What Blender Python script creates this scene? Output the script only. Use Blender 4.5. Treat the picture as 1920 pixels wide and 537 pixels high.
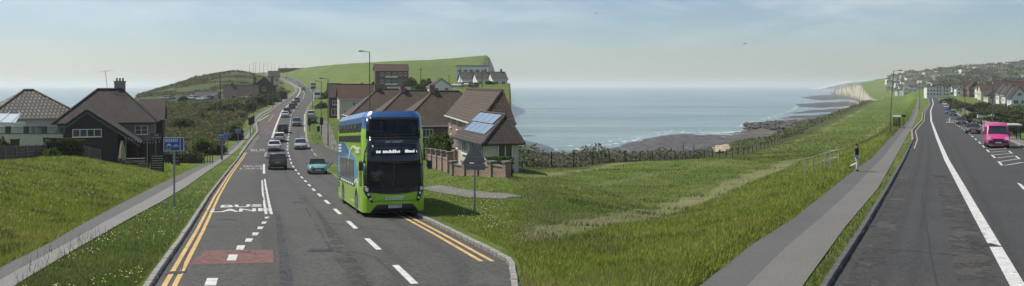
import bpy, bmesh, math, random
import numpy as np
from mathutils import Vector, Matrix, Euler
R = math.radians
rnd = random.Random(7)
nr = np.random.default_rng(11)
for _o in list(bpy.data.objects): bpy.data.objects.remove(_o)
sc = bpy.context.scene
COL = sc.collection

# ------------------------------------------------------------------ camera, sky, sun, exposure
F, CX, HY = 1600.0, 960.0, 161.0            # focal length, principal column, horizon row (in 1920-wide pixels)
cam = bpy.data.cameras.new('camera'); cam_o = bpy.data.objects.new('camera', cam); COL.objects.link(cam_o)
cam.lens = 36 * F / 1920; cam.sensor_width = 36; cam.sensor_fit = 'HORIZONTAL'
cam.shift_y = -(268.5 - HY) / 1920
cam.clip_start = 0.1; cam.clip_end = 90000
cam_o.location = (0, 0, 0); cam_o.rotation_euler = (R(90), 0, 0)
sc.camera = cam_o
SUN_AZ = (-0.93, 0.37); SUN_EL = 54.0       # horizontal direction towards the sun
world = bpy.data.worlds.new('World'); sc.world = world; world.use_nodes = True
wn = world.node_tree.nodes; wl = world.node_tree.links; wn.clear()
sky = wn.new('ShaderNodeTexSky'); sky.sky_type = 'NISHITA'; sky.sun_disc = False
sky.sun_elevation = R(SUN_EL); sky.sun_rotation = math.atan2(SUN_AZ[0], SUN_AZ[1])
sky.air_density = 1.0; sky.dust_density = 0.45; sky.ozone_density = 3.0; sky.altitude = 30
bgn = wn.new('ShaderNodeBackground'); bgn.inputs['Strength'].default_value = 0.09
won = wn.new('ShaderNodeOutputWorld')
# thin high cloud, a layer seen through the sky direction (same all round the sky)
tc = wn.new('ShaderNodeTexCoord'); sep = wn.new('ShaderNodeSeparateXYZ'); wl.new(tc.outputs['Generated'], sep.inputs[0])
def wmath(op, a, b=None):
    n = wn.new('ShaderNodeMath'); n.operation = op
    for i, x in enumerate((a, b)):
        if x is None: continue
        if isinstance(x, (int, float)): n.inputs[i].default_value = x
        else: wl.new(x, n.inputs[i])
    return n.outputs[0]
zc = wmath('ADD', wmath('MAXIMUM', sep.outputs['Z'], 0.0), 0.14)
cmb = wn.new('ShaderNodeCombineXYZ'); wl.new(wmath('DIVIDE', sep.outputs['X'], zc), cmb.inputs[0]); wl.new(wmath('DIVIDE', sep.outputs['Y'], zc), cmb.inputs[1])
cn = wn.new('ShaderNodeTexNoise'); cn.inputs['Scale'].default_value = 0.85; cn.inputs['Detail'].default_value = 9; cn.inputs['Roughness'].default_value = 0.62; cn.inputs['Distortion'].default_value = 0.35
wl.new(cmb.outputs[0], cn.inputs['Vector'])
cr = wn.new('ShaderNodeValToRGB'); cr.color_ramp.elements[0].position = 0.44; cr.color_ramp.elements[1].position = 0.72
wl.new(cn.outputs['Fac'], cr.inputs[0])
cmx = wn.new('ShaderNodeMixRGB'); cmx.inputs['Color2'].default_value = (8.8, 9.1, 9.2, 1)
el = wn.new('ShaderNodeMapRange'); el.interpolation_type = 'SMOOTHSTEP'; el.inputs[1].default_value = 0.015; el.inputs[2].default_value = 0.13; wl.new(sep.outputs['Z'], el.inputs[0])   # cloud thins into the haze low down
wl.new(wmath('MULTIPLY', wmath('MULTIPLY', cr.outputs['Color'], 0.80), el.outputs[0]), cmx.inputs['Fac'])
tint = wn.new('ShaderNodeMixRGB'); tint.blend_type = 'MULTIPLY'; tint.inputs[0].default_value = 1; tint.inputs[2].default_value = (0.93, 0.965, 1.05, 1)      # salt-haze white balance of the whole sky
wl.new(sky.outputs[0], tint.inputs[1]); wl.new(tint.outputs[0], cmx.inputs['Color1']); wl.new(cmx.outputs[0], bgn.inputs['Color']); wl.new(bgn.outputs[0], won.inputs[0])

sun = bpy.data.lights.new('sun', 'SUN'); sun_o = bpy.data.objects.new('sun', sun); COL.objects.link(sun_o)
sun.energy = 5.0; sun.angle = R(0.6); sun.color = (1.0, 0.94, 0.82)
_sv = Vector((SUN_AZ[0], SUN_AZ[1], 0)).normalized() * math.cos(R(SUN_EL)) + Vector((0, 0, math.sin(R(SUN_EL))))
sun_o.rotation_euler = (-_sv).to_track_quat('-Z', 'Y').to_euler(); sun_o.location = (-60, 40, 80)
vs = sc.view_settings; vs.view_transform = 'Standard'; vs.look = 'None'; vs.exposure = 0.08; vs.gamma = 1.0; vs.use_curve_mapping = False
sc.render.resolution_x = 1024; sc.render.resolution_y = 286
sc.cycles.max_bounces = 6; sc.cycles.transparent_max_bounces = 12; sc.cycles.volume_bounces = 1

# ------------------------------------------------------------------ helpers
def ss(a, b, x):
    t = np.clip((np.asarray(x, float) - a) / (b - a), 0, 1); return t * t * (3 - 2 * t)
def lerp(a, b, t): return a + (b - a) * t
def P(px, py, Y): return Vector(((px - CX) / F * Y, Y, -(py - HY) / F * Y))
def XW(px, Y): return (px - CX) / F * Y
def vnoise(x, y, seed=0):
    """smooth value noise in numpy"""
    x = np.asarray(x, float); y = np.asarray(y, float)
    xi = np.floor(x).astype(np.int64); yi = np.floor(y).astype(np.int64); xf = x - xi; yf = y - yi
    def h(a, b):
        n = (a * 374761393 + b * 668265263 + seed * 974711) & 0x7fffffff
        n = ((n ^ (n >> 13)) * 1274126177) & 0x7fffffff
        return ((n ^ (n >> 16)) & 0xffff) / 65535.0
    u = xf * xf * (3 - 2 * xf); v = yf * yf * (3 - 2 * yf)
    return (h(xi, yi) * (1 - u) + h(xi + 1, yi) * u) * (1 - v) + (h(xi, yi + 1) * (1 - u) + h(xi + 1, yi + 1) * u) * v
def fbm(x, y, seed=0, o=4):
    s = 0; a = 0.5
    for i in range(o): s = s + a * (vnoise(x * 2 ** i, y * 2 ** i, seed + i) - 0.5); a *= 0.5
    return s
def pchip(xs, ys):
    xs = np.array(xs, float); ys = np.array(ys, float); h = np.diff(xs); d = np.diff(ys) / h
    m = np.zeros(len(xs)); m[0] = d[0]; m[-1] = d[-1]
    for i in range(1, len(xs) - 1):
        if d[i - 1] * d[i] > 0: m[i] = 2 * d[i - 1] * d[i] / (d[i - 1] + d[i])
    def f(q):
        q = np.asarray(q, float); i = np.clip(np.searchsorted(xs, q) - 1, 0, len(xs) - 2)
        t = np.clip((q - xs[i]) / h[i], -1, 2)
        lin = (t < 0) | (t > 1); tc_ = np.clip(t, 0, 1)
        r = (2 * tc_**3 - 3 * tc_**2 + 1) * ys[i] + (tc_**3 - 2 * tc_**2 + tc_) * h[i] * m[i] + (-2 * tc_**3 + 3 * tc_**2) * ys[i + 1] + (tc_**3 - tc_**2) * h[i] * m[i + 1]
        return r + np.where(lin, (t - tc_) * h[i] * np.where(t < 0, m[i], m[i + 1]), 0)
    return f

MATS = {}
def mat(name, col, rough=0.8, var=0.0, scale=4.0, col2=None, bump=0.0, bscale=40.0, metal=0.0, emit=None, estr=1.0, coat=0.0, spec=None, alpha=None, trans=0.0, detail=5.0, stretch=None, bdist=0.05):
    if name in MATS: return MATS[name]
    m = bpy.data.materials.new(name); MATS[name] = m; m.use_nodes = True
    nt = m.node_tree; b = nt.nodes['Principled BSDF']
    b.inputs['Base Color'].default_value = (*col, 1); b.inputs['Roughness'].default_value = rough; b.inputs['Metallic'].default_value = metal
    if coat: b.inputs['Coat Weight'].default_value = coat; b.inputs['Coat Roughness'].default_value = 0.08
    if spec is not None: b.inputs['Specular IOR Level'].default_value = spec
    if trans: b.inputs['Transmission Weight'].default_value = trans
    if alpha is not None: b.inputs['Alpha'].default_value = alpha
    if emit: b.inputs['Emission Color'].default_value = (*emit, 1); b.inputs['Emission Strength'].default_value = estr
    if var or col2 or bump:
        t = nt.nodes.new('ShaderNodeTexCoord'); src = t.outputs['Object']
        if stretch:
            mp = nt.nodes.new('ShaderNodeMapping'); mp.inputs['Scale'].default_value = stretch; nt.links.new(src, mp.inputs[0]); src = mp.outputs[0]
    if var or col2:
        n = nt.nodes.new('ShaderNodeTexNoise'); n.inputs['Scale'].default_value = scale; n.inputs['Detail'].default_value = detail; n.inputs['Roughness'].default_value = 0.65
        nt.links.new(src, n.inputs['Vector'])
        r = nt.nodes.new('ShaderNodeValToRGB'); c2 = col2 or tuple(min(1, c * (1 + var)) for c in col); c1 = col if col2 else tuple(c * (1 - var) for c in col)
        r.color_ramp.elements[0].position = 0.33; r.color_ramp.elements[1].position = 0.67
        r.color_ramp.elements[0].color = (*c1, 1); r.color_ramp.elements[1].color = (*c2, 1)
        nt.links.new(n.outputs['Fac'], r.inputs[0]); nt.links.new(r.outputs[0], b.inputs['Base Color'])
    if bump:
        n2 = nt.nodes.new('ShaderNodeTexNoise'); n2.inputs['Scale'].default_value = bscale; n2.inputs['Detail'].default_value = 4
        nt.links.new(src, n2.inputs['Vector'])
        bp = nt.nodes.new('ShaderNodeBump'); bp.inputs['Strength'].default_value = bump; bp.inputs['Distance'].default_value = bdist
        nt.links.new(n2.outputs['Fac'], bp.inputs['Height']); nt.links.new(bp.outputs[0], b.inputs['Normal'])
    return m

def tag(o, label=None, cat=None, group=None, kind=None):
    if label: o['label'] = label
    if cat: o['category'] = cat; o['kind'] = 'thing'
    if group: o['group'] = group
    if kind: o['kind'] = kind
    return o
def empty(name, loc=(0, 0, 0), rz=0.0, rx=0.0, label=None, cat=None, group=None):
    o = bpy.data.objects.new(name, None); COL.objects.link(o); o.location = loc; o.rotation_euler = Euler((rx, 0, rz), 'XYZ'); o.empty_display_size = 0.2
    return tag(o, label, cat, group)
class MB:
    def __init__(s): s.v = []; s.f = []; s.m = []
    def add(s, vs_, fs, m=0):
        n = len(s.v); s.v += [tuple(x) for x in vs_]; s.f += [tuple(i + n for i in f) for f in fs]; s.m += [m] * len(fs); return s
    def box(s, c, d, m=0, rz=0.0, taper=1.0):
        x, y, z = d[0] / 2, d[1] / 2, d[2] / 2; pts = []
        for sz in (-1, 1):
            t = 1 if sz < 0 else taper
            for sx, sy in ((-1, -1), (1, -1), (1, 1), (-1, 1)):
                a, b = sx * x * t, sy * y * t
                if rz: a, b = a * math.cos(rz) - b * math.sin(rz), a * math.sin(rz) + b * math.cos(rz)
                pts.append((c[0] + a, c[1] + b, c[2] + sz * z))
        return s.add(pts, [(3, 2, 1, 0), (4, 5, 6, 7), (0, 1, 5, 4), (1, 2, 6, 5), (2, 3, 7, 6), (3, 0, 4, 7)], m)
    def bx(s, x0, x1, y0, y1, z0, z1, m=0): return s.box(((x0 + x1) / 2, (y0 + y1) / 2, (z0 + z1) / 2), (abs(x1 - x0), abs(y1 - y0), abs(z1 - z0)), m)
    def tube(s, p0, p1, r0, r1=None, n=8, m=0, cap=True):
        p0 = Vector(p0); p1 = Vector(p1); r1 = r0 if r1 is None else r1
        a = (p1 - p0).normalized(); u = a.orthogonal().normalized(); w = a.cross(u); pts = []
        for p, r in ((p0, r0), (p1, r1)):
            for i in range(n):
                t = 2 * math.pi * i / n; pts.append(p + u * math.cos(t) * r + w * math.sin(t) * r)
        fs = [(i, (i + 1) % n, n + (i + 1) % n, n + i) for i in range(n)]
        if cap: fs += [tuple(range(n - 1, -1, -1)), tuple(range(n, 2 * n))]
        return s.add(pts, fs, m)
    def loft(s, secs, m=0, cap=True, closed=True):
        n = len(secs[0]); pts = [p for sec in secs for p in sec]; fs = []
        for k in range(len(secs) - 1):
            for i in range(n if closed else n - 1):
                j = (i + 1) % n; fs.append((k * n + i, k * n + j, (k + 1) * n + j, (k + 1) * n + i))
        if cap: fs += [tuple(range(n - 1, -1, -1)), tuple((len(secs) - 1) * n + i for i in range(n))]
        return s.add(pts, fs, m)
    def prism(s, poly, y0, y1, m=0):
        """polygon in xz extruded along y"""
        n = len(poly); pts = [(p[0], y0, p[1]) for p in poly] + [(p[0], y1, p[1]) for p in poly]
        fs = [tuple(range(n)), tuple(range(2 * n - 1, n - 1, -1))] + [((i + 1) % n, i, n + i, n + (i + 1) % n) for i in range(n)]
        return s.add(pts, fs, m)
    def slab(s, quad, t, m=0):
        """a quad in space thickened downwards along its normal"""
        q = [Vector(p) for p in quad]; nrm = (q[1] - q[0]).cross(q[2] - q[0]).normalized(); k = len(q)
        pts = q + [p - nrm * t for p in q]
        fs = [tuple(range(k)), tuple(range(2 * k - 1, k - 1, -1))] + [((i + 1) % k, i, k + i, k + (i + 1) % k) for i in range(k)]
        return s.add(pts, fs, m)
    def mesh(s, name, mats, smooth=False):
        me = bpy.data.meshes.new(name); me.from_pydata(s.v, [], s.f)
        for q in (mats if isinstance(mats, (list, tuple)) else [mats]): me.materials.append(q)
        if any(s.m): me.polygons.foreach_set('material_index', s.m)
        if smooth: me.polygons.foreach_set('use_smooth', [True] * len(me.polygons))
        me.update(); return me
    def build(s, name, mats, parent=None, smooth=False, recalc=True):
        me = s.mesh(name, mats, smooth)
        if recalc:
            b = bmesh.new(); b.from_mesh(me); bmesh.ops.recalc_face_normals(b, faces=b.faces); b.to_mesh(me); b.free()
        return link(name, me, parent)
def link(name, me, parent=None):
    o = bpy.data.objects.new(name, me); COL.objects.link(o)
    if parent: o.parent = parent
    return o
def np_mesh(name, V, Fc, mats, smooth=False):
    me = bpy.data.meshes.new(name); V = np.asarray(V, np.float32); Fc = np.asarray(Fc, np.int32); k = Fc.shape[1]
    me.vertices.add(len(V)); me.vertices.foreach_set('co', V.ravel())
    me.loops.add(Fc.size); me.loops.foreach_set('vertex_index', Fc.ravel())
    me.polygons.add(len(Fc)); me.polygons.foreach_set('loop_start', np.arange(0, Fc.size, k, dtype=np.int32)); me.polygons.foreach_set('loop_total', np.full(len(Fc), k, np.int32))
    if smooth: me.polygons.foreach_set('use_smooth', np.ones(len(Fc), bool))
    for q in (mats if isinstance(mats, (list, tuple)) else [mats]): me.materials.append(q)
    me.update(calc_edges=True); return me
def copy_tree(o, parent=None):
    c = o.copy(); COL.objects.link(c); c.parent = parent
    if parent: c.matrix_parent_inverse = o.matrix_parent_inverse.copy()
    for ch in list(o.children): copy_tree(ch, c)
    return c
def recolour(root, old, new):
    """swap one material on a copied thing (its meshes become its own)"""
    for o in [root] + [c for c in root.children_recursive]:
        if o.type == 'MESH' and any(m == old for m in o.data.materials):
            o.data = o.data.copy()
            for i, m in enumerate(o.data.materials):
                if m == old: o.data.materials[i] = new

# ------------------------------------------------------------------ the lie of the land: two roads leaving the camera
zrL = pchip([-30, 5, 40, 80, 100, 120, 150, 205, 260, 330, 430, 570, 700, 850, 1000, 1400],
            [-1.4, -3.6125, -5.8, -8.3, -8.98, -9.2, -8.75, -7.7, -6.6, -5.2, -2.9, 0.0, 5.0, 11.5, 15.5, 17])
zrR = pchip([-30, 5, 52, 85, 130, 190, 260, 350, 480, 600, 800, 1200], [-3.85, -4.49, -5.34, -6.1, -6.9, -7.9, -8.35, -8.45, -8.05, -7.8, -6.5, -2.0])
def row(z, Y): return HY - F * z / Y
def tab(pairs):
    pairs = sorted(pairs); ys = np.array([p[0] for p in pairs], float); xs = np.array([p[1] for p in pairs], float)
    return lambda y: np.interp(y, ys, xs)
T_LL = tab([(1200, -140), (700, 182), (537, 285), (434, 354), (370, 393), (330, 422), (300, 446), (271, 466), (248, 484), (240, 483), (232, 481), (222, 490), (213, 504), (200, 521), (188, 538), (180, 549), (172, 557), (166, 558), (160, 551), (150, 533), (145, 522), (140, 502), (136, 490)])
T_LC = tab([(1200, 1460), (700, 951), (537, 782), (480, 723), (400, 636), (357, 589), (330, 563), (309, 547), (282, 539), (261, 540), (243, 543), (216, 546), (202, 555), (186, 568), (176, 571), (168, 567), (153, 546), (145, 530), (140, 509), (136, 496)])
T_LW = tab([(330, 497), (300, 500), (270, 507), (243, 515), (210, 528), (193, 545), (180, 558), (172, 563), (166, 562), (153, 540), (140, 506), (136, 493)])
T_LR = tab([(1200, 1010), (700, 972), (560, 962), (520, 957), (499, 954), (491, 949), (440, 851), (410, 790), (370, 707), (334, 632), (320, 615), (297, 597), (272, 577), (262, 573), (247, 572), (213, 572), (203, 576), (190, 586), (180, 588), (172, 584), (160, 572), (149, 556), (140, 518), (136, 503)])
T_LP0 = tab([(1200, -1140), (700, -330), (510, 0), (465, 88), (421, 163), (390, 220), (357, 282), (322, 353), (300, 404), (282, 428), (260, 452), (240, 470), (226, 474), (215, 480), (205, 500), (195, 518), (186, 532), (178, 545), (172, 551), (166, 552), (160, 545), (150, 527), (140, 497)])
T_LP1 = tab([(1200, -760), (700, -200), (534, 46), (476, 140), (419, 265 - 28), (384, 300), (353, 350), (326, 386), (300, 424), (282, 446), (260, 466), (240, 478), (226, 479), (215, 491), (205, 509), (195, 525), (186, 537), (178, 549), (172, 555), (166, 556), (160, 549), (150, 531), (140, 501)])
T_RL = tab([(1200, 1155), (700, 1455), (534, 1557), (432, 1621), (357, 1665), (300, 1696), (262, 1713), (254, 1712), (246, 1711), (236, 1720), (227, 1729), (212, 1731), (197, 1742), (188, 1742), (182, 1737), (178, 1730)])
T_RW = tab([(1200, 2230), (700, 1991), (534, 1907), (388, 1824), (300, 1775), (260, 1758), (227, 1746), (208, 1745), (195, 1750), (186, 1748), (182, 1743), (178, 1735)])
T_RR = tab([(1200, 4000), (700, 2841), (537, 2486), (340, 2057), (286, 1939), (260, 1883), (240, 1839), (219, 1801), (200, 1777), (189, 1763), (184, 1755), (180, 1747), (178, 1743)])
T_RP0 = tab([(1200, 520), (700, 1125), (534, 1326), (472, 1401), (415, 1488), (362, 1554), (322, 1603), (300, 1634), (271, 1660), (241, 1688), (227, 1704), (204, 1714), (188, 1719), (182, 1717), (178, 1712)])
T_RP1 = tab([(1200, 1090), (700, 1405), (534, 1513), (432, 1585), (357, 1647), (300, 1678), (256, 1702), (246, 1708), (234, 1714), (215, 1721), (188, 1724), (182, 1722), (178, 1717)])
def edge(T, zr, Y): return T(row(zr(Y), Y))          # image column of an edge at depth Y
z_crestL = tab([(-400, -45), (230, -30), (255, -9.5), (300, -4), (330, 0.4), (365, 5.7), (410, 8.8), (470, 11.2), (520, 11), (600, 11)])
z_crestR = tab([(500, 15), (580, 18.5), (640, 20), (700, 22), (800, 26), (950, 32.5), (1100, 36)])
def zL(px, Y):
    """ground beside the left-hand road"""
    zr = zrL(Y); y = row(zr, Y); X = XW(px, Y)
    l, r, p0, p1 = (T(y) for T in (T_LL, T_LR, T_LP0, T_LP1))
    sL = (p0 - px) / F * Y; sR = (px - r) / F * Y
    # left of the pavement: grass bank, later scrub falling away, then the headland
    bank = 1.40 * ss(0.2, 9, sL) * (1 - ss(74, 94, Y - 0.6 * (sL - 12))) + 0.25 * ss(0, 5, sL)
    away = -0.022 * np.clip(sL, 0, 140) * ss(180, 330, Y)
    left = zr + 0.1 + bank + away + fbm(X / 9, Y / 9, 3) * 0.5 * ss(1, 10, sL)
    cr = z_crestL(px) * np.minimum(1, 1)
    hw = ss(345, 640, Y) * ss(0, 40, sL)
    left = lerp(left, cr + fbm(X / 60, Y / 60, 9) * 7, hw)
    sea_fall = ss(215, 330, Y) * (1 - ss(150, 268, px))
    left = lerp(left, -32, sea_fall)
    # right of the road: verge, gardens, rising hill
    g = 0.1 + 0.75 * ss(2.0, 9, sR) * (1 - 0.7 * ss(110, 160, Y)) + 5.6 * ss(10, 45, sR) * ss(165, 318, Y)
    base = zr + g
    hr = lerp(ss(330, 900, Y), ss(560, 900, Y) ** 1.3, ss(700, 900, px)) * ss(2, 50, sR)
    right = lerp(base, z_crestR(px), hr) + fbm(X / 40, Y / 40, 5) * 2.2 * ss(340, 500, Y) * ss(5, 40, sR)
    right = lerp(right, -28, ss(340, 440, Y) * ss(lerp(898.0, 912.0, ss(640, 840, Y)), 957, px))
    z = np.where(px < (l + r) / 2, left, right)
    z = np.where((px > l) & (px < r), zr - 0.12, z)
    z = np.where((px >= p0) & (px <= p1), zr + 0.03, z)
    z = np.where((px > p1) & (px <= l), zr + 0.1, z)
    return np.where(Y > 950, np.maximum(z - (Y - 950) * 0.05, -30), z)
T_edge = pchip([600, 750, 850, 1000, 1200, 1400, 1600, 1800, 2000, 2200, 2600], [1652, 1656, 1655, 1641, 1630, 1620, 1610, 1598, 1585, 1576, 1572])
T_topy = pchip([600, 850, 1000, 1200, 1400, 1600, 1800, 2000, 2200, 2600], [193, 189, 186, 178, 168, 157.5, 158, 160, 164, 166])
z_town = tab([(1500, 151), (1610, 152), (1640, 149), (1700, 145), (1760, 139), (1850, 132), (1920, 128), (2100, 120), (2400, 110)])
D_drop = pchip([5, 40, 60, 75, 110, 150, 220, 310, 450, 600, 900], [1.9, 2.0, 1.9, 1.7, 3.6, 5.3, 5.2, 4.3, 3.6, 3.2, 3])
S_cliff = pchip([5, 80, 120, 160, 220, 320, 480, 700], [50, 50, 48, 44, 39, 37, 36, 34])
def zR(px, Y):
    """ground beside the right-hand road: meadow, cliff, beach, town hill"""
    zr = zrR(Y); y = row(zr, Y); X = XW(px, Y)
    l, r, p0, p1 = (T(y) for T in (T_RL, T_RR, T_RP0, T_RP1))
    s = (p0 - px) / F * Y; sR = (px - r) / F * Y
    t = s / 30
    prof = 0.62 * ss(0.02, 0.30, t) + 0.38 * np.clip(t, 0, 1.25) + 0.05 * np.clip(t - 1.25, 0, 1)
    left = zr + 0.1 + 0.22 * ss(0.0, 0.6, s) * (1 - ss(1.2, 3.2, s)) - D_drop(Y) * prof + fbm(X / 7, Y / 7, 21) * 0.45 * ss(2, 9, s) + fbm(X / 22, Y / 22, 4) * 1.5 * ss(8, 22, s)
    sc_ = S_cliff(Y) + fbm(X / 14, Y / 14, 8) * 9
    fall = ss(sc_, sc_ + 12, s)
    beach = -23.6 - 0.032 * np.clip(s - 50, 0, 60) - 0.1 * np.clip(s - 110, 0, 60) + fbm(X / 12, Y / 12, 31) * 1.2
    left = lerp(left, beach, fall)
    right = zr + 0.1 + 0.35 * ss(1, 6, sR) + 0.03 * np.clip(sR - 6, 0, 60)
    z = np.where(px < (l + r) / 2, left, right)
    z = np.where((px > l) & (px < r), zr - 0.12, z)
    z = np.where((px >= p0) & (px <= p1), zr + 0.03, z)
    z = np.where((px > p1) & (px <= l), zr + 0.1, z)
    # far: chalk cliff and the hillside town
    e = T_edge(Y) + 9 * fbm(Y / 45, 0 * Y + 3, 12) * ss(760, 900, Y); ztop = -(T_topy(Y) - HY) / F * Y
    ztown = -(z_town(px) - HY) / F * 1650
    hill = lerp(np.minimum(ztop, ztown), ztown, ss(0, 55, px - e) * ss(900, 1500, Y))
    hill = lerp(np.where(Y < 1000, lerp(z, ztop, ss(720, 950, Y) * (1 - ss(20, 70, px - e))), ztop), hill, ss(800, 1500, Y))
    hill = lerp(hill, ztown + 0 * Y, ss(640, 1600, Y) * ss(30, 90, px - e)) + fbm(X / 60, Y / 60, 14) * 5 * ss(700, 1000, Y) * ss(15, 50, px - e)
    far = np.where(px > e, hill, lerp(hill, -24.3, ss(0, 5, e - px)))
    far = np.where(px < e - 5, -24.2 - 0.055 * np.clip((e - 5 - px) / F * Y, 0, 150), far)
    return lerp(z, far, ss(620, 760, Y))
def ground(px, Y):
    px = np.asarray(px, float); Y = np.asarray(Y, float)
    a = zL(px, Y); b = zR(px, Y)
    near = 1 - ss(62, 105, Y)
    w = lerp(ss(956, 964, px), np.clip((px - 952) / (lerp(1330, 1080, ss(25, 70, Y)) - 952), 0, 1), near)
    return lerp(a, b, w) + 0.0
def gz(px, Y): return float(ground(np.array([px]), np.array([Y]))[0])
def gzX(X, Y): return gz(X / Y * F + CX, Y)
def on(px, Y, dz=0.0): return Vector((XW(px, Y), Y, gz(px, Y) + dz))

# masks for the ground material
def masks(px, Y, Z):
    X = XW(px, Y)
    yr = row(zrR(Y), Y); s = (T_RP0(yr) - px) / F * Y
    right = px > 962
    wig = fbm(X / 6, Y / 6, 77) * 2.4
    track = 0.95 * np.exp(-((s - 8.6 + wig * 0.5) / 1.3) ** 2) * (Y < 260) + 0.8 * np.exp(-((s - 25.6 + wig) / 0.8) ** 2) * (Y < 420) + 0.55 * np.exp(-((s - 18.5 + (Y - 60) * 0.16 + wig) / 0.6) ** 2) * (Y > 38) * (Y < 130)
    track = np.where(right, track * (0.30 + 1.0 * vnoise(X / 2.2, Y / 2.2, 5)), 0)
    yl = row(zrL(Y), Y); sl = (T_LP0(yl) - px) / F * Y
    scrub = np.where(right, ss(26, 30, s) * (Z > -22) * (Y < 700), ss(3, 12, sl) * ss(92, 105, Y) * (1 - ss(500, 800, Y) * 0.6))
    lush = np.where(right, np.exp(-((s - 3.5) / 3.0) ** 2) * (s > 0), ss(-1, 0.2, sl) * (Y < 100) * 0.9)
    shore = (1 - ss(-23.3, -21.5, Z)) * np.where(right, 1, 0)
    return np.clip(track, 0, 1), np.clip(scrub, 0, 1), np.clip(lush, 0, 1), np.clip(shore, 0, 1)

def ground_material():
    m = bpy.data.materials.new('ground_cover'); m.use_nodes = True; nt = m.node_tree; N = nt.nodes; L = nt.links; b = N['Principled BSDF']
    b.inputs['Roughness'].default_value = 0.9; b.inputs['Specular IOR Level'].default_value = 0.15
    geo = N.new('ShaderNodeNewGeometry')
    def noise(scale, detail=5, rough=0.6, vec=None):
        n = N.new('ShaderNodeTexNoise'); n.inputs['Scale'].default_value = scale; n.inputs['Detail'].default_value = detail; n.inputs['Roughness'].default_value = rough
        L.new(vec or geo.outputs['Position'], n.inputs['Vector']); return n.outputs['Fac']
    def ramp(fac, stops):
        r = N.new('ShaderNodeValToRGB'); e = r.color_ramp.elements
        while len(e) < len(stops): e.new(0.5)
        for q, (p, c) in zip(e, stops): q.position = p; q.color = (*c, 1)
        L.new(fac, r.inputs[0]); return r.outputs[0]
    def mix(a, c, f):
        x = N.new('ShaderNodeMixRGB'); L.new(a, x.inputs[1]); L.new(c, x.inputs[2])
        if isinstance(f, float): x.inputs[0].default_value = f
        else: L.new(f, x.inputs[0])
        return x.outputs[0]
    def attr(n): a = N.new('ShaderNodeAttribute'); a.attribute_name = n; return a.outputs['Fac']
    grass = ramp(noise(0.35, 8, 0.7), [(0.30, (0.050, 0.084, 0.014)), (0.5, (0.088, 0.130, 0.022)), (0.72, (0.140, 0.165, 0.040))])
    fine = ramp(noise(5.0, 6, 0.75), [(0.3, (0.050, 0.086, 0.012)), (0.7, (0.130, 0.180, 0.032))])
    grass = mix(grass, fine, 0.5)
    broad = ramp(noise(0.035, 4, 0.6), [(0.35, (0.060, 0.105, 0.018)), (0.7, (0.125, 0.155, 0.038))])
    grass = mix(grass, broad, 0.35)
    mott = ramp(noise(0.13, 10, 0.78), [(0.36, (0.038, 0.072, 0.012)), (0.5, (0.090, 0.135, 0.022)), (0.62, (0.190, 0.205, 0.055))])
    grass = mix(grass, mott, 0.55)
    lush = ramp(noise(1.6, 7, 0.75), [(0.3, (0.060, 0.120, 0.010)), (0.7, (0.150, 0.220, 0.024))])
    c = mix(grass, lush, attr('lush'))
    scrub = ramp(noise(0.5, 9, 0.75), [(0.28, (0.022, 0.036, 0.014)), (0.5, (0.050, 0.070, 0.024)), (0.75, (0.105, 0.112, 0.050))])
    c = mix(c, scrub, attr('scrub'))
    dry = ramp(noise(3.0, 7, 0.7), [(0.3, (0.12, 0.13, 0.05)), (0.75, (0.27, 0.235, 0.14))])
    c = mix(c, dry, attr('track'))
    sand = ramp(noise(0.06, 8, 0.7), [(0.42, (0.060, 0.054, 0.050)), (0.56, (0.13, 0.11, 0.09)), (0.74, (0.30, 0.24, 0.18))])
    c = mix(c, sand, attr('shore'))
    # chalk wherever the ground is too steep for turf
    sp = N.new('ShaderNodeSeparateXYZ'); L.new(geo.outputs['True Normal'], sp.inputs[0])
    mr = N.new('ShaderNodeMapRange'); mr.inputs[1].default_value = 0.62; mr.inputs[2].default_value = 0.42; L.new(sp.outputs['Z'], mr.inputs[0])
    mp = N.new('ShaderNodeMapping'); mp.inputs['Scale'].default_value = (0.10, 0.10, 0.03); L.new(geo.outputs['Position'], mp.inputs[0])
    chalk = ramp(noise(1.0, 9, 0.7, mp.outputs[0]), [(0.30, (0.16, 0.14, 0.11)), (0.48, (0.36, 0.33, 0.27)), (0.72, (0.54, 0.50, 0.43))])
    c = mix(c, chalk, mr.outputs[0])
    L.new(c, b.inputs['Base Color'])
    bp = N.new('ShaderNodeBump'); bp.inputs['Strength'].default_value = 0.7; bp.inputs['Distance'].default_value = 0.25
    L.new(noise(2.6, 8, 0.75), bp.inputs['Height']); L.new(bp.outputs[0], b.inputs['Normal'])
    return m
GROUND = ground_material()
pxs = np.unique(np.concatenate([np.arange(-420, 2420, 6.0), np.arange(952, 970, 1.5), np.arange(1560, 1700, 2.0), np.arange(300, 640, 2.5)]))
Ys = np.concatenate([np.geomspace(7, 120, 250), np.geomspace(121, 3200, 260)])
GP, GY = np.meshgrid(pxs, Ys); GZ = ground(GP, GY)
nc = len(pxs); nrow = len(Ys)
V = np.stack([XW(GP, GY), GY, GZ], -1).reshape(-1, 3)
ii = np.arange(nrow * nc).reshape(nrow, nc)
Fq = np.stack([ii[:-1, :-1], ii[:-1, 1:], ii[1:, 1:], ii[1:, :-1]], -1).reshape(-1, 4)
zq = V[Fq, 2].max(1); Fq = Fq[zq > -29]
me = np_mesh('ground', V, Fq, GROUND, True)
for nm, arr in zip(('track', 'scrub', 'lush', 'shore'), masks(GP, GY, GZ)):
    a = me.attributes.new(nm, 'FLOAT', 'POINT'); a.data.foreach_set('value', arr.astype(np.float32).ravel())
tag(link('ground', me), 'grassy coastal ground with banks, meadow, chalk cliffs and hills', kind='structure')

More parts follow.
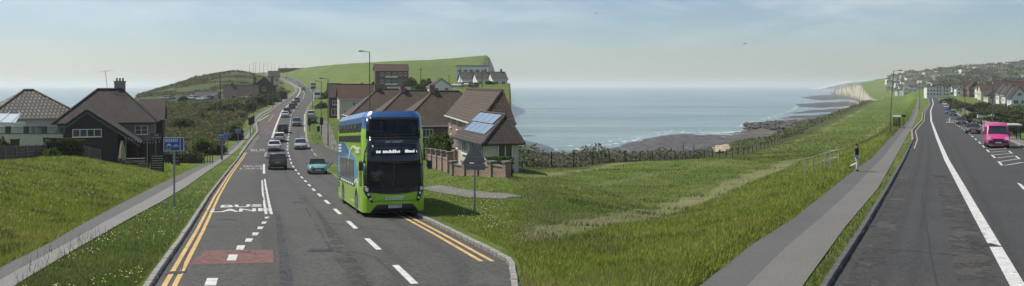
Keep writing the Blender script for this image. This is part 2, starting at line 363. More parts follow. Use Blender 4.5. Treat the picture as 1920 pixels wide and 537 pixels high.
# the sea
def sea_material():
    m = bpy.data.materials.new('sea_water'); m.use_nodes = True; nt = m.node_tree; N = nt.nodes; L = nt.links; b = N['Principled BSDF']
    b.inputs['Base Color'].default_value = (0.045, 0.085, 0.095, 1); b.inputs['Roughness'].default_value = 0.16; b.inputs['IOR'].default_value = 1.33
    geo = N.new('ShaderNodeNewGeometry')
    def noise(scale, detail, st):
        mp = N.new('ShaderNodeMapping'); mp.inputs['Scale'].default_value = st; L.new(geo.outputs['Position'], mp.inputs[0])
        n = N.new('ShaderNodeTexNoise'); n.inputs['Scale'].default_value = scale; n.inputs['Detail'].default_value = detail; n.inputs['Roughness'].default_value = 0.6; L.new(mp.outputs[0], n.inputs['Vector']); return n.outputs['Fac']
    h1 = noise(0.16, 6, (0.7, 1.3, 1)); h2 = noise(0.018, 4, (0.6, 1.6, 1))
    ad = N.new('ShaderNodeMath'); ad.operation = 'MULTIPLY_ADD'; L.new(h2, ad.inputs[0]); ad.inputs[1].default_value = 3.0; L.new(h1, ad.inputs[2])
    bp = N.new('ShaderNodeBump'); bp.inputs['Strength'].default_value = 1.0; bp.inputs['Distance'].default_value = 2.6; L.new(ad.outputs[0], bp.inputs['Height']); L.new(bp.outputs[0], b.inputs['Normal'])
    # paler shoals and wind lanes
    rp = N.new('ShaderNodeValToRGB'); rp.color_ramp.elements[0].position = 0.36; rp.color_ramp.elements[1].position = 0.68
    rp.color_ramp.elements[0].color = (0.085, 0.155, 0.175, 1); rp.color_ramp.elements[1].color = (0.230, 0.315, 0.325, 1)
    L.new(noise(0.011, 9, (0.35, 1.6, 1)), rp.inputs[0]); L.new(rp.outputs[0], b.inputs['Base Color'])
    return m
SEA_Z = -25.0
sv = [(-26000, 60, SEA_Z), (26000, 60, SEA_Z), (26000, 24000, SEA_Z), (-26000, 24000, SEA_Z)]
sea = MB().add(sv, [(0, 1, 2, 3)]).build('sea', sea_material())
tag(sea, 'pale blue hazy sea reaching the horizon', kind='structure')
# ------------------------------------------------------------------ roads, pavements, kerbs, markings
def road_material(name, c1, c2, grain=9):
    m = bpy.data.materials.new(name); m.use_nodes = True; nt = m.node_tree; N = nt.nodes; L = nt.links; b = N['Principled BSDF']
    b.inputs['Roughness'].default_value = 0.82; b.inputs['Specular IOR Level'].default_value = 0.3
    geo = N.new('ShaderNodeNewGeometry')
    def noise(scale, detail, st=(1, 1, 1)):
        mp = N.new('ShaderNodeMapping'); mp.inputs['Scale'].default_value = st; L.new(geo.outputs['Position'], mp.inputs[0])
        n = N.new('ShaderNodeTexNoise'); n.inputs['Scale'].default_value = scale; n.inputs['Detail'].default_value = detail; n.inputs['Roughness'].default_value = 0.7; L.new(mp.outputs[0], n.inputs['Vector']); return n.outputs['Fac']
    def ramp(fac, a, c, p=0.32, q=0.68):
        r = N.new('ShaderNodeValToRGB'); e = r.color_ramp.elements; e[0].position = p; e[1].position = q; e[0].color = (*a, 1); e[1].color = (*c, 1); L.new(fac, r.inputs[0]); return r.outputs[0]
    base = ramp(noise(0.25, 6), c1, c2)
    gr = ramp(noise(grain, 6), tuple(x * 0.45 for x in c1), tuple(min(1, x * 1.75) for x in c2), .36, .64)
    mx = N.new('ShaderNodeMixRGB'); mx.inputs[0].default_value = 0.5; L.new(base, mx.inputs[1]); L.new(gr, mx.inputs[2])
    # wheel tracks and oil along the way: an attribute across the carriageway
    at = N.new('ShaderNodeAttribute'); at.attribute_name = 'wear'
    dk = N.new('ShaderNodeMixRGB'); dk.blend_type = 'MULTIPLY'; dk.inputs[2].default_value = (0.66, 0.66, 0.68, 1); L.new(mx.outputs[0], dk.inputs[1])
    mul = N.new('ShaderNodeMath'); mul.operation = 'MULTIPLY'; L.new(at.outputs['Fac'], mul.inputs[0]); L.new(ramp(noise(0.5, 5), (0.25,) * 3, (1, 1, 1)), mul.inputs[1]); L.new(mul.outputs[0], dk.inputs[0])
    # fine cracks and sealed joints
    L.new(dk.outputs[0], b.inputs['Base Color'])
    bp = N.new('ShaderNodeBump'); bp.inputs['Strength'].default_value = 0.35; bp.inputs['Distance'].default_value = 0.012; L.new(noise(45, 3), bp.inputs['Height']); L.new(bp.outputs[0], b.inputs['Normal'])
    return m
ASPH = road_material('asphalt', (0.040, 0.039, 0.037), (0.072, 0.070, 0.064))
ASPH2 = road_material('asphalt_dark', (0.031, 0.031, 0.031), (0.052, 0.051, 0.049))
PAVE = road_material('footway_grey', (0.135, 0.132, 0.126), (0.188, 0.183, 0.172), 30)
PAVE2 = road_material('footway_pale', (0.105, 0.100, 0.094), (0.145, 0.137, 0.126), 30)
PAVED = road_material('footway_dark', (0.068, 0.068, 0.068), (0.102, 0.100, 0.097), 30)
REDR = road_material('red_surfacing', (0.105, 0.052, 0.046), (0.150, 0.078, 0.068))
REDF = road_material('red_surfacing_faded', (0.075, 0.058, 0.055), (0.105, 0.076, 0.070))
WHITE = mat('road_paint_white', (0.60, 0.60, 0.58), 0.7, col2=(0.40, 0.40, 0.39), scale=3.5, bump=0.2, detail=8)
WORN = mat('road_paint_worn', (0.42, 0.42, 0.41), 0.8, col2=(0.16, 0.16, 0.16), scale=2.2, detail=8)
YELLOW = mat('road_paint_yellow', (0.58, 0.38, 0.13), 0.7, col2=(0.40, 0.26, 0.10), scale=1.2, detail=8)
CONC = mat('kerb_concrete', (0.22, 0.21, 0.20), 0.85, var=0.35, scale=3, bump=0.3)
CONC_D = mat('kerb_dark', (0.075, 0.075, 0.078), 0.8, var=0.4, scale=3, bump=0.3)

def worn_paint(m, keep, scale=5.0):
    """tyres wear holes in the paint: the road shows through"""
    nt = m.node_tree; n = nt.nodes.new('ShaderNodeTexNoise'); n.inputs['Scale'].default_value = scale; n.inputs['Detail'].default_value = 9; n.inputs['Roughness'].default_value = 0.75; g = nt.nodes.new('ShaderNodeNewGeometry'); nt.links.new(g.outputs['Position'], n.inputs['Vector'])
    r = nt.nodes.new('ShaderNodeMapRange'); r.inputs[1].default_value = keep - .05; r.inputs[2].default_value = keep + .05; nt.links.new(n.outputs['Fac'], r.inputs[0]); nt.links.new(r.outputs[0], nt.nodes['Principled BSDF'].inputs['Alpha'])
worn_paint(WHITE, .38); worn_paint(WORN, .46); worn_paint(YELLOW, .37, 3.0); worn_paint(REDR, .36, 1.6); worn_paint(REDF, .42, .8)
def strip(name, Ta, Tb, zr, Y0, Y1, n, dz, m, kind='structure', parent=None, cols=10, wear=None, fa=0.0, fb=1.0):
    """a sheet between two edges that follow the road, dz above its level"""
    Y = np.geomspace(Y0, Y1, n); a = XW(edge(Ta, zr, Y), Y); b = XW(edge(Tb, zr, Y), Y)
    u = np.linspace(fa, fb, cols + 1); X = a[:, None] + (b - a)[:, None] * u[None]
    V = np.stack([X, np.repeat(Y[:, None], cols + 1, 1), np.repeat((zr(Y) + dz)[:, None], cols + 1, 1)], -1).reshape(-1, 3)
    i = np.arange(n * (cols + 1)).reshape(n, cols + 1)
    me = np_mesh(name, V, np.stack([i[:-1, :-1], i[:-1, 1:], i[1:, 1:], i[1:, :-1]], -1).reshape(-1, 4), m, True)
    w = np.zeros((n, cols + 1), np.float32) if wear is None else np.repeat(np.asarray(wear(u), np.float32)[None], n, 0)
    at = me.attributes.new('wear', 'FLOAT', 'POINT'); at.data.foreach_set('value', w.ravel())
    o = link(name, me, parent)
    if kind and not parent: o['kind'] = kind
    return o
def bumps(cs, wd): return lambda u: np.clip(sum(np.exp(-((u - c) / wd) ** 2) for c in cs), 0, 1)
roadL = strip('road', T_LL, T_LR, zrL, 7, 1060, 260, 0.0, ASPH, cols=48, wear=bumps((0.30, 0.36, 0.56, 0.68, 0.86), 0.022)); tag(roadL, 'grey asphalt coast road with bus lane dipping then climbing to the hilltop')
roadR = strip('road', T_RL, T_RR, zrR, 7, 640, 220, 0.0, ASPH2, cols=48, wear=bumps((0.1, 0.17, 0.32, 0.40), 0.014)); tag(roadR, 'dark asphalt road beside the clifftop meadow')
pv = strip('pavement', T_LP0, T_LP1, zrL, 7, 900, 240, 0.12, PAVED, fb=0.5); tag(pv, 'dark asphalt footway below the grass bank', kind='structure')
pv = strip('pavement', T_LP0, T_LP1, zrL, 7, 900, 240, 0.124, PAVE, fa=0.5); tag(pv, 'paler footway strip beside the flowery verge', kind='structure')
pv = strip('pavement', T_RP0, T_RP1, zrR, 7, 600, 240, 0.12, PAVED, fb=0.46); tag(pv, 'dark asphalt path along the meadow edge', kind='structure')
pv = strip('pavement', T_RP0, T_RP1, zrR, 7, 600, 240, 0.124, PAVE2, fa=0.46); tag(pv, 'pale grey footway strip beside the road verge', kind='structure')

def at_road(T, zr, Y, du=0.0, dz=0.0):
    return Vector((float(XW(edge(T, zr, Y), Y)) + du, Y, float(zr(Y)) + dz))
def ribbon(name, pts, w, m, parent, dz=0.006, w_end=None):
    """a painted line: a flat strip of width w along the points (already at road level)"""
    pts = [Vector(p) for p in pts]; V = []; n = len(pts)
    for i, p in enumerate(pts):
        t = (pts[min(i + 1, n - 1)] - pts[max(i - 1, 0)]); t.z = 0; t.normalize(); s = Vector((t.y, -t.x, 0)) * (w / 2)
        V += [p - s + Vector((0, 0, dz)), p + s + Vector((0, 0, dz))]
    mb = MB().add(V, [(2 * i, 2 * i + 1, 2 * i + 3, 2 * i + 2) for i in range(n - 1)])
    return mb.build(name, m, parent, recalc=False)
def arc(T, zr, Y0, Y1, step=0.5):
    """points along an edge at even ground spacing"""
    Y = np.geomspace(Y0, Y1, 4000); X = XW(edge(T, zr, Y), Y); Z = zr(Y)
    d = np.concatenate([[0], np.cumsum(np.hypot(np.diff(X), np.diff(Y)))])
    q = np.arange(0, d[-1], step)
    return np.stack([np.interp(q, d, X), np.interp(q, d, Y), np.interp(q, d, Z)], -1)
def dashes(name, T, zr, Y0, Y1, mark, gap, w, m, parent, start=0.0, off=0.0):
    pts = arc(T, zr, Y0, Y1, 0.25); pts[:, 0] += off; k = int((mark + gap) / 0.25); i = int(start / 0.25)
    while i + int(mark / 0.25) < len(pts):
        seg = pts[i:i + int(mark / 0.25) + 1]
        if len(seg) > 9: seg = seg[::max(1, len(seg) // 6)]
        ribbon(name, seg, w, m, parent); i += k
def tree_pts(px_py, Yfun): pass
def roadpt(px, py, zr):
    """ground point of the road surface seen at a pixel"""
    lo, hi = 6.0, 1000.0
    for _ in range(60):
        mid = (lo + hi) / 2
        if row(zr(mid), mid) > py: lo = mid
        else: hi = mid
    Y = (lo + hi) / 2
    return Vector((float(XW(px, Y)), Y, float(zr(Y))))

# left road: double yellow, bus-lane lines, centre dashes, lettering
for k, off in enumerate((0.27, 0.50)):
    p = arc(T_LL, zrL, 8, 118, 1.0); p[:, 0] += off; ribbon('yellow_line', p, 0.12, YELLOW, roadL)
for off in (-0.35, -0.65):
    p = arc(T_LR, zrL, 23.0, 62, 1.0); p[:, 0] += off; ribbon('yellow_line', p, 0.12, YELLOW, roadL)
dashes('lane_dash', T_LC, zrL, 13.2, 330, 3.2, 3.05, 0.17, WHITE, roadL, start=0.3)
dashes('lane_dash', T_LC, zrL, 335, 900, 4, 4, 0.3, WHITE, roadL)
# taper of square dashes opening the bus lane
for (a, b, c, d) in [((381, 411), (535, 522)), ((424, 447), (489, 478)), ((441, 461), (469, 460.5)), ((459, 477), (454, 447.5)), ((471, 487), (442, 436)), ((482, 496), (430, 425)), ((490, 503), (419.5, 415)), ((496, 507), (410, 406.5))] and [
        (383, 409, 536, 522), (425, 446, 489, 478), (442, 460, 469, 460.5), (459, 475, 454, 447.5), (472, 486, 442, 436.5), (482, 495, 430, 425.5), (490, 501, 420, 416), (496, 506, 410, 407)]:
    sh = (d - c) * 0.55
    q = [roadpt(a, c, zrL), roadpt(b - 4, c, zrL), roadpt(b, d, zrL), roadpt(a - sh * 0.7 , d, zrL)]
    MB().add([v + Vector((0, 0, 0.006)) for v in q], [(0, 1, 2, 3)]).build('lane_dash', WHITE, roadL)
def pixline(name, pts, w, m, parent, zr, dz=0.006): return ribbon(name, [roadpt(x, y, zr) for x, y in pts], w, m, parent, dz)
pixline('bus_lane_line', [(509, 402), (504, 380), (498.5, 350), (496.5, 336)], 0.12, WHITE, roadL, zrL)
pixline('bus_lane_line', [(499, 402), (496, 385), (492.5, 360), (491.5, 338)], 0.11, WHITE, roadL, zrL)
for y_ in (399, 391, 384, 377.5, 371.5, 366, 361, 356, 351.5, 347, 343):
    t_ = (402 - y_) / 66; pixline('hatch_bar', [(499 - 7.5 * t_, y_ + 1.2), (509 - 12.5 * t_, y_ - 1.6)], 0.10, WORN, roadL, zrL)
pixline('bus_lane_line', [(495, 326), (495, 308)], 0.22, WHITE, roadL, zrL)
pixline('bus_lane_line', [(497, 294), (499, 286)], 0.30, WORN, roadL, zrL)
p = arc(T_LW, zrL, 145, 900, 2.0); ribbon('bus_lane_line', p, 0.34, WHITE, roadL)
# red surfacing
def patch(name, quad, m, parent, zr, dz=0.004):
    pts = [roadpt(x, y, zr) + Vector((0, 0, dz)) for x, y in quad]
    return MB().add(pts, [tuple(range(len(pts)))]).build(name, m, parent)
patch('red_patch', [(352, 497), (513, 493), (512, 469), (383, 470)], REDR, roadL, zrL)
strip('bus_lane_surface', T_LL, T_LW, zrL, 152, 560, 90, 0.004, REDF, parent=roadL, cols=4, fa=0.18, fb=0.93)
# darker repair strips
DARKSTRIP = road_material('asphalt_repair', (0.034, 0.034, 0.036), (0.050, 0.050, 0.052))
patch('repair_strip', [(404, 413), (447, 413.5), (444, 411), (408, 410.8)], DARKSTRIP, roadL, zrL, 0.004)

def text_mesh(s, size, m, name, parent, extrude=0.0, spacing=1.0, bold=0.0, width=None):
    c = bpy.data.curves.new('tmp', 'FONT'); c.body = s; c.size = size; c.extrude = extrude; c.offset = bold; c.align_x = 'CENTER'; c.align_y = 'CENTER'; c.space_character = spacing; c.resolution_u = 2
    o = bpy.data.objects.new('tmp', c); COL.objects.link(o)
    dg = bpy.context.evaluated_depsgraph_get(); me = bpy.data.meshes.new_from_object(o.evaluated_get(dg)); bpy.data.objects.remove(o); bpy.data.curves.remove(c)
    if width:
        xs = [v.co.x for v in me.vertices]; k = width / (max(xs) - min(xs)); mid = (max(xs) + min(xs)) / 2
        for v in me.vertices: v.co.x = (v.co.x - mid) * k
    me.name = name; me.materials.clear(); me.materials.append(m)
    return link(name, me, parent)
def road_text(s, px, py, w, length, m, parent, zr, bold=0.03):
    o = text_mesh(s, 1.0, m, 'road_lettering', parent, bold=bold, width=w)
    ys = [v.co.y for v in o.data.vertices]; k = length / (max(ys) - min(ys)); mid = (max(ys) + min(ys)) / 2
    p = roadpt(px, py, zr); q = roadpt(px, py - 4, zr); hd = math.atan2(-(478 - CX), F) if parent is roadL else 0
    for v in o.data.vertices:
        x, y = v.co.x, (v.co.y - mid) * k
        X = p.x + x * math.cos(hd) - y * math.sin(hd); Y = p.y + x * math.sin(hd) + y * math.cos(hd)
        v.co = (X, Y, float(zr(Y)) + 0.007)
    return o
road_text('BUS', 453, 386.5, 1.95, 1.7, WHITE, roadL, zrL)
road_text('LANE', 450, 394.5, 2.6, 1.7, WHITE, roadL, zrL)
road_text('BUS', 475, 312, 2.1, 3.0, WORN, roadL, zrL)
road_text('LANE', 473, 316.5, 2.5, 3.0, WORN, roadL, zrL)
road_text('BUS', 484, 282, 2.0, 4.5, WORN, roadL, zrL)
# zig-zags by the crossing
for (T, off, sgn) in ((T_LC, 0.0, 1), (T_LL, 0.6, 1), (T_LW, 0.1, 1), (T_LR, -0.5, -1)):
    p = arc(T, zrL, 122, 150, 2.0)
    q = [Vector(v) + Vector((off + (0.28 if i % 2 else -0.28), 0, 0)) for i, v in enumerate(p)]
    ribbon('zigzag_line', q, 0.16, WORN, roadL)
pixline('edge_line', [(571, 247), (570.5, 232), (571, 214)], 0.14, WHITE, roadL, zrL)
pixline('bay_line', [(503, 229), (513, 216)], 0.2, WORN, roadL, zrL)
pixline('bay_line', [(482, 229.5), (504, 216)], 0.2, WHITE, roadL, zrL)
pixline('stop_line', [(486, 260), (508, 259)], 0.25, WORN, roadL, zrL)
for a, b in (((578, 272.5), (581, 276)), ((583, 279), (586.5, 283.5)), ((589, 287), (592.5, 291.5))): pixline('lane_dash', [a, b], 0.2, WHITE, roadL, zrL)
# the side road that joins on the right
side = MB().add([roadpt(x, y, zrL) + Vector((0, 0, 0.145)) for x, y in [(577, 268), (598, 273), (619, 281), (650, 295), (660, 318), (640, 318), (624, 307), (614, 318), (597, 297), (580, 275)]], [tuple(range(10))]).build('road', ASPH)
tag(side, 'side road mouth joining beyond the double-decker bus', kind='structure')

# right road
p = arc(T_RW, zrR, 8, 520, 1.0); ribbon('solid_white_line', p, 0.34, WHITE, roadR)
p = arc(T_RL, zrR, 82, 420, 1.0); p[:, 0] += 0.45; ribbon('yellow_line', p, 0.09, mat('road_paint_yellow_faded', (.42, .36, .22), .7, var=.15), roadR)
# hatched central strip
HA = [(1922, 356), (1875, 306), (1838, 269), (1810, 245), (1788, 231), (1776, 224)]
HB = [(1990, 356), (1922, 306), (1880, 275), (1845, 252), (1815, 238), (1790, 226)]
def along(poly, n):
    pts = [roadpt(x, y, zrR) for x, y in poly]; d = [0]
    for a, b in zip(pts, pts[1:]): d.append(d[-1] + (b - a).length)
    return [(lambda q: (lambda i: pts[i].lerp(pts[i + 1], (q - d[i]) / max(1e-6, d[i + 1] - d[i])))(max(0, min(len(pts) - 2, next((k for k in range(len(d) - 1) if q <= d[k + 1]), len(pts) - 2)))))(d[-1] * j / (n - 1)) for j in range(n)]
A = along(HA, 40); B = along(HB, 40)
for i in range(0, 39, 2):
    ribbon('hatch_edge_dash', [A[i], A[i].lerp(A[i + 1], 1.0)], 0.16, WHITE, roadR); ribbon('hatch_edge_dash', [B[i], B[i + 1]], 0.16, WHITE, roadR)
for i in range(1, 39, 1): ribbon('hatch_bar', [A[i].lerp(B[i], 0.08), A[min(39, i + 1)].lerp(B[min(39, i + 1)], 0.92)], 0.14, WHITE, roadR)
BROWNED = road_material('asphalt_browned', (0.040, 0.038, 0.035), (0.066, 0.062, 0.056))
def wedge_patch(parent, zr, xa, xb, y0, y1, m, seed):
    """a resurfaced patch with ragged ends, in road pixels"""
    q = []; k = 14
    for i in range(k + 1): t = i / k; q.append((xa[0] + (xa[1] - xa[0]) * t + 6 * float(fbm(t * 5, seed, 3)), y0 + (y1 - y0) * t))
    for i in range(k, -1, -1): t = i / k; q.append((xb[0] + (xb[1] - xb[0]) * t + 6 * float(fbm(t * 5, seed + 9, 3)), y0 + (y1 - y0) * t))
    return patch('repair_patch', q, m, parent, zr)
wedge_patch(roadR, zrR, (1580, 1690), (1645, 1708), 537, 330, BROWNED, 2); wedge_patch(roadR, zrR, (1798, 1752), (1880, 1788), 537, 330, BROWNED, 6)
worn_paint(BROWNED, .5, .7); worn_paint(DARKSTRIP, .44, 2.2)
wedge_patch(roadL, zrL, (528, 516), (552, 524), 537, 396, DARKSTRIP, 12); wedge_patch(roadL, zrL, (660, 560), (705, 580), 537, 372, BROWNED, 15)
# sealed cracks wandering over the carriageways
CRACK = mat('crack_seal', (0.020, 0.020, 0.021), 0.6)
def crack(parent, zr, pts, w, seed):
    q = []
    for (xa, ya), (xb, yb) in zip(pts, pts[1:]):
        for i in range(12):
            t = i / 12; d = (yb - ya, xa - xb); l = math.hypot(*d); o_ = 5 * float(fbm(t * 4 + seed, ya * .1, seed)); q.append((xa + (xb - xa) * t + d[0] / l * o_, ya + (yb - ya) * t + d[1] / l * o_ * .4))
    ribbon('crack', [roadpt(x, y, zr) for x, y in q], w, CRACK, parent, 0.0055)
for k_, (par, zr_, pts) in enumerate(((roadL, zrL, [(385, 425), (476, 426)]), (roadL, zrL, [(520, 430), (545, 537)]), (roadL, zrL, [(590, 415), (760, 437)]), (roadL, zrL, [(352, 470), (330, 537)]), (roadL, zrL, [(640, 470), (700, 480), (745, 520)]), (roadL, zrL, [(470, 352), (560, 356)]), (roadR, zrR, [(1600, 468), (1700, 470), (1800, 480)]), (roadR, zrR, [(1757, 537), (1735, 420), (1728, 350)]), (roadR, zrR, [(1640, 420), (1690, 330)]))): crack(par, zr_, pts, .035, k_ + 3)
# iron covers and gully grates
IRON = mat('cast_iron', (0.035, 0.034, 0.033), 0.5, metal=.5, var=.3, scale=12, bump=.5)
for par, zr_, x, y, w_, l_ in ((roadL, zrL, 600, 470, .65, .65), (roadL, zrL, 560, 380, .6, .6), (roadL, zrL, 330, 512, .4, .45), (roadL, zrL, 455, 293, .4, .45), (roadR, zrR, 1850, 460, .65, .65), (roadR, zrR, 1632, 424, .4, .45), (roadR, zrR, 1760, 330, .6, .6)):
    p = roadpt(x, y, zr_); MB().add([(p.x + sx * w_ / 2, p.y + sy * l_ / 2, float(zr_(p.y + sy * l_ / 2)) + .008) for sx, sy in ((-1, -1), (1, -1), (1, 1), (-1, 1))], [(0, 1, 2, 3)]).build('iron_cover', IRON, par)

# kerb stones
def kerb(label, T, zr, Y0, Y1, side, m, h=0.125, step=0.92, wd=0.15):
    root = empty('kerb', (0, 0, 0)); tag(root, label, kind='structure')
    p = arc(T, zr, Y0, Y1, step); meshes = []
    for k in range(5):
        b = bmesh.new(); bmesh.ops.create_cube(b, size=1.0)
        bmesh.ops.scale(b, vec=(wd, step * (0.985 - 0.004 * k), h + 0.12), verts=b.verts); bmesh.ops.bevel(b, geom=[e for e in b.edges], offset=0.018, segments=1, affect='EDGES')
        me = bpy.data.meshes.new('kerb_stone'); b.to_mesh(me); b.free(); me.materials.append(m); meshes.append(me)
    for i in range(len(p) - 1):
        a, b = Vector(p[i]), Vector(p[i + 1]); c = (a + b) / 2; d = b - a
        o = link('kerb_stone', meshes[i % 5], root)
        o.rotation_euler = Euler((math.atan2(d.z, math.hypot(d.x, d.y)), 0, math.atan2(-d.x, d.y)), 'XYZ')
        o.location = (c.x + side * wd / 2 + rnd.uniform(-.006, .006), c.y, c.z + h / 2 - 0.06 + rnd.uniform(-.012, .008))
    return root
kerb('grey concrete kerb stones between flowery verge and bus lane', T_LL, zrL, 17.5, 112, -1, CONC)
kerb('grey kerb stones below the right-hand verge by the bus', T_LR, zrL, 17.5, 62, 1, CONC)
kerb('dark kerb stones between narrow verge and dark road', T_RL, zrR, 17.5, 98, -1, CONC_D, h=0.14)
strip('kerb', T_LL, T_LL, zrL, 112, 700, 120, 0.11, CONC, cols=1) if False else None
def far_kerb(T, zr, Y0, Y1, side, w, label):
    p = arc(T, zr, Y0, Y1, 4.0)
    mb = MB(); mb.loft([[(q[0], q[1], q[2] - .05), (q[0] + side * w, q[1], q[2] - .05), (q[0] + side * w, q[1], q[2] + .13), (q[0], q[1], q[2] + .13)] for q in p]); o = mb.build('kerb', CONC); tag(o, label, kind='structure')
far_kerb(T_LL, zrL, 112, 800, -1, 0.3, 'pale far kerb of the climbing road, seaward side')
far_kerb(T_LR, zrL, 118, 800, 1, 0.3, 'pale far kerb of the climbing road, landward side')
far_kerb(T_RL, zrR, 98, 560, -1, 0.25, 'pale far kerb beside the clifftop footway')
far_kerb(T_RR, zrR, 60, 560, 1, 0.3, 'pale kerb of the footway beyond the pink van')
# footway on the far side of the right road, path on the right verge of the left road
def offset_tab(T, k0): return lambda y: T(y) + 0 * y
def free_strip(name, pts, w, m, label, lift=0.03):
    V = []; n = len(pts)
    q = [on(*p) for p in pts]; dense = []
    for a, b, pa, pb in zip(q, q[1:], pts, pts[1:]):
        k = max(2, int((b - a).length / 1.2))
        for i in range(k): t = i / k; X, Y = a.x + (b.x - a.x) * t, a.y + (b.y - a.y) * t; dense.append((X, Y))
    secs = []
    for i, (X, Y) in enumerate(dense):
        j, l = min(i + 1, len(dense) - 1), max(i - 1, 0); t = Vector((dense[j][0] - dense[l][0], dense[j][1] - dense[l][1], 0)).normalized(); s = Vector((t.y, -t.x, 0)) * w / 2
        for sg in (-1, -.33, .33, 1): V.append((X + s.x * sg, Y + s.y * sg, gzX(X + s.x * sg, Y + s.y * sg) + lift))
    mb = MB().add(V, [(4 * i + k, 4 * i + k + 1, 4 * i + k + 5, 4 * i + k + 4) for i in range(len(dense) - 1) for k in range(3)])
    return tag(mb.build(name, m, smooth=True, recalc=False), label, kind='structure')
free_strip('footpath', [(805, 55), (850, 49), (900, 44.5), (950, 42), (975, 41)], 1.35, PAVE2, 'narrow grey footpath across the verge beside the bus')
free_strip('footpath', [(606, 190), (614, 150), (622, 122), (632, 108), (650, 90)], 2.0, PAVE2, 'grey footpath under the lamp posts behind the bus')
free_strip('footpath', [(1925, 80), (1905, 92), (1880, 108), (1850, 132), (1822, 165), (1795, 230), (1775, 330)], 2.2, PAVE2, 'pale footway behind the pink van', lift=0.05)
# ------------------------------------------------------------------ vehicles
GLASS = mat('car_glass', (0.018, 0.024, 0.028), 0.08, spec=0.6)
BGLASS = mat('bus_glass_dark', (0.030, 0.038, 0.040), 0.12, var=0.5, scale=1.2, spec=0.5)
TYRE = mat('tyre', (0.018, 0.018, 0.019), 0.85, bump=0.2)
RIM = mat('alloy', (0.42, 0.43, 0.44), 0.35, metal=0.8)
BLK = mat('black_trim', (0.015, 0.015, 0.017), 0.5)
LAMPW = mat('headlamp', (0.75, 0.77, 0.78), 0.15, coat=1.0)
LAMPR = mat('tail_lamp', (0.22, 0.012, 0.012), 0.25, coat=0.6)
PLATE_W = mat('plate_white', (0.62, 0.62, 0.60), 0.5); PLATE_Y = mat('plate_yellow', (0.55, 0.42, 0.06), 0.5)
def paint(name, c): return mat('paint_' + name, c, 0.32, coat=0.55, var=0.06, scale=1.5)
PAINTS = dict(white=(0.60, 0.61, 0.60), black=(0.020, 0.022, 0.025), charcoal=(0.050, 0.054, 0.058), silver=(0.30, 0.32, 0.33), grey=(0.13, 0.14, 0.145), teal=(0.16, 0.34, 0.33), navy=(0.025, 0.045, 0.10), pink=(0.52, 0.045, 0.22), maroon=(0.075, 0.035, 0.045), red=(0.22, 0.03, 0.03), blue=(0.05, 0.10, 0.24))
PAINTS = {k: paint(k, v) for k, v in PAINTS.items()}
def wheel(parent, x, y, r, w):
    t = MB(); n = 18; s = 1 if x > 0 else -1
    def ring(rr, xx): return [(xx, rr * math.cos(2 * math.pi * i / n), rr * math.sin(2 * math.pi * i / n)) for i in range(n)]
    t.loft([ring(r * .6, -w / 2), ring(r * .94, -w / 2), ring(r, -w / 3), ring(r, w / 3), ring(r * .94, w / 2), ring(r * .6, w / 2)])
    o = t.build('wheel', TYRE, parent, smooth=True); o.location = (x, y, r)
    m = MB(); m.tube((s * w * .30, 0, 0), (s * (w / 2 + .004), 0, 0), r * .62, n=16)
    for k in range(5):
        a = 2 * math.pi * k / 5; m.box((s * (w / 2 + .006), r * .34 * math.cos(a), r * .34 * math.sin(a)), (.02, .05, .05))
    m.build('rim', RIM, o)
    return o
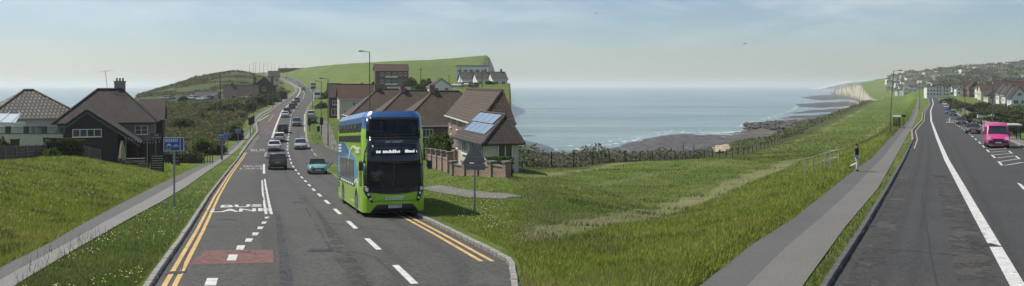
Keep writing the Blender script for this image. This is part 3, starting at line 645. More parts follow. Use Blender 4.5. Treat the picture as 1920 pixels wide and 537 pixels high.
def make_car(kind, col):
    S = dict(hatch=(4.05, 1.78, 1.50), suv=(4.45, 1.88, 1.66), sedan=(4.6, 1.82, 1.45), mpv=(4.4, 1.84, 1.72), mini=(3.75, 1.72, 1.38))[kind]
    L, W, H = S; root = empty('car'); k = H / 1.5 if kind != 'mini' else 0.96; pm = PAINTS[col]
    lower = [(-.5, .42, .70, .80), (-.488, .30, .90, .92), (-.46, .26, .98, .97), (-.40, .22, 1.0, 1), (0, .19, .98, 1), (.18, .19, .96, 1), (.32, .20, .89, .99), (.43, .22, .78, .95), (.48, .28, .66, .86), (.5, .36, .55, .74)]
    b = MB(); secs = []
    for fy, zb, zt, wf in lower:
        w = W / 2 * wf; zb *= k; zt *= k; y = fy * L
        secs.append([(-w * .88, y, zb), (w * .88, y, zb), (w * .99, y, zb + (zt - zb) * .3), (w, y, zb + (zt - zb) * .55), (w * .96, y, zt - .05), (w * .86, y, zt), (0, y, zt + .03), (-w * .86, y, zt), (-w * .96, y, zt - .05), (-w, y, zb + (zt - zb) * .55), (-w * .99, y, zb + (zt - zb) * .3)])
    b.loft(secs); b.build('body', pm, root, smooth=True)
    yb, yr, yf, yw = dict(hatch=(-.475, -.40, .03, .25), suv=(-.475, -.41, .04, .25), sedan=(-.36, -.22, .05, .25), mpv=(-.48, -.43, .08, .33), mini=(-.2, -.12, .05, .2))[kind]
    zb = .96 * k; wb, wt = W / 2 * .93, W / 2 * .76
    if kind != 'mini':
        g = MB(); lo = [(-wb, yb * L, zb), (wb, yb * L, zb), (wb, yw * L, zb), (-wb, yw * L, zb)]; hi = [(-wt, yr * L, H - .05), (wt, yr * L, H - .05), (wt, yf * L, H - .05), (-wt, yf * L, H - .05)]
        g.loft([lo, hi]); g.build('window_glass', GLASS, root)
        r = MB(); r.loft([[(x * 1.04, y * 1.0 + (-.04 if y < 0 else .03), H - .07) for x, y, z in hi], [(x * 1.02, y, H - .025) for x, y, z in hi], [(x * .85, y * .9, H) for x, y, z in hi]]); r.build('roof', pm, root, smooth=True)
        for i in range(4): MB().tube(Vector(lo[i]), Vector(hi[i]), .05, .045, 6).build('pillar', pm, root)
        for s in (-1, 1): MB().tube((s * wb, (yb + yw) / 2 * L, zb), (s * wt, (yr + yf) / 2 * L, H - .05), .045, .04, 6).build('pillar', BLK, root)
    else:
        for s in (-1, 1): MB().tube((s * wb, yw * L, zb), (s * wt, yf * L, H - .03), .04, .035, 6).build('pillar', BLK, root)
        MB().tube((-wt, yf * L, H - .03), (wt, yf * L, H - .03), .035, n=6).build('windscreen_rail', BLK, root)
        MB().slab([(-wb, yw * L, zb), (wb, yw * L, zb), (wt, yf * L, H - .04), (-wt, yf * L, H - .04)], .012).build('windscreen', GLASS, root)
        c = MB(); c.bx(-wb * .88, wb * .88, -.33 * L, .16 * L, zb - .1, zb + .075); c.build('cockpit', BLK, root)
        for s in (-.38, .38):
            for yy in (-.02, -.22):
                q = MB(); q.box((s, yy * L, zb + .12), (.46, .14, .40), taper=.8); q.box((s, yy * L, zb + .38), (.24, .10, .16), taper=.85); q.build('seat', mat('seat_cream', (.32, .30, .27), .7), root)
        MB().box((0, -.36 * L, zb + .09), (W * .8, .36, .2), taper=.85).build('folded_hood', BLK, root)
    for s in (-1, 1):
        for fy in (-.315, .31): wheel(root, s * (W / 2 - .12), fy * L, .32 * (1.08 if kind in ('suv', 'mpv') else 1), .22)
        if kind == 'mini': MB().tube((s * .56, .40 * L, .66), (s * .56, .478 * L, .66), .15, .145, 12).build('headlight', LAMPW, root)
        else: MB().box((s * W * .36, .462 * L, .66 * k), (.34, .12, .15 * k)).build('headlight', LAMPW, root)
        MB().box((s * W * .42, -.484 * L, .80 * k), (.22, .08, .22 * k)).build('tail_light', LAMPR, root)
        MB().box((s * (W / 2 + .09), .17 * L, zb + .05), (.2, .12, .14)).build('mirror', pm, root)
    MB().box((0, .497 * L, .50 * k), (W * .62, .05, .17 * k)).build('grille', BLK, root)
    MB().box((0, -.497 * L, .40 * k), (W * .8, .06, .16 * k)).build('rear_bumper', BLK, root)
    MB().box((0, .5 * L + .02, .42 * k), (.52, .02, .11)).build('number_plate', PLATE_W, root)
    MB().box((0, -.5 * L - .02, .68 * k), (.52, .02, .11)).build('number_plate', PLATE_Y, root)
    return root
_cars = {}
def get_car(kind, col):
    if (kind, col) in _cars: return copy_tree(_cars[(kind, col)])
    o = make_car(kind, col); _cars[(kind, col)] = o; return o
def seat_on(root, T, zr, px, py, toward, label, cat='car', group=None, du=0.0, skew=0.0, dz=0.0, Y=None):
    p = roadpt(px, py, zr) if Y is None else Vector((XW(px, Y), Y, float(zr(Y)))); Y = p.y; e = max(1.0, Y * .03)
    dX = float(XW(edge(T, zr, Y + e), Y + e) - XW(edge(T, zr, Y - e), Y - e)) / (2 * e); dZ = float(zr(Y + e) - zr(Y - e)) / (2 * e)
    rz = -math.atan(dX) + skew; rx = math.atan(dZ / math.hypot(1, dX))
    if toward: rz += math.pi; rx = -rx
    root.location = (p.x, p.y, p.z + 0.008 + dz); root.rotation_euler = Euler((rx, 0, rz), 'XYZ')
    return tag(root, label, cat, group)
GL = 'vehicles on the climbing coast road'
for kind, col, px, py, tw, lab in [
    ('suv', 'charcoal', 520, 317, 0, 'charcoal sport utility car driving away, nearest in the queue of traffic'),
    ('sedan', 'white', 514.5, 282.5, 0, 'white saloon car driving away ahead of the charcoal one'),
    ('hatch', 'white', 524, 265.5, 0, 'white hatchback driving away with dark rear window, before the crossing'),
    ('suv', 'black', 530.5, 249, 0, 'black car with pale roof edge driving away, past the zigzag lines'),
    ('sedan', 'white', 534.5, 220, 0, 'white saloon car driving away further up beside the red bus lane'),
    ('hatch', 'black', 538.5, 212.5, 0, 'small black car just in front of the far white saloon'),
    ('suv', 'black', 548, 204, 0, 'tall black car driving away where the road starts to bend'),
    ('hatch', 'charcoal', 551.5, 198, 0, 'dark hatchback close in front of the tall black car'),
    ('mpv', 'grey', 557, 192, 0, 'grey van-like car leading the queue at the bend'),
    ('mpv', 'grey', 556.5, 236.5, 1, 'grey people carrier coming towards the viewer in mid road'),
    ('sedan', 'silver', 563.5, 279, 1, 'silver saloon car coming towards the viewer'),
    ('mini', 'teal', 594.5, 325.5, 1, 'small teal open-top car coming down beside the bus'),
    ('mpv', 'black', 569, 170, 1, 'black van-like car coming over the far bend'),
    ('hatch', 'silver', 560, 161, 1, 'tiny silver car on the far bend'),
    ('sedan', 'white', 553, 154, 1, 'tiny white car high on the far hill road'),
    ('hatch', 'charcoal', 536, 147, 1, 'tiny dark car below the hilltop masts'),
    ('hatch', 'black', 519, 141, 0, 'tiny black car near the hilltop crest'),
    ('hatch', 'white', 510, 139.3, 0, 'tiny white car on the hilltop crest')]:
    c = get_car(kind, col); seat_on(c, T_LC, zrL, px, py, tw, lab, group=GL)
def stand(root, px, Y, rz, label, cat, group=None, dz=0.0):
    root.location = on(px, Y, dz); root.rotation_euler = Euler((0, 0, rz), 'XYZ'); return tag(root, label, cat, group)
stand(get_car('suv', 'white'), 583.5, 205, R(12), 'white car parked in the side turning behind the dark one', 'car')
stand(get_car('sedan', 'black'), 586.5, 183, R(12), 'black car waiting in the side turning', 'car')
GRR = 'traffic coming along the road past the meadow'
for kind, col, px, py, lab in [('sedan', 'maroon', 1824, 250.5, 'dark maroon car right behind the pink van'), ('hatch', 'charcoal', 1802, 234.5, 'charcoal hatchback second behind the pink van'),
                               ('hatch', 'navy', 1786.5, 217.5, 'dark blue hatchback third behind the pink van'), ('hatch', 'silver', 1774.5, 203.5, 'silver hatchback fourth behind the pink van'),
                               ('suv', 'silver', 1771.5, 198.5, 'silver grey car fifth behind the pink van'), ('hatch', 'black', 1766, 192.5, 'small black car last in the line behind the pink van')]:
    seat_on(get_car(kind, col), T_RR, zrR, px, py, 1, lab, group=GRR)
seat_on(get_car('hatch', 'blue'), T_RR, zrR, 1778.5, 213.5, 1, 'blue car standing half hidden beside the dark blue hatchback', group=GRR)

# ---- pink van
def make_van():
    root = empty('van'); pm = PAINTS['pink']; L, W, H = 5.6, 1.99, 2.42; b = MB(); secs = []
    prof = [(-2.8, .38, 2.28, .90), (-2.76, .30, 2.36, .96), (-2.5, .28, 2.42, 1), (.95, .28, 2.42, 1), (1.25, .28, 2.36, .99), (1.55, .28, 2.10, .98), (2.0, .28, 1.40, .97), (2.35, .28, 1.12, .95), (2.66, .30, 1.0, .90), (2.78, .36, .86, .80), (2.81, .42, .70, .76)]
    for y, zb, zt, wf in prof:
        w = W / 2 * wf; top = .84 if zt > 1.5 else .9
        secs.append([(-w * .94, y, zb), (w * .94, y, zb), (w, y, zb + .3), (w, y, zb + (zt - zb) * .55), (w * (top + .08), y, zt - .16 if zt > 1.5 else zt - .06), (w * (top - .06), y, zt - .02), (0, y, zt + .02), (-w * (top - .06), y, zt - .02), (-w * (top + .08), y, zt - .16 if zt > 1.5 else zt - .06), (-w, y, zb + (zt - zb) * .55), (-w, y, zb + .3)])
    b.loft(secs); b.build('body', pm, root, smooth=True)
    MB().slab([(-.86, 2.05, 1.36), (.86, 2.05, 1.36), (.74, 1.56, 2.12), (-.74, 1.56, 2.12)][::1], .03).build('windscreen', GLASS, root)
    for s in (-1, 1):
        MB().slab([(s * 1.0, 1.9, 1.35), (s * 1.0, .95, 1.35), (s * .945, .95, 2.0), (s * .945, 1.45, 2.0)][::s], .03).build('side_window', GLASS, root)
        MB().slab([(s * 1.005, .55, 1.40), (s * 1.005, -.5, 1.40), (s * .955, -.5, 2.0), (s * .955, .55, 2.0)][::s], .03).build('side_window', GLASS, root)
        MB().box((s * 1.0, .78, 1.2), (.012, .02, 1.5)).build('door_seam', BLK, root)
        MB().box((s * .74, 2.66, .96), (.32, .22, .3), taper=.85).build('headlight', LAMPW, root)
        MB().box((s * 1.12, 1.75, 1.42), (.24, .12, .3)).build('mirror', pm, root)
        MB().box((s * .9, -2.78, 1.1), (.14, .06, .6)).build('tail_light', LAMPR, root)
        for y in (-1.75, 1.75): wheel(root, s * .86, y, .35, .24)
    MB().box((0, 2.79, .62), (1.5, .1, .2)).build('bumper', BLK, root); MB().box((0, 2.81, .84), (.9, .06, .14)).build('grille', BLK, root)
    MB().box((0, 2.86, .55), (.52, .02, .11)).build('number_plate', PLATE_W, root)
    MB().box((0, 1.72, 2.28), (1.3, .1, .05)).build('roof_marker', PAINTS['white'], root)
    return root
seat_on(make_van(), T_RR, zrR, 1868, 276, 1, 'bright pink high-roof delivery van coming towards the viewer', 'van')

# ---- lorry and bus far up the hill
def make_far_bus():
    root = empty('bus'); MB().box((0, 0, 2.3), (2.5, 10.5, 3.9)).build('body', PAINTS['white'], root)
    for z in (1.7, 3.3): MB().box((0, 0, z), (2.54, 10.54, .8)).build('window_band', GLASS, root)
    MB().box((0, 0, 1.0), (2.53, 10.53, .5)).build('skirt_stripe', PAINTS['blue'], root)
    for s in (-1, 1):
        for y in (-3, 3): wheel(root, s * 1.1, y, .5, .28)
    return root
seat_on(make_far_bus(), T_LC, zrL, 587, 169.5, 1, 'distant pale double-decker bus coming down the hill', 'bus')
def make_lorry():
    root = empty('lorry'); MB().box((0, -1, 2.1), (2.5, 6, 2.8)).build('cargo_box', PAINTS['white'], root); MB().box((0, 3, 1.6), (2.3, 1.8, 2.2), taper=.9).build('cab', PAINTS['white'], root)
    MB().box((0, 3.85, 2.0), (2.0, .1, .8)).build('windscreen', GLASS, root)
    for s in (-1, 1):
        for y in (-3, 2.8): wheel(root, s * 1.05, y, .48, .28)
    return root
_l = make_lorry(); stand(_l, 596, 330, R(180 + 10), 'white lorry with box body on the far side road', 'lorry')

# ---- the double-decker bus
BUSG = mat('bus_green', (0.33, 0.58, 0.028), 0.3, coat=0.5, col2=(0.27, 0.48, 0.035), scale=1.4, detail=8); BUSB = mat('bus_blue', (0.028, 0.135, 0.36), 0.3, coat=0.5)
BUSLB = mat('bus_light_blue', (0.09, 0.30, 0.52), 0.35, coat=0.4); BUSLG = mat('bus_pale_green', (0.52, 0.66, 0.40), 0.4); BUSN = mat('bus_navy_mask', (0.008, 0.011, 0.022), 0.22, coat=0.4)
LETTER = mat('lettering_white', (0.72, 0.74, 0.70), 0.5); LED = mat('led_text', (0.9, 0.9, 0.9), 0.5, emit=(1, 1, 1), estr=.55)
def clear_glass():
    m = bpy.data.materials.new('windscreen_glass'); m.use_nodes = True; b = m.node_tree.nodes['Principled BSDF']
    b.inputs['Base Color'].default_value = (0.012, 0.022, 0.034, 1); b.inputs['Roughness'].default_value = 0.04; b.inputs['Alpha'].default_value = 0.30; return m
CLEAR = clear_glass()
BW, BL = 1.275, 10.9
def hw(z): return BW - (0.05 * ss(3.3, 4.0, z) + 0.16 * ss(4.0, 4.34, z) ** 2)
def yf(x, z):
    a = abs(x) / BW
    return 0.34 * a ** 9 + 0.10 * a * a + 0.20 * max(0, (z - 2.2)) ** 1.0 * 0.55 + 0.55 * max(0, z - 4.05) ** 1.2 + 0.12 * max(0, 0.8 - z)
bus = empty('double_decker_bus')
zl = [.20, .42, .62, .8, 1.0, 1.15, 1.35, 1.6, 1.9, 2.15, 2.3, 2.5, 2.8, 3.05, 3.2, 3.4, 3.62, 3.8, 4.0, 4.1, 4.2, 4.28, 4.32]
fx = [-1, -.985, -.95, -.88, -.78, -.6, -.4, -.2, 0, .2, .4, .6, .78, .88, .95, .985, 1]
sh = MB(); rings = []
for z in zl:
    w = float(hw(z)); ring = [(f * w, yf(f * w * BW / w, z), z) for f in fx]
    rb = BL - 0.25 * max(0, z - 4.1); ring += [(w, rb - .12, z), (w * .94, rb, z), (-w * .94, rb, z), (-w, rb - .12, z)]; rings.append(ring)
n = len(rings[0]); pts = [p for r in rings for p in r]; fs = []; ms = []
for k in range(len(zl) - 1):
    for i in range(n):
        j = (i + 1) % n; zm = (zl[k] + zl[k + 1]) / 2
        if 3 <= i <= 12 and (1.15 < zm < 2.15 or 3.2 < zm < 4.0): continue      # windscreen openings
        fs.append((k * n + i, k * n + j, (k + 1) * n + j, (k + 1) * n + i)); ms.append(1 if zm > 3.62 else 0)
fs += [tuple(range(n - 1, -1, -1)), tuple((len(zl) - 1) * n + i for i in range(n))]; ms += [2, 1]
sh.v = pts; sh.f = fs; sh.m = ms
sh.build('body', [BUSG, BUSB, BLK], bus, smooth=False)
def fpanel(name, zs, xl, xr, off, m, parent=bus, nx=14, smooth=True):
    """panel lying on the curved front: left and right limits per height"""
    V = []; nz = len(zs)
    for z, a, b in zip(zs, xl, xr):
        for i in range(nx + 1):
            x = a + (b - a) * i / nx; V.append((x, yf(x, z) - off, z))
    mb = MB().add(V, [(r * (nx + 1) + i, r * (nx + 1) + i + 1, (r + 1) * (nx + 1) + i + 1, (r + 1) * (nx + 1) + i) for r in range(nz - 1) for i in range(nx)])
    o = mb.build(name, m, parent, smooth=smooth, recalc=False)
    sol = o.modifiers.new('t', 'SOLIDIFY'); sol.thickness = 0.012; sol.offset = 1 if False else 0
    return o
zz = [2.14, 2.3, 2.5, 2.7, 2.85, 3.0, 3.21]; e = [1.22, 1.225, 1.215, 1.18, 1.12, 1.08, 1.06]
mask = fpanel('destination_mask', zz, [-q for q in e], e, .012, BUSN)
fpanel('destination_screen', [2.52, 2.70, 2.94], [-.93] * 3, [.93] * 3, .022, mat('display_black', (.012, .02, .026), .2), mask)
# frame round the upper windscreen
for a, b, c, d in ((3.19, 3.27, 1.06, 1.06), (3.95, 4.06, 1.03, 1.0)): fpanel('windscreen_surround', [a, b], [-c, -d], [c, d], .013, BUSN)
for s in (-1, 1): fpanel('windscreen_surround', [3.2, 3.6, 4.05], [s * 1.06 - .05] * 3, [s * 1.06 + .06, s * 1.05 + .06, s * 1.02 + .06], .011, BUSN, nx=4)
fpanel('upper_windscreen', [3.2, 3.45, 3.75, 4.0], [-1.08, -1.07, -1.05, -1.03], [1.08, 1.07, 1.05, 1.03], .008, CLEAR)
fpanel('lower_windscreen', [1.0, 1.2, 1.5, 1.9, 2.18], [-1.05, -1.14, -1.18, -1.2, -1.2], [1.05, 1.14, 1.18, 1.2, 1.2], .008, CLEAR)
for s in (-1, 1): fpanel('windscreen_edge', [1.05, 1.3, 1.7, 2.16], [s * 1.15 - .07, s * 1.18 - .05, s * 1.2 - .04, s * 1.21 - .04], [s * 1.15 + .07, s * 1.18 + .055, s * 1.2 + .045, s * 1.21 + .04], .012, BUSN, nx=4)
# dipping black band under the windscreen, light clusters, lower bumper
xs = np.linspace(-1.2, 1.2, 21); V = []
for x in xs:
    top = 1.17; bot = 0.93 + 0.17 * (abs(x) / 1.2) ** 2.2; V += [(x, yf(x, bot) - .013, bot), (x, yf(x, top) - .013, top)]
MB().add(V, [(2 * i, 2 * i + 2, 2 * i + 3, 2 * i + 1) for i in range(20)]).build('scuttle_band', BUSN, bus, recalc=False)
for s in (-1, 1):
    c = fpanel('light_cluster', [.62, .75, .95, 1.15, 1.28], [s * .93 - .02, s * .97 - .07, s * 1.06 - .12, s * 1.12 - .12, s * 1.16 - .06], [s * .93 + .06, s * 1.0 + .07, s * 1.08 + .09, s * 1.14 + .08, s * 1.18 + .06], .016, BLK, nx=5)
    for z, x, r in ((1.13, 1.10, .075), (.95, 1.05, .05), (.76, .98, .045)):
        MB().tube((s * x, yf(x, z) - .045, z), (s * x, yf(x, z) + .02, z), r, r * 1.1, 12).build('headlight', LAMPW, c)
fpanel('bumper_cutout', [.21, .38, .52], [-.98, -.86, -.72], [.98, .86, .72], .014, BLK)
fpanel('bumper_crease', [.655, .675], [-.86, -.86], [.86, .86], .009, BUSLG if False else mat('bus_green_dark', (.10, .24, .012), .4))
MB().box((0, yf(0, .44) - .04, .44), (.54, .02, .125)).build('number_plate', PLATE_W, bus)
def ftext(s, x, z, size, m, off, name, width=None, bold=0.0, rz=0):
    o = text_mesh(s, size, m, name, bus, extrude=.004, bold=bold, width=width); o.rotation_euler = (R(90), 0, 0); o.location = (x, yf(x, z) - off, z); return o
ftext('coaster', 0, .80, .30, LETTER, .02, 'fleet_name', .80, .006)
ftext('YY73 THB', 0, .44, .11, BLK, .055, 'plate_characters', .47)
ftext('SAMI GARRETT', 0, 3.06, .12, LETTER, .02, 'bus_name', .72)
# only the lower halves of the lit letters show in the photograph: broken white marks
_x = -.74
for wds in ((.07, .04, .08), (.10, .09, .07, .08, .06, .09, .07, .08, .07), (.05, .08, .07, .09, .07, .04), (.035,)):
    mk = MB()
    for wd_ in wds:
        hh = rnd.uniform(.07, .125); mk.bx(_x, _x + wd_ * .8, yf(_x, 2.66) - .045, yf(_x, 2.66) - .034, 2.61, 2.61 + hh); _x += wd_
    mk.build('display_text', LED, bus); _x += .075 if len(wds) != 9 else .2
for s in (-1, 1):
    a = MB(); a.tube((s * 1.2, .12, 2.32), (s * 1.38, -.22, 2.25), .025, n=6); a.box((s * 1.40, -.24, 2.10), (.17, .14, .34), taper=.9); a.build('mirror', BLK, bus)
MB().tube((-.5, yf(.5, 1.2) - .03, 1.18), (.45, yf(.3, 1.5) - .03, 1.32), .012, n=5).build('wiper', BLK, bus)
# side panels: polygons in (y, z) on the offside
def spanel(name, poly, m, off=.012, parent=bus, side=-1, t=.012):
    n_ = len(poly); V = []
    for d in (off, off - t):
        V += [(side * (float(hw(z)) + d), y, z) for y, z in poly]
    mb = MB().add(V, [tuple(range(n_)), tuple(range(2 * n_ - 1, n_ - 1, -1))] + [((i + 1) % n_, i, n_ + i, n_ + (i + 1) % n_) for i in range(n_)])
    return mb.build(name, m, parent)
def curve_poly(fwd, back): return fwd + back[::-1]
for sd in (-1, 1):
    front = [(3.9 - 1.9 * ((z - 1.3) / 1.7) ** 1.6 if z > 1.3 else 3.9, z) for z in np.linspace(1.3, 3.02, 9)]
    if sd < 0:
        spanel('blue_livery', [(10.75, 1.3), (2.9, 1.3)] + [(2.9 - 0.9 * math.sin((z - 1.3) / 1.15 * math.pi), z) for z in np.linspace(1.35, 2.40, 9)] + [(4.6, 2.6), (6.3, 2.86), (7.2, 3.02), (10.75, 3.02)], BUSLB, .010, side=sd)
        spanel('dark_blue_livery', [(10.76, 2.35), (7.6, 2.35), (5.4, 2.55), (6.3, 2.86), (7.2, 3.02), (10.76, 3.02)], BUSB, .016, side=sd)
        arcp = [(3.4 + 2.6 * math.cos(a), 1.5 + 1.42 * math.sin(a)) for a in np.linspace(0.25, 2.2, 12)]
        spanel('pale_swoosh', arcp + [(3.4 + 2.35 * math.cos(a), 1.5 + 1.30 * math.sin(a)) for a in np.linspace(2.2, .25, 12)], BUSLG, .022, side=sd)
        spanel('pale_swoosh', [(1.6, .35), (1.75, .35), (1.75, .95), (1.95, 1.2), (2.5, 1.36), (3.2, 1.22), (3.2, 1.34), (2.5, 1.5), (1.8, 1.36), (1.6, 1.0)], BUSLG, .018, side=sd)
        o = text_mesh('coaster', .5, LETTER, 'fleet_name', bus, extrude=.004, bold=.006, width=1.5); o.rotation_euler = (R(90), 0, R(-90)); o.location = (-BW - .03, 1.75, 2.75)
        for k in range(3): spanel('side_lettering', [(8.9, 2.55 + k * .15), (10.3, 2.55 + k * .15), (10.3, 2.63 + k * .15), (8.9, 2.63 + k * .15)], LETTER, .024, side=sd)
        spanel('strapline_band', [(3.2, 1.12), (9.8, 1.12), (9.8, 1.30), (3.2, 1.30)], BLK, .016, side=sd)
        for k in range(7): spanel('side_lettering', [(3.5 + k * .85, 1.16), (4.1 + k * .85, 1.16), (4.1 + k * .85, 1.25), (3.5 + k * .85, 1.25)], LETTER, .022, side=sd)
        for k in range(5): spanel('engine_slat', [(10.0, .75 + k * .16), (10.78, .75 + k * .16), (10.78, .83 + k * .16), (10.0, .83 + k * .16)], BLK, .012, side=sd)
    ys = [.75, 2.2, 3.75, 5.3, 6.85, 8.4, 10.4]
    for a, b in zip(ys, ys[1:]):
        w = spanel('upper_window', [(a + .03, 3.06), (b - .03, 3.06), (b - .03, 3.86), (a + .03, 3.86)], BGLASS, .014, side=sd)
        if a > 1: spanel('hopper_window', [(a + .2, 3.66), (b - .3, 3.66), (b - .3, 3.82), (a + .2, 3.82)], BLK, .020, parent=w, side=sd)
    ys = [3.3, 4.9, 6.5, 8.1, 9.7]
    for a, b in zip(ys, ys[1:]): spanel('lower_window', [(a + .03, 1.36), (b - .03, 1.36), (b - .03, 2.28), (a + .03, 2.28)], BGLASS, .022, side=sd)
    spanel('cab_window', [(.55, 1.25), (1.3, 1.25), (1.3, 2.3), (.5, 2.3)], BGLASS, .014, side=sd)
    for y in (2.55, 8.35):
        spanel('wheel_arch', [(y + .62 * math.cos(a), max(.31, .46 + .62 * math.sin(a))) for a in np.linspace(-.25, math.pi + .25, 14)], BLK, .008, side=sd)
        wheel(bus, sd * 1.14, y, .48, .28)
# inside: floors, seats, driver's partition
INT = mat('bus_interior', (.05, .055, .06), .8); SEAT = mat('bus_seat', (.05, .07, .12), .8); RAIL = mat('grab_rail', (.35, .36, .33), .4)
MB().bx(-1.2, 1.2, .5, 10.6, 2.24, 2.3).build('upper_deck_floor', INT, bus); MB().bx(-1.2, 1.2, .6, 10.6, .9, .95).build('lower_deck_floor', INT, bus)
MB().bx(-1.15, 1.15, .42, .62, .95, 1.24).build('dashboard', BLK, bus)
for x in (-.85, -.4, .4, .85):
    for y in (1.5, 2.4):
        q = MB(); q.box((x, y, 3.0), (.42, .12, .85), taper=.9); q.box((x, y - .2, 2.72), (.42, .45, .1)); q.build('seat', SEAT, bus)
q = MB()
for y in (.75,): q.tube((-1.05, y, 3.35), (1.05, y, 3.35), .022, n=6)
for x in (-.35, .35, 1.0): q.tube((x, 1.3, 2.3), (x, 1.3, 4.1), .02, n=6)
q.build('grab_rail', RAIL, bus)
MB().bx(.05, .1, .8, 1.9, .95, 2.1).build('cab_partition', mat('partition', (.12, .13, .14), .4), bus)
q = MB()
for i in range(16):
    a, b = 2 * math.pi * i / 16, 2 * math.pi * (i + 1) / 16
    q.tube((-.62 + .24 * math.cos(a), .72 + .1 * math.sin(a), 1.38 + .2 * math.sin(a)), (-.62 + .24 * math.cos(b), .72 + .1 * math.sin(b), 1.38 + .2 * math.sin(b)), .02, n=5)
q.build('steering_wheel', BLK, bus)
_bp = roadpt(741, 408, zrL); bus_rz = math.atan(482 / F)
bus.location = (_bp.x, _bp.y, _bp.z + .01); bus.scale = (1.035,) * 3; bus.rotation_euler = Euler((-math.atan(0.0625 * math.cos(bus_rz)), 0, bus_rz), 'XYZ')
tag(bus, 'lime green and blue double-decker bus coming towards the viewer', 'bus')

# ---- people: one continuous skinned body, clothes as children
SKIN = mat('skin', (.30, .17, .11), .6); HAIR = mat('dark_hair', (.015, .012, .010), .7)
def skinned(name, joints, edges, radii, m, parent, sub=2):
    me = bpy.data.meshes.new(name); me.from_pydata([tuple(j) for j in joints], edges, []); me.materials.append(m); o = link(name, me, parent)
    o.modifiers.new('skin', 'SKIN'); me.skin_vertices.new() if not me.skin_vertices else None
    for i, r in enumerate(radii): me.skin_vertices[0].data[i].radius = r if isinstance(r, tuple) else (r, r)
    me.skin_vertices[0].data[0].use_root = True
    s = o.modifiers.new('sub', 'SUBSURF'); s.levels = sub; s.render_levels = sub
    dg = bpy.context.evaluated_depsgraph_get(); me2 = bpy.data.meshes.new_from_object(o.evaluated_get(dg)); o.modifiers.clear(); o.data = me2; me2.name = name
    me2.polygons.foreach_set('use_smooth', [True] * len(me2.polygons))
    return o
# ------------------------------------------------------------------ buildings
FRAME = mat('white_frame', (.66, .67, .65), .5); PANE = mat('window_pane', (.045, .055, .065), .08, var=.5, scale=1.5, spec=.6)
W_CREAM = mat('wall_cream', (.50, .46, .38), .85, var=.10, scale=1.0, bump=.1); W_WHITE = mat('wall_white', (.66, .66, .63), .8, var=.08, scale=1.0); W_PINK = mat('wall_mauve_render', (.205, .165, .165), .85, var=.12, scale=.8)
W_DARK = mat('black_boarding', (.016, .018, .026), .7, var=.3, scale=1.0, stretch=(.4, .4, 6)); W_BROWN = mat('dark_brick', (.115, .060, .045), .85, var=.3, scale=3)
W_TILE = mat('hung_tile', (.055, .036, .032), .8, var=.35, scale=2.5)
def brick_mat(name, c1, c2, mortar, sc_=1.0):
    m = bpy.data.materials.new(name); m.use_nodes = True; nt = m.node_tree; b = nt.nodes['Principled BSDF']; b.inputs['Roughness'].default_value = .9
    t = nt.nodes.new('ShaderNodeTexCoord'); mp = nt.nodes.new('ShaderNodeMapping'); mp.inputs['Rotation'].default_value = (R(90), 0, 0)
    sp = nt.nodes.new('ShaderNodeSeparateXYZ'); cb = nt.nodes.new('ShaderNodeCombineXYZ'); ad = nt.nodes.new('ShaderNodeMath'); ad.operation = 'ADD'
    nt.links.new(t.outputs['Object'], sp.inputs[0]); nt.links.new(sp.outputs[0], ad.inputs[0]); nt.links.new(sp.outputs[1], ad.inputs[1]); nt.links.new(ad.outputs[0], cb.inputs[0]); nt.links.new(sp.outputs[2], cb.inputs[1])
    br = nt.nodes.new('ShaderNodeTexBrick'); br.inputs['Color1'].default_value = (*c1, 1); br.inputs['Color2'].default_value = (*c2, 1); br.inputs['Mortar'].default_value = (*mortar, 1)
    br.inputs['Scale'].default_value = 1.0; br.inputs['Brick Width'].default_value = .225 * sc_; br.inputs['Row Height'].default_value = .075 * sc_; br.inputs['Mortar Size'].default_value = .010 * sc_
    nt.links.new(cb.outputs[0], br.inputs['Vector'])
    n = nt.nodes.new('ShaderNodeTexNoise'); n.inputs['Scale'].default_value = 1.3; n.inputs['Detail'].default_value = 6; nt.links.new(t.outputs['Object'], n.inputs['Vector'])
    mx = nt.nodes.new('ShaderNodeMixRGB'); mx.blend_type = 'OVERLAY'; mx.inputs[0].default_value = .6; nt.links.new(br.outputs[0], mx.inputs[1]); nt.links.new(n.outputs[0], mx.inputs[2]); nt.links.new(mx.outputs[0], b.inputs['Base Color'])
    return m
BRICK = brick_mat('red_brown_brick', (.22, .115, .078), (.15, .078, .055), (.26, .23, .20)); BRICKP = brick_mat('garden_brick', (.26, .15, .10), (.19, .115, .085), (.28, .25, .22), 1.6)
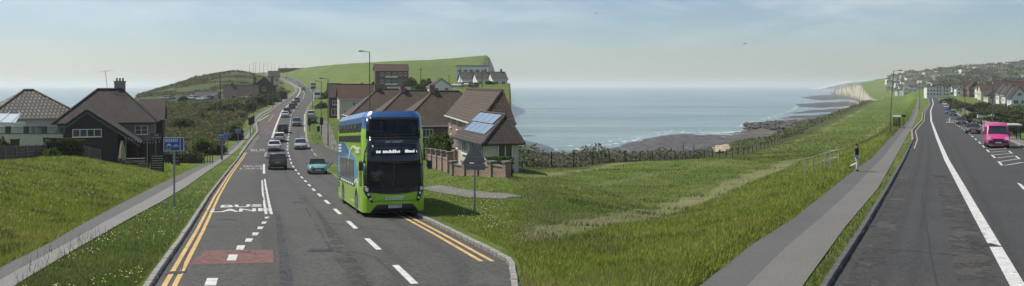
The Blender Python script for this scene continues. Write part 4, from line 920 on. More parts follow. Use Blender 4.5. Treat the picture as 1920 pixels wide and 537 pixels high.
def tile_mat(name, c1, c2, row=.3, colw=.3, depth=1.0):
    """rows of roof tiles: relief and tone from the slope position stored in the UV map"""
    m = bpy.data.materials.new(name); m.use_nodes = True; nt = m.node_tree; N = nt.nodes; L = nt.links; b = N['Principled BSDF']; b.inputs['Roughness'].default_value = .8
    uv = N.new('ShaderNodeUVMap'); br = N.new('ShaderNodeTexBrick'); br.inputs['Scale'].default_value = 1.0; br.inputs['Brick Width'].default_value = colw; br.inputs['Row Height'].default_value = row; br.inputs['Mortar Size'].default_value = row * .13; br.inputs['Mortar Smooth'].default_value = .4
    br.inputs['Color1'].default_value = (*c1, 1); br.inputs['Color2'].default_value = (*c2, 1); br.inputs['Mortar'].default_value = (*(x * .35 for x in c1), 1); L.new(uv.outputs[0], br.inputs['Vector'])
    n = N.new('ShaderNodeTexNoise'); n.inputs['Scale'].default_value = .5; n.inputs['Detail'].default_value = 7; n.inputs['Roughness'].default_value = .7; L.new(uv.outputs[0], n.inputs['Vector'])
    mx = N.new('ShaderNodeMixRGB'); mx.blend_type = 'OVERLAY'; mx.inputs[0].default_value = .7; L.new(br.outputs[0], mx.inputs[1]); L.new(n.outputs[0], mx.inputs[2]); L.new(mx.outputs[0], b.inputs['Base Color'])
    bp = N.new('ShaderNodeBump'); bp.inputs['Strength'].default_value = depth; bp.inputs['Distance'].default_value = .12; bp.invert = True; L.new(br.outputs['Fac'], bp.inputs['Height']); L.new(bp.outputs[0], b.inputs['Normal'])
    return m
T_BROWN = tile_mat('roof_brown_pantile', (.110, .074, .050), (.062, .042, .031), .36, .30); T_GREY = tile_mat('roof_grey_tile', (.095, .085, .080), (.065, .058, .056), .30, .32)
T_DARK = tile_mat('roof_dark_tile', (.070, .050, .042), (.045, .034, .032), .30, .26); T_RED = tile_mat('roof_red_tile', (.105, .045, .034), (.075, .034, .028), .30, .28); T_BIG = tile_mat('roof_big_pantile', (.230, .205, .175), (.170, .150, .128), .62, .42, 2.0)
def roof_uv(o):
    me = o.data; uv = me.uv_layers.new(name='UVMap')
    for p in me.polygons:
        n = p.normal; h = Vector((-n.y, n.x, 0)); h = h.normalized() if h.length > 1e-4 else Vector((1, 0, 0)); u = n.cross(h)
        for li in p.loop_indices:
            c = me.vertices[me.loops[li].vertex_index].co; uv.data[li].uv = (c.dot(h), c.dot(u))
def window(parent, face, u, z, w, h, W, D, bars=2, name='window', rows=1, frame=FRAME, pane=PANE):
    """a framed window proud of the wall, pane set back inside the frame"""
    f = .07; mb = MB(); pn = MB()
    def add(mb_, a, b, c, d, y0, y1):      # a..b across, c..d up
        if face == 'f': mb_.bx(a, b, -y1, -y0, c, d)
        elif face == 'l': mb_.bx(-W / 2 - y1, -W / 2 - y0, a, b, c, d)
        elif face == 'r': mb_.bx(W / 2 + y0, W / 2 + y1, a, b, c, d)
        else: mb_.bx(a, b, D + y0, D + y1, c, d)
    add(mb, u - w / 2, u + w / 2, z, z + f, .004, .09); add(mb, u - w / 2, u + w / 2, z + h - f, z + h, .004, .09)
    for k in range(bars + 1):
        c = u - w / 2 + f / 2 + (w - f) * k / bars; add(mb, c - f / 2, c + f / 2, z + f, z + h - f, .004, .088)
    for r in range(1, rows): add(mb, u - w / 2 + f, u + w / 2 - f, z + h * r / rows - .025, z + h * r / rows + .025, .004, .08)
    add(mb, u - w / 2 - .06, u + w / 2 + .06, z - .06, z, .004, .14)
    o = mb.build(name, frame, parent); add(pn, u - w / 2 + .02, u + w / 2 - .02, z + .02, z + h - .02, .004, .03); pn.build('pane', pane, o)
    return o
def roof_part(parent, kind, W, D, he, rh, m, ov=.35, t=.16):
    w, d = W / 2 + ov, D + ov; y0 = -ov; mid = D / 2; ze = he - ov * rh / (W / 2 if kind == 'gy' else D / 2); zt = he + rh; mb = MB()
    if kind == 'gx':
        mb.slab([(-w, y0, ze), (w, y0, ze), (w, mid, zt), (-w, mid, zt)], t); mb.slab([(w, d, ze), (-w, d, ze), (-w, mid, zt), (w, mid, zt)], t)
    elif kind == 'gy':
        mb.slab([(-w, d, ze), (-w, y0, ze), (0, y0, zt), (0, d, zt)], t); mb.slab([(w, y0, ze), (w, d, ze), (0, d, zt), (0, y0, zt)], t)
    elif kind == 'hip':
        run = min(W, D) / 2 + ov; ze = he - ov * rh / (min(W, D) / 2)
        if W >= D: a, b = (-w + run, mid), (w - run, mid)
        else: a, b = (0, y0 + run), (0, d - run)
        e = [(-w, y0, ze), (w, y0, ze), (w, d, ze), (-w, d, ze)]; A = (*a, zt); B = (*b, zt)
        fs = [[e[0], e[1], B, A], [e[1], e[2], B], [e[2], e[3], A, B], [e[3], e[0], A]] if W >= D else [[e[0], e[1], A], [e[1], e[2], B, A], [e[2], e[3], B], [e[3], e[0], A, B]]
        for q in fs: mb.slab(q, t)
    elif kind == 'mono':      # rises from -x eave to a ridge over the +x wall
        ze = he - ov * rh / W; run = W + ov - .6; xr = W / 2 - .45; xe = W / 2 + .35; mb.slab([(-w, d, ze), (-w, y0, ze), (xr, y0 + run, zt), (xr, d, zt)], t); mb.slab([(-w, y0, ze), (xe, y0, ze), (xr, y0 + run, zt)], t); mb.slab([(xe, y0, ze), (xe, d, ze), (xr, d, zt), (xr, y0 + run, zt)], t)
    elif kind == 'flat': mb.bx(-w, w, y0, d, he, he + rh)
    o = mb.build('roof', m, parent); roof_uv(o)
    cap = MB()
    if kind == 'gx': cap.tube((-w, mid, zt), (w, mid, zt), .13, n=6)
    elif kind == 'gy': cap.tube((0, y0, zt), (0, d, zt), .13, n=6)
    elif kind == 'hip':
        cap.tube(A, B, .14, n=6)
        for c_ in (e[0], e[1]): cap.tube(c_, A if (c_ is e[0] or W < D) else B, .12, n=6)
    elif kind == 'mono': cap.tube((xr, y0 + run, zt), (xr, d, zt), .13, n=6); cap.tube((-w, y0, ze), (xr, y0 + run, zt), .12, n=6); cap.tube((xe, y0, ze), (xr, y0 + run, zt), .12, n=6)
    if cap.v: cap.build('ridge_tiles', m, o); roof_uv(o.children[0])
    g = MB()
    if kind in ('gx', 'hip', 'mono', 'gy'):
        if kind in ('gx', 'hip'): g.bx(-w, w, y0 - .10, y0 + .0, ze - .14, ze - .02)
        if kind in ('gy', 'mono', 'hip'): g.bx(-w - .10, -w, y0, d, ze - .14, ze - .02)
        g.build('gutter', BLK if m in (T_DARK,) else FRAME, o)
    return o
def chimney(roof, x, y, z0, h, w=.7, d=.55, m=None, pots=2):
    c = MB(); c.bx(x - w / 2, x + w / 2, y - d / 2, y + d / 2, z0, z0 + h); c.bx(x - w / 2 - .06, x + w / 2 + .06, y - d / 2 - .06, y + d / 2 + .06, z0 + h - .16, z0 + h - .003)
    o = c.build('chimney', m or BRICK, roof); o.parent = roof
    for k in range(pots): MB().tube((x + (k - (pots - 1) / 2) * .32, y, z0 + h), (x + (k - (pots - 1) / 2) * .32, y, z0 + h + .34), .11, .09, 8).build('chimney_pot', mat('terracotta', (.30, .14, .09), .8), roof)
def house(name, label, loc, rz, W, D, he, kind, rh, wallm, roofm, wins=(), doors=(), cat='house', group=None, ov=.35, chim=None, below=1.5):
    root = empty(name, loc, rz, label=label, cat=cat, group=group); mb = MB()
    mb.bx(-W / 2, W / 2, 0, D, -below, he)
    if kind == 'gx': [mb.add([(s * W / 2, 0, he), (s * W / 2, D, he), (s * W / 2, D / 2, he + rh - .05)], [(0, 1, 2)]) for s in (-1, 1)]
    if kind == 'gy': [mb.add([(-W / 2, y, he), (W / 2, y, he), (0, y, he + rh - .05)], [(0, 1, 2)]) for y in (0, D)]
    if kind == 'mono': mb.add([(-W / 2, D, he), (W / 2, D, he), (W / 2 - .45, D, he + rh - .1)], [(0, 2, 1)])
    mb.build('wall', wallm, root); rf = roof_part(root, kind, W, D, he, rh, roofm, ov)
    for w_ in wins: window(root, *w_[:5], W, D, *(w_[5:] if len(w_) > 5 else ()))
    for f_, u, w_, h_, dm in doors:
        o = MB()
        if f_ == 'f': o.bx(u - w_ / 2, u + w_ / 2, -.05, -.004, 0, h_)
        elif f_ == 'l': o.bx(-W / 2 - .05, -W / 2 - .004, u - w_ / 2, u + w_ / 2, 0, h_)
        else: o.bx(W / 2 + .004, W / 2 + .05, u - w_ / 2, u + w_ / 2, 0, h_)
        dr = o.build('door', dm, root); h = MB(); h.box((u + w_ * .35, -.07, 1.0), (.05, .05, .12)) if f_ == 'f' else h.box((-W / 2 - .07, u + w_ * .35, 1.0), (.05, .05, .12)); h.build('handle', RIM, dr)
    if chim:
        for c_ in chim: chimney(rf, *c_)
    return root
def zpix(py, Y): return -(py - HY) / F * Y
DOORD = mat('door_dark', (.03, .028, .03), .5); DOORW = mat('door_white', (.6, .6, .58), .5)

# ---- left, by the sea: tiled bungalow and the dark tavern
Yb = 88; zb_ = -6.6
house('bungalow', 'white bungalow with big patterned brown pantile roof at the left edge', (XW(30, Yb) - 5.6, Yb - 2.2, zb_), R(42), 11.0, 9.2, 3.25, 'hip', 2.75, W_WHITE, T_BIG, [('f', -1.5, .9, 1.1, 1.1), ('f', 1.8, .9, 1.0, 1.1), ('r', 3, .9, 1.4, 1.1), ('r', 6, .9, 1.0, 1.1)], cat='bungalow', chim=[(1.2, 4.6, 5.0, 1.55, .7, .6, BRICK, 1)])
house('bungalow', 'grey-tiled hipped roof bungalow between patterned roof and tavern', (XW(86, 100), 98, zb_ - .2), R(40), 9.5, 8.5, 3.4, 'hip', 2.9, W_WHITE, T_BIG, [('f', 0, 1, 1.2, 1.2), ('f', -2.8, 1, 1.2, 1.2)], cat='bungalow')
# glass lean-to at the edge of the picture
lt = empty('conservatory', (XW(-12, 82), 82, -6.0), R(5), label='pale glass lean-to roof at the far left edge', cat='conservatory')
MB().slab([(-3, 0, 2.55), (2.0, 0, 2.45), (1.5, 2.2, 3.2), (-3, 2.2, 3.35)], .06).build('glass_roof', mat('pale_glass', (.45, .52, .56), .25), lt); MB().bx(-3, 1.9, .05, 2.2, 0, 2.4).build('wall', W_WHITE, lt)
for k in range(5): MB().tube((-2.8 + k * 1.1, -.01, 2.56), (-2.8 + k * 1.05, 2.2, 3.36), .035, n=5).build('glazing_bar', FRAME, lt)
# terrace with patterned screen
ter = empty('balustrade', (XW(-20, 79), 79, zpix(263, 79)), 0, label='white terrace wall with patterned screen blocks below the bungalow', cat='balustrade')
tw = XW(116, 79) - XW(-20, 79)
MB().bx(0, tw, 0, .25, -2.0, .55).build('terrace_wall', W_CREAM, ter)
MB().bx(-.02, tw + .02, -.04, .29, .55, .63).build('coping', mat('coping_dark', (.10, .10, .10), .8), ter); MB().bx(0, tw, .02, .2, 1.12, 1.18).build('top_rail', mat('coping_dark', (.1, .1, .1)), ter)
SCREEN = mat('screen_block', (.34, .34, .33), .85, var=.2)
for i, x in enumerate(np.arange(.0, tw + .01, tw / 4)): MB().bx(x - .18, x + .18, -.03, .28, .55, 1.28).build('pillar', mat('pillar_dark', (.06, .06, .065), .8), ter)
k = .245; nx_ = int(tw / k)
for i in range(nx_):
    q = MB(); x = i * k
    for a, b in (((x, .64), (x + k, .88)), ((x + k, .64), (x, .88)), ((x, .88), (x + k, 1.12)), ((x + k, .88), (x, 1.12))): q.tube((a[0], .12, a[1]), (b[0], .12, b[1]), .028, n=4)
    q.build('screen_block', SCREEN, ter)
# bins and covered furniture on the lower terrace
def bin_(px, Y, z, m, label):
    r = empty('wheelie_bin', (XW(px, Y), Y, z), .2, label=label, cat='bin'); MB().box((0, 0, .5), (.5, .55, .95), taper=1.12).build('body', m, r); MB().box((0, 0, 1.02), (.62, .68, .08)).build('lid', m, r)
    for s in (-1, 1): MB().tube((s * .28, .25, .1), (s * .2, .25, .1), .1, n=10).build('wheel', TYRE, r)
    MB().tube((-.25, .34, .98), (.25, .34, .98), .025, n=6).build('handle', BLK, r)
bin_(28, 74, gz(28, 74) + .55, BLK, 'black wheelie bin behind the plank fence')
# plank fence on top of the bank
PLANK = mat('weathered_plank', (.085, .080, .072), .9, var=.3, scale=1.5, stretch=(1, 1, 6), bump=.3); POSTC = mat('concrete_post', (.16, .155, .145), .9, var=.2)
def plank_fence(label, ends, nb, h, boards=4):
    a, b = (on(*e) for e in ends); root = empty('fence', a, 0, label=label, cat='fence'); d = (b - a)
    for i in range(nb):
        p, q = d * (i / nb), d * ((i + 1) / nb)
        for nm, pt in (('post', p),) + ((('post', q),) if i == nb - 1 else ()): MB().box((pt.x, pt.y, pt.z + h / 2 - .1), (.14, .14, h + .3)).build(nm, POSTC, root)
        for r in range(boards):
            z0 = .04 + (h - .08) * r / boards; z1 = .04 + (h - .08) * (r + 1) / boards - .018; t = .03 + .006 * (r % 2)
            MB().add([(p.x, p.y - t, p.z + z0), (q.x, q.y - t, q.z + z0), (q.x, q.y - t, q.z + z1), (p.x, p.y - t, p.z + z1), (p.x, p.y + t, p.z + z0), (q.x, q.y + t, q.z + z0), (q.x, q.y + t, q.z + z1), (p.x, p.y + t, p.z + z1)], [(0, 1, 2, 3), (7, 6, 5, 4), (0, 4, 5, 1), (3, 2, 6, 7), (1, 5, 6, 2), (0, 3, 7, 4)]).build('plank', PLANK, root)
        MB().add([(p.x, p.y - .07, p.z + h), (q.x, q.y - .07, q.z + h), (q.x, q.y + .07, q.z + h), (p.x, p.y + .07, p.z + h), (p.x, p.y - .07, p.z + h - .05), (q.x, q.y - .07, q.z + h - .05), (q.x, q.y + .07, q.z + h - .05), (p.x, p.y + .07, p.z + h - .05)], [(0, 1, 2, 3), (4, 5, 1, 0), (7, 6, 5, 4), (3, 2, 6, 7), (1, 5, 6, 2), (0, 3, 7, 4)]).build('cap_rail', POSTC, root)
plank_fence('long weathered plank fence on the bank at the left edge', [(-40, 60), (86, 74)], 6, 1.0)
plank_fence('short weathered plank fence beside the clipped hedge', [(143, 80), (187, 86)], 2, 1.45)

# the tavern
tv = empty('tavern', (XW(200, 95), 95, -8.55), R(20), label='dark roofed tavern with mauve walls and black boarded gable', cat='tavern')
W, D, he, rh = 9.8, 7.2, 4.85, 3.3
MB().bx(-W / 2, W / 2, 0, D, -.6, he).build('wall', W_PINK, tv); rf = roof_part(tv, 'hip', W, D, he, rh, T_DARK, .45)
chimney(rf, 1.0, 4.2, 7.4, 1.7, 1.15, .7, mat('pale_brick', (.26, .24, .215), .9, var=.2), 3)
a = MB(); a.tube((-.3, 4.2, 7.9), (-.55, 4.2, 10.3), .03, n=6); a.tube((-1.15, 4.2, 10.15), (.2, 4.2, 10.35), .02, n=5)
for k in range(6): a.tube((-1.1 + k * .24, 3.85, 10.16 + k * .035), (-1.1 + k * .24, 4.55, 10.16 + k * .035), .014, n=4)
a.build('television_aerial', RIM, tv)
window(tv, 'f', 3.55, 3.05, 1.35, 1.0, W, D, 2, rows=2); window(tv, 'f', 1.1, 3.05, .8, .9, W, D, 2)
# black boarded front gable, its long right slope carried down over the yard
gb = MB(); gb.prism([(-4.7, -.6), (1.6, -.6), (1.6, 3.7), (-1.3, 5.7), (-4.7, 3.1)], -5.8, -.004); gb.build('gable_block', W_DARK, tv)
rg = MB(); rg.slab([(-1.3, -6.1, 5.95), (-5.3, -6.1, 2.85), (-5.3, .3, 2.85), (-1.3, .3, 5.95)][::1], .16); rg.slab([(3.75, -6.1, 2.35), (-1.3, -6.1, 5.95), (-1.3, .3, 5.95), (3.75, .3, 2.35)], .16); o = rg.build('gable_roof', T_DARK, tv); roof_uv(o)
for p0, p1 in (((-1.3, -6.12, 5.86), (3.75, -6.12, 2.26)), ((-1.3, -6.12, 5.86), (-5.3, -6.12, 2.76))): MB().slab([Vector(p0), Vector(p0) - Vector((0, 0, .24)), Vector(p1) - Vector((0, 0, .24)), Vector(p1)], .04).build('barge_board', mat('barge_grey', (.07, .07, .075), .6), tv)
wr = MB(); o = window(tv, 'f', -1.3, 3.2, 2.75, .82, W, D, 4); o.location.y = -5.8
for x in (1.9, 3.5): MB().tube((x, -5.6, -.3), (x, -5.6, 2.7), .08, n=6).build('veranda_post', W_DARK, tv)
bb = MB(); bb.bx(1.61, 5.0, -.9, -.004, -.3, 2.3); bb.build('veranda_back', W_DARK, tv)
# right wing, hung with tiles, arched gate
wg = MB(); wg.bx(W / 2 - 1.9, W / 2 + .75, 4.5, 10.5, -.6, 4.7); wg.build('tile_hung_wing', W_TILE, tv)
rg = MB(); rg.slab([(W / 2 - 2.1, 4.1, 4.5), (W / 2 + .95, 4.1, 4.5), (W / 2 + .95, 7.5, 6.95), (W / 2 - 2.1, 7.5, 6.95)], .16); rg.slab([(W / 2 + .95, 10.9, 4.5), (W / 2 - 2.1, 10.9, 4.5), (W / 2 - 2.1, 7.5, 6.95), (W / 2 + .95, 7.5, 6.95)], .16); o = rg.build('wing_roof', T_DARK, tv); roof_uv(o)
MB().add([(W / 2 + .75, 4.5, 4.7), (W / 2 + .75, 10.5, 4.7), (W / 2 + .75, 7.5, 6.9)], [(0, 1, 2)]).build('wing_gable', W_TILE, tv)
ar = MB(); ar.prism([(4.1 + .8 * math.cos(t), max(0, .9 + .8 * math.sin(t))) for t in np.linspace(0, math.pi, 13)] + [(3.3, -.2), (4.9, -.2)], -.05, -.004); ar.build('arched_door', DOORD, tv)
MB().tube((-.3, -.06, 4.7), (-.3, -.06, 0), .05, n=6).build('downpipe', BLK, tv)

# ---- right of the climbing road
hd = math.atan(.305)
# bungalow with solar panels: local y runs away along the road, local x to the right
sb = house('bungalow', 'cream bungalow with blue-grey solar panels on its roof, beside the triangular sign', (XW(912, 66) + 1.25, 66.4, gz(905, 66) - .05), hd, 2.6, 9.4, 2.55, 'mono', 1.85, W_CREAM, T_DARK,
           [('l', 1.5, .95, 1.7, 1.25, 3), ('l', 4.2, .95, 2.0, 1.25, 3), ('l', 6.9, .95, 1.8, 1.25, 3), ('f', .2, .95, 1.2, 1.2, 2)], cat='bungalow', ov=.45)
srf = [c for c in sb.children if c.name.startswith('roof')][0]
SOL = mat('solar_cell', (.20, .27, .33), .12, coat=1.0, spec=.8); ALU = mat('aluminium', (.55, .56, .57), .35, metal=.7)
un = Vector((2.15, 0, 1.85)).normalized(); nn = Vector((-1.85, 0, 2.15)).normalized()
def sp_at(y, u): return Vector((-1.3, y, 2.55)) + un * u + nn * .10
for r_, (y0, cnt, u0) in enumerate(((1.6, 4, .45), (2.5, 3, 1.62))):
    for k in range(cnt + (1 if r_ else 0)):
        y = y0 + k * 1.72; q = [sp_at(y, u0), sp_at(y, u0 + 1.05), sp_at(y + 1.62, u0 + 1.05), sp_at(y + 1.62, u0)]
        o = MB().slab(q, .04).build('solar_panel', ALU, sb)
        c = sum(q, Vector()) / 4; MB().slab([c + (p - c) * .94 + nn * .006 for p in q], .005).build('solar_glass', SOL, o)
# brick house behind it
house('house', 'two-storey brown brick house with brown tiled roof behind the solar bungalow', (XW(905, 83) + 1.3, 83, gz(900, 88) - .3), math.atan(.19), 3.0, 28.0, 4.7, 'mono', 2.95, BRICK, T_BROWN,
      [('l', 3.0, 2.9, 1.3, 1.3, 2), ('l', 7.5, 2.9, 1.0, 1.3, 2), ('l', 12.5, 2.9, 1.3, 1.3, 2), ('l', 18, 2.9, 1.3, 1.3, 2), ('l', 24.5, 2.9, 1.5, 1.35, 2), ('l', 24.5, .7, 1.4, 1.35, 2), ('l', 18, .7, 1.5, 1.3, 2), ('l', 12.5, .7, 1.5, 1.3, 2)], ov=.4)
# row of hipped roofs
for px, Y, lab in ((852, 126, 'nearest of the three brown pantiled hipped-roof bungalows behind the bus'), (790, 142, 'middle brown pantiled hipped-roof bungalow behind the bus'), (736, 160, 'farthest brown pantiled hipped-roof bungalow, next to the cream house')):
    house('bungalow', lab, (XW(px, Y), Y, gz(px, Y)), R(17), 15.5, 11.5, 2.9, 'hip', 4.7, W_BROWN, T_BROWN, [('f', -4, .9, 1.6, 1.2, 3), ('f', 3.6, .9, 1.2, 1.2), ('l', 4, .9, 1.6, 1.2, 3)], cat='bungalow', group='brown hipped-roof bungalows behind the bus', chim=[(-2.2, 5.7, 7.2, 1.3, .8, .6, BRICK, 2)])
house('house', 'cream rendered house with red-brown gabled roof and shop front by the side road', (XW(669, 190), 190, gz(669, 190)), R(15), 7.6, 8, 5.0, 'gx', 3.0, W_CREAM, T_RED, [('f', -.6, 3.0, .5, 1.0, 1), ('f', .1, 3.0, .5, 1.0, 1), ('f', 2.4, 3.0, .9, 1.1), ('f', .2, .5, 1.9, 1.5, 3), ('f', 2.8, .6, .9, 1.2)], [('f', -2.3, .9, 2.0, DOORD)])
house('house', 'narrow dark tile-hung house left of the cream house', (XW(628, 200), 200, gz(628, 200)), R(15), 2.6, 8, 5.0, 'gx', 3.0, W_TILE, T_DARK, [('f', 0, 3, 1.2, 1.1), ('f', 0, .6, 1.6, 1.5)])
house('house', 'brown brick chalet with steep brown roof behind the cream house', (XW(700, 240), 240, gz(700, 240)), R(12), 7.5, 8, 3.2, 'gy', 4.2, W_BROWN, T_BROWN, [('f', -1.5, 1, 1.2, 1.2), ('f', 1.5, 1, 1.2, 1.2), ('f', 0, 3.8, 1.2, 1.1)], chim=[(-3.0, 4, 4.6, 2.3, .9, .7, BRICK, 2)])
fl = house('apartment_block', 'three-storey brown brick flats with white window bands on the hill', (XW(735, 320), 320, zpix(159, 320)), R(13), 12.4, 8, 5.6, 'gx', 2.0, W_BROWN, T_RED, [], cat='flats', below=4)
for z in (.5, 3.3):
    for u in (-3.6, -1.4, 1.0, 3.0, 5.0): window(fl, 'f', u, z, 1.3, 1.25, 12.4, 8, 2)
for z in (.3, 3.1): MB().bx(-2.6, 2.2, -.08, -.004, z - .45, z + .05).build('balcony_panel', W_WHITE, fl)
house('bungalow', 'white gabled bungalow on the hill right of the flats', (XW(828, 260), 260, gz(828, 260)), R(14), 6.6, 7, 2.6, 'gy', 2.3, W_WHITE, T_GREY, [('f', -1.5, .8, 1.2, 1.2), ('f', 1.5, .8, 1.2, 1.2)], cat='bungalow')
house('house', 'low white house with flat roof below the flats', (XW(748, 285), 285, gz(748, 285)), R(8), 8, 6, 2.6, 'flat', .3, W_WHITE, T_GREY, [('f', -2, .8, 1.4, 1.2), ('f', 2, .8, 1.4, 1.2)])
wb = house('school', 'long white modern building on the hill with flat roof', (XW(884, 430), 430, zpix(151, 430)), R(-4), 15.5, 9, 7.0, 'flat', .5, W_WHITE, mat('roof_felt', (.08, .09, .11), .7), [('f', u, z, 2.2, 1.2, 3) for u in (-6, -3, 0, 3, 6) for z in (1, 4.2)], cat='building', below=6)
for px, Y, lab in ((880, 338, 'gabled hill bungalow furthest left with white front and grey-brown roof'), (908, 330, 'gabled hill bungalow in the middle with white front and grey-brown roof'), (938, 324, 'gabled hill bungalow furthest right with white front and grey-brown roof')):
    house('bungalow', lab, (XW(px, Y), Y, zpix(162, Y)), R(14), 5.6, 10, 2.7, 'gx', 2.8, W_WHITE, T_GREY, [('f', -1.4, .7, 1.4, 1.2, 2), ('f', 1.2, .7, 1.4, 1.2, 2)], cat='bungalow', group='white-fronted bungalows on the hill', chim=[(1.5, 5, 4.6, 1.9, .7, .6, BRICK, 2)], below=3)
# garden walls along the verge
def garden_wall(label, ends, h, nb, m, pill=1.55):
    a, b = (on(*e) for e in ends); root = empty('garden_wall', a, 0, label=label, cat='wall'); d = b - a; rz = math.atan2(d.y, d.x)
    for i in range(nb):
        p, q = d * (i / nb), d * ((i + 1) / nb); c = (p + q) / 2
        MB().box((0, 0, 0), ((q - p).length - .3, .22, h + .6)).build('wall_panel', m, root).matrix_local = Matrix.Translation((c.x, c.y, c.z + h / 2 - .3)) @ Matrix.Rotation(rz, 4, 'Z')
        MB().box((0, 0, 0), ((q - p).length - .3, .32, .08)).build('coping', POSTC, root).matrix_local = Matrix.Translation((c.x, c.y, c.z + h + .04)) @ Matrix.Rotation(rz, 4, 'Z')
    for i in range(nb + 1):
        p = d * (i / nb); o = MB().box((0, 0, 0), (.42, .42, pill + .6)).build('pillar', m, root); o.location = (p.x, p.y, p.z + pill / 2 - .3); o.rotation_euler = (0, 0, rz)
        MB().box((0, 0, pill / 2 + .35), (.54, .54, .1)).build('cap', POSTC, o)
    return root
garden_wall('brown brick garden wall with tall pillars beside the bus', [(803, 78), (843, 66)], 1.0, 4, BRICKP)
garden_wall('low brown brick garden wall in front of the solar bungalow', [(850, 62), (950, 55)], .75, 4, BRICKP, 1.0)
garden_wall('long brown boundary wall behind the garden pillars', [(830, 92), (872, 82)], 1.1, 3, W_BROWN, 1.2)

# ---- far left: dark inn, cream block, on the headland
house('inn', 'dark inn with tall chimneys beside the car park on the headland', (XW(495, 352), 352, zpix(188, 352)), R(17), 9.5, 9, 5.6, 'gy', 4.0, W_TILE, T_DARK, [('f', -2, 1, 1.4, 1.4), ('f', 2, 1, 1.4, 1.4), ('f', 0, 4, 1.4, 1.4)], cat='inn', chim=[(-3.6, 4, 6.6, 3.2, 1.0, .9, W_BROWN, 2), (3.4, 5, 6.8, 3.0, 1.0, .9, W_BROWN, 2)], below=4)
house('inn', 'low dark wing of the inn with long tiled roof facing parked cars', (XW(452, 345), 345, zpix(194, 345)), R(17), 13, 8, 3.0, 'gx', 4.4, W_BROWN, T_DARK, [('f', u, .8, 1.2, 1.4) for u in (-4.5, -1.5, 1.5, 4.5)], cat='inn', chim=[(-3.5, 4, 6.3, 2.0, .9, .8, W_BROWN, 1)], below=3)
house('house', 'cream house behind the dark inn near the hilltop road', (XW(514, 430), 430, zpix(168, 430)), R(16), 5.2, 8, 6.5, 'gx', 2.8, W_CREAM, T_DARK, [('f', -1.2, 1, 1.2, 1.4), ('f', 1.2, 1, 1.2, 1.4), ('f', -1.2, 4, 1.2, 1.4), ('f', 1.2, 4, 1.2, 1.4)], below=5)
house('shed', 'low grey shed behind the parked cars on the headland', (XW(386, 362), 362, zpix(190, 362)), R(4), 9, 5, 2.6, 'gx', 1.4, W_PINK, T_GREY, [('f', 1.5, .7, 1.4, 1.2)], cat='shed', below=3)

# ---- right: seafront houses beyond the pink van
RH = 'seafront houses in the row beyond the pink van'
def row_house(lab, px, Y, pyb, rz, W_, D_, he_, kind, rh_, wm, rm, **kw):
    W2 = W_ / 2; wins = [('f', -W2 * .45, .7, 1.4, 1.3, 2), ('f', W2 * .45, .7, 1.4, 1.3, 2)]
    if he_ > 4: wins += [('f', -W2 * .45, 3.2, 1.3, 1.2, 2), ('f', W2 * .45, 3.2, 1.3, 1.2, 2)]
    elif kind == 'gy': wins += [('f', 0, he_ + .3, 1.2, 1.1, 2)]
    wins += [('l', D_ * .3, .8, 1.2, 1.2, 2), ('l', D_ * .7, .8, 1.2, 1.2, 2)]
    return house('house', lab, (XW(px, Y), Y, zpix(pyb, Y)), R(rz), W_, D_, he_, kind, rh_, wm, rm, wins, [('f', 0, .9, 2.0, DOORW)], group=RH, below=3, **kw)
row_house('white house with pointed gable and brown roof, at the right edge', 1912, 292, 199, -22, 5.0, 9, 3.1, 'gy', 3.6, W_WHITE, T_DARK)
row_house('white pointed-gable house second from the right edge', 1899, 322, 195, -22, 5.0, 9, 3.6, 'gy', 3.7, W_WHITE, T_BROWN)
row_house('white pointed-gable house third from the right edge', 1886, 352, 191, -22, 5.0, 9, 3.6, 'gy', 3.7, W_WHITE, T_BROWN)
row_house('large house with wide brown roof behind the pointed gables', 1908, 398, 186, -20, 9.0, 9, 4.6, 'gx', 3.6, W_CREAM, T_RED)
row_house('cream bungalow with bay windows and brown roof among the hedges', 1866, 368, 189, -15, 5.6, 7, 2.5, 'hip', 2.0, W_CREAM, T_DARK)
row_house('brown-roofed house with cream gable left of the bungalow', 1857, 435, 183, -18, 8.5, 9, 3.4, 'gx', 3.5, W_CREAM, T_BROWN)
row_house('house with big red-brown roof and white dormer front', 1846, 480, 180, -18, 6.5, 9, 4.8, 'gy', 3.6, W_WHITE, T_RED)
row_house('dark red gabled house with tall roof in the row', 1828, 518, 178.5, -18, 6.0, 9, 4.6, 'gy', 3.8, W_BROWN, T_RED)
row_house('dark red brick house with chimneys beside white gables', 1815, 548, 178, -18, 5.5, 9, 4.6, 'gx', 3.6, W_BROWN, T_RED, chim=[(1.5, 4, 7.2, 2.0, .9, .8, BRICK, 2)])
row_house('white two-storey house with dark roof left of the red ones', 1802, 592, 178, -18, 5.8, 9, 4.8, 'gy', 3.0, W_WHITE, T_DARK)
row_house('white rendered house with grey roof further along', 1793, 645, 178, -18, 5.2, 9, 4.8, 'gx', 2.6, W_WHITE, T_GREY)
row_house('small brown-roofed house behind the red row', 1880, 450, 177, -18, 7.5, 9, 4.0, 'gx', 3.4, W_WHITE, T_RED)
for k, (px, Y, pyb, w_, h_, lab) in enumerate(((1746, 530, 181, 5.0, 5.8, 'white end block of the seafront flats by the bend'), (1758, 545, 181, 6.0, 6.6, 'white middle block of the seafront flats'), (1771, 560, 181, 6.5, 6.2, 'pale grey block of the seafront flats'))):
    house('apartment_block', lab, (XW(px, Y), Y, zpix(pyb, Y)), R(-14), w_, 8, h_, 'flat', .35, W_WHITE, mat('roof_felt', (.08, .09, .11), .7), [('f', u, z, 1.0, 1.2, 1) for u in (-1.7, 0, 1.7) for z in (.8, 3.0, 4.9) if z + 1.2 < h_], cat='flats', below=3)
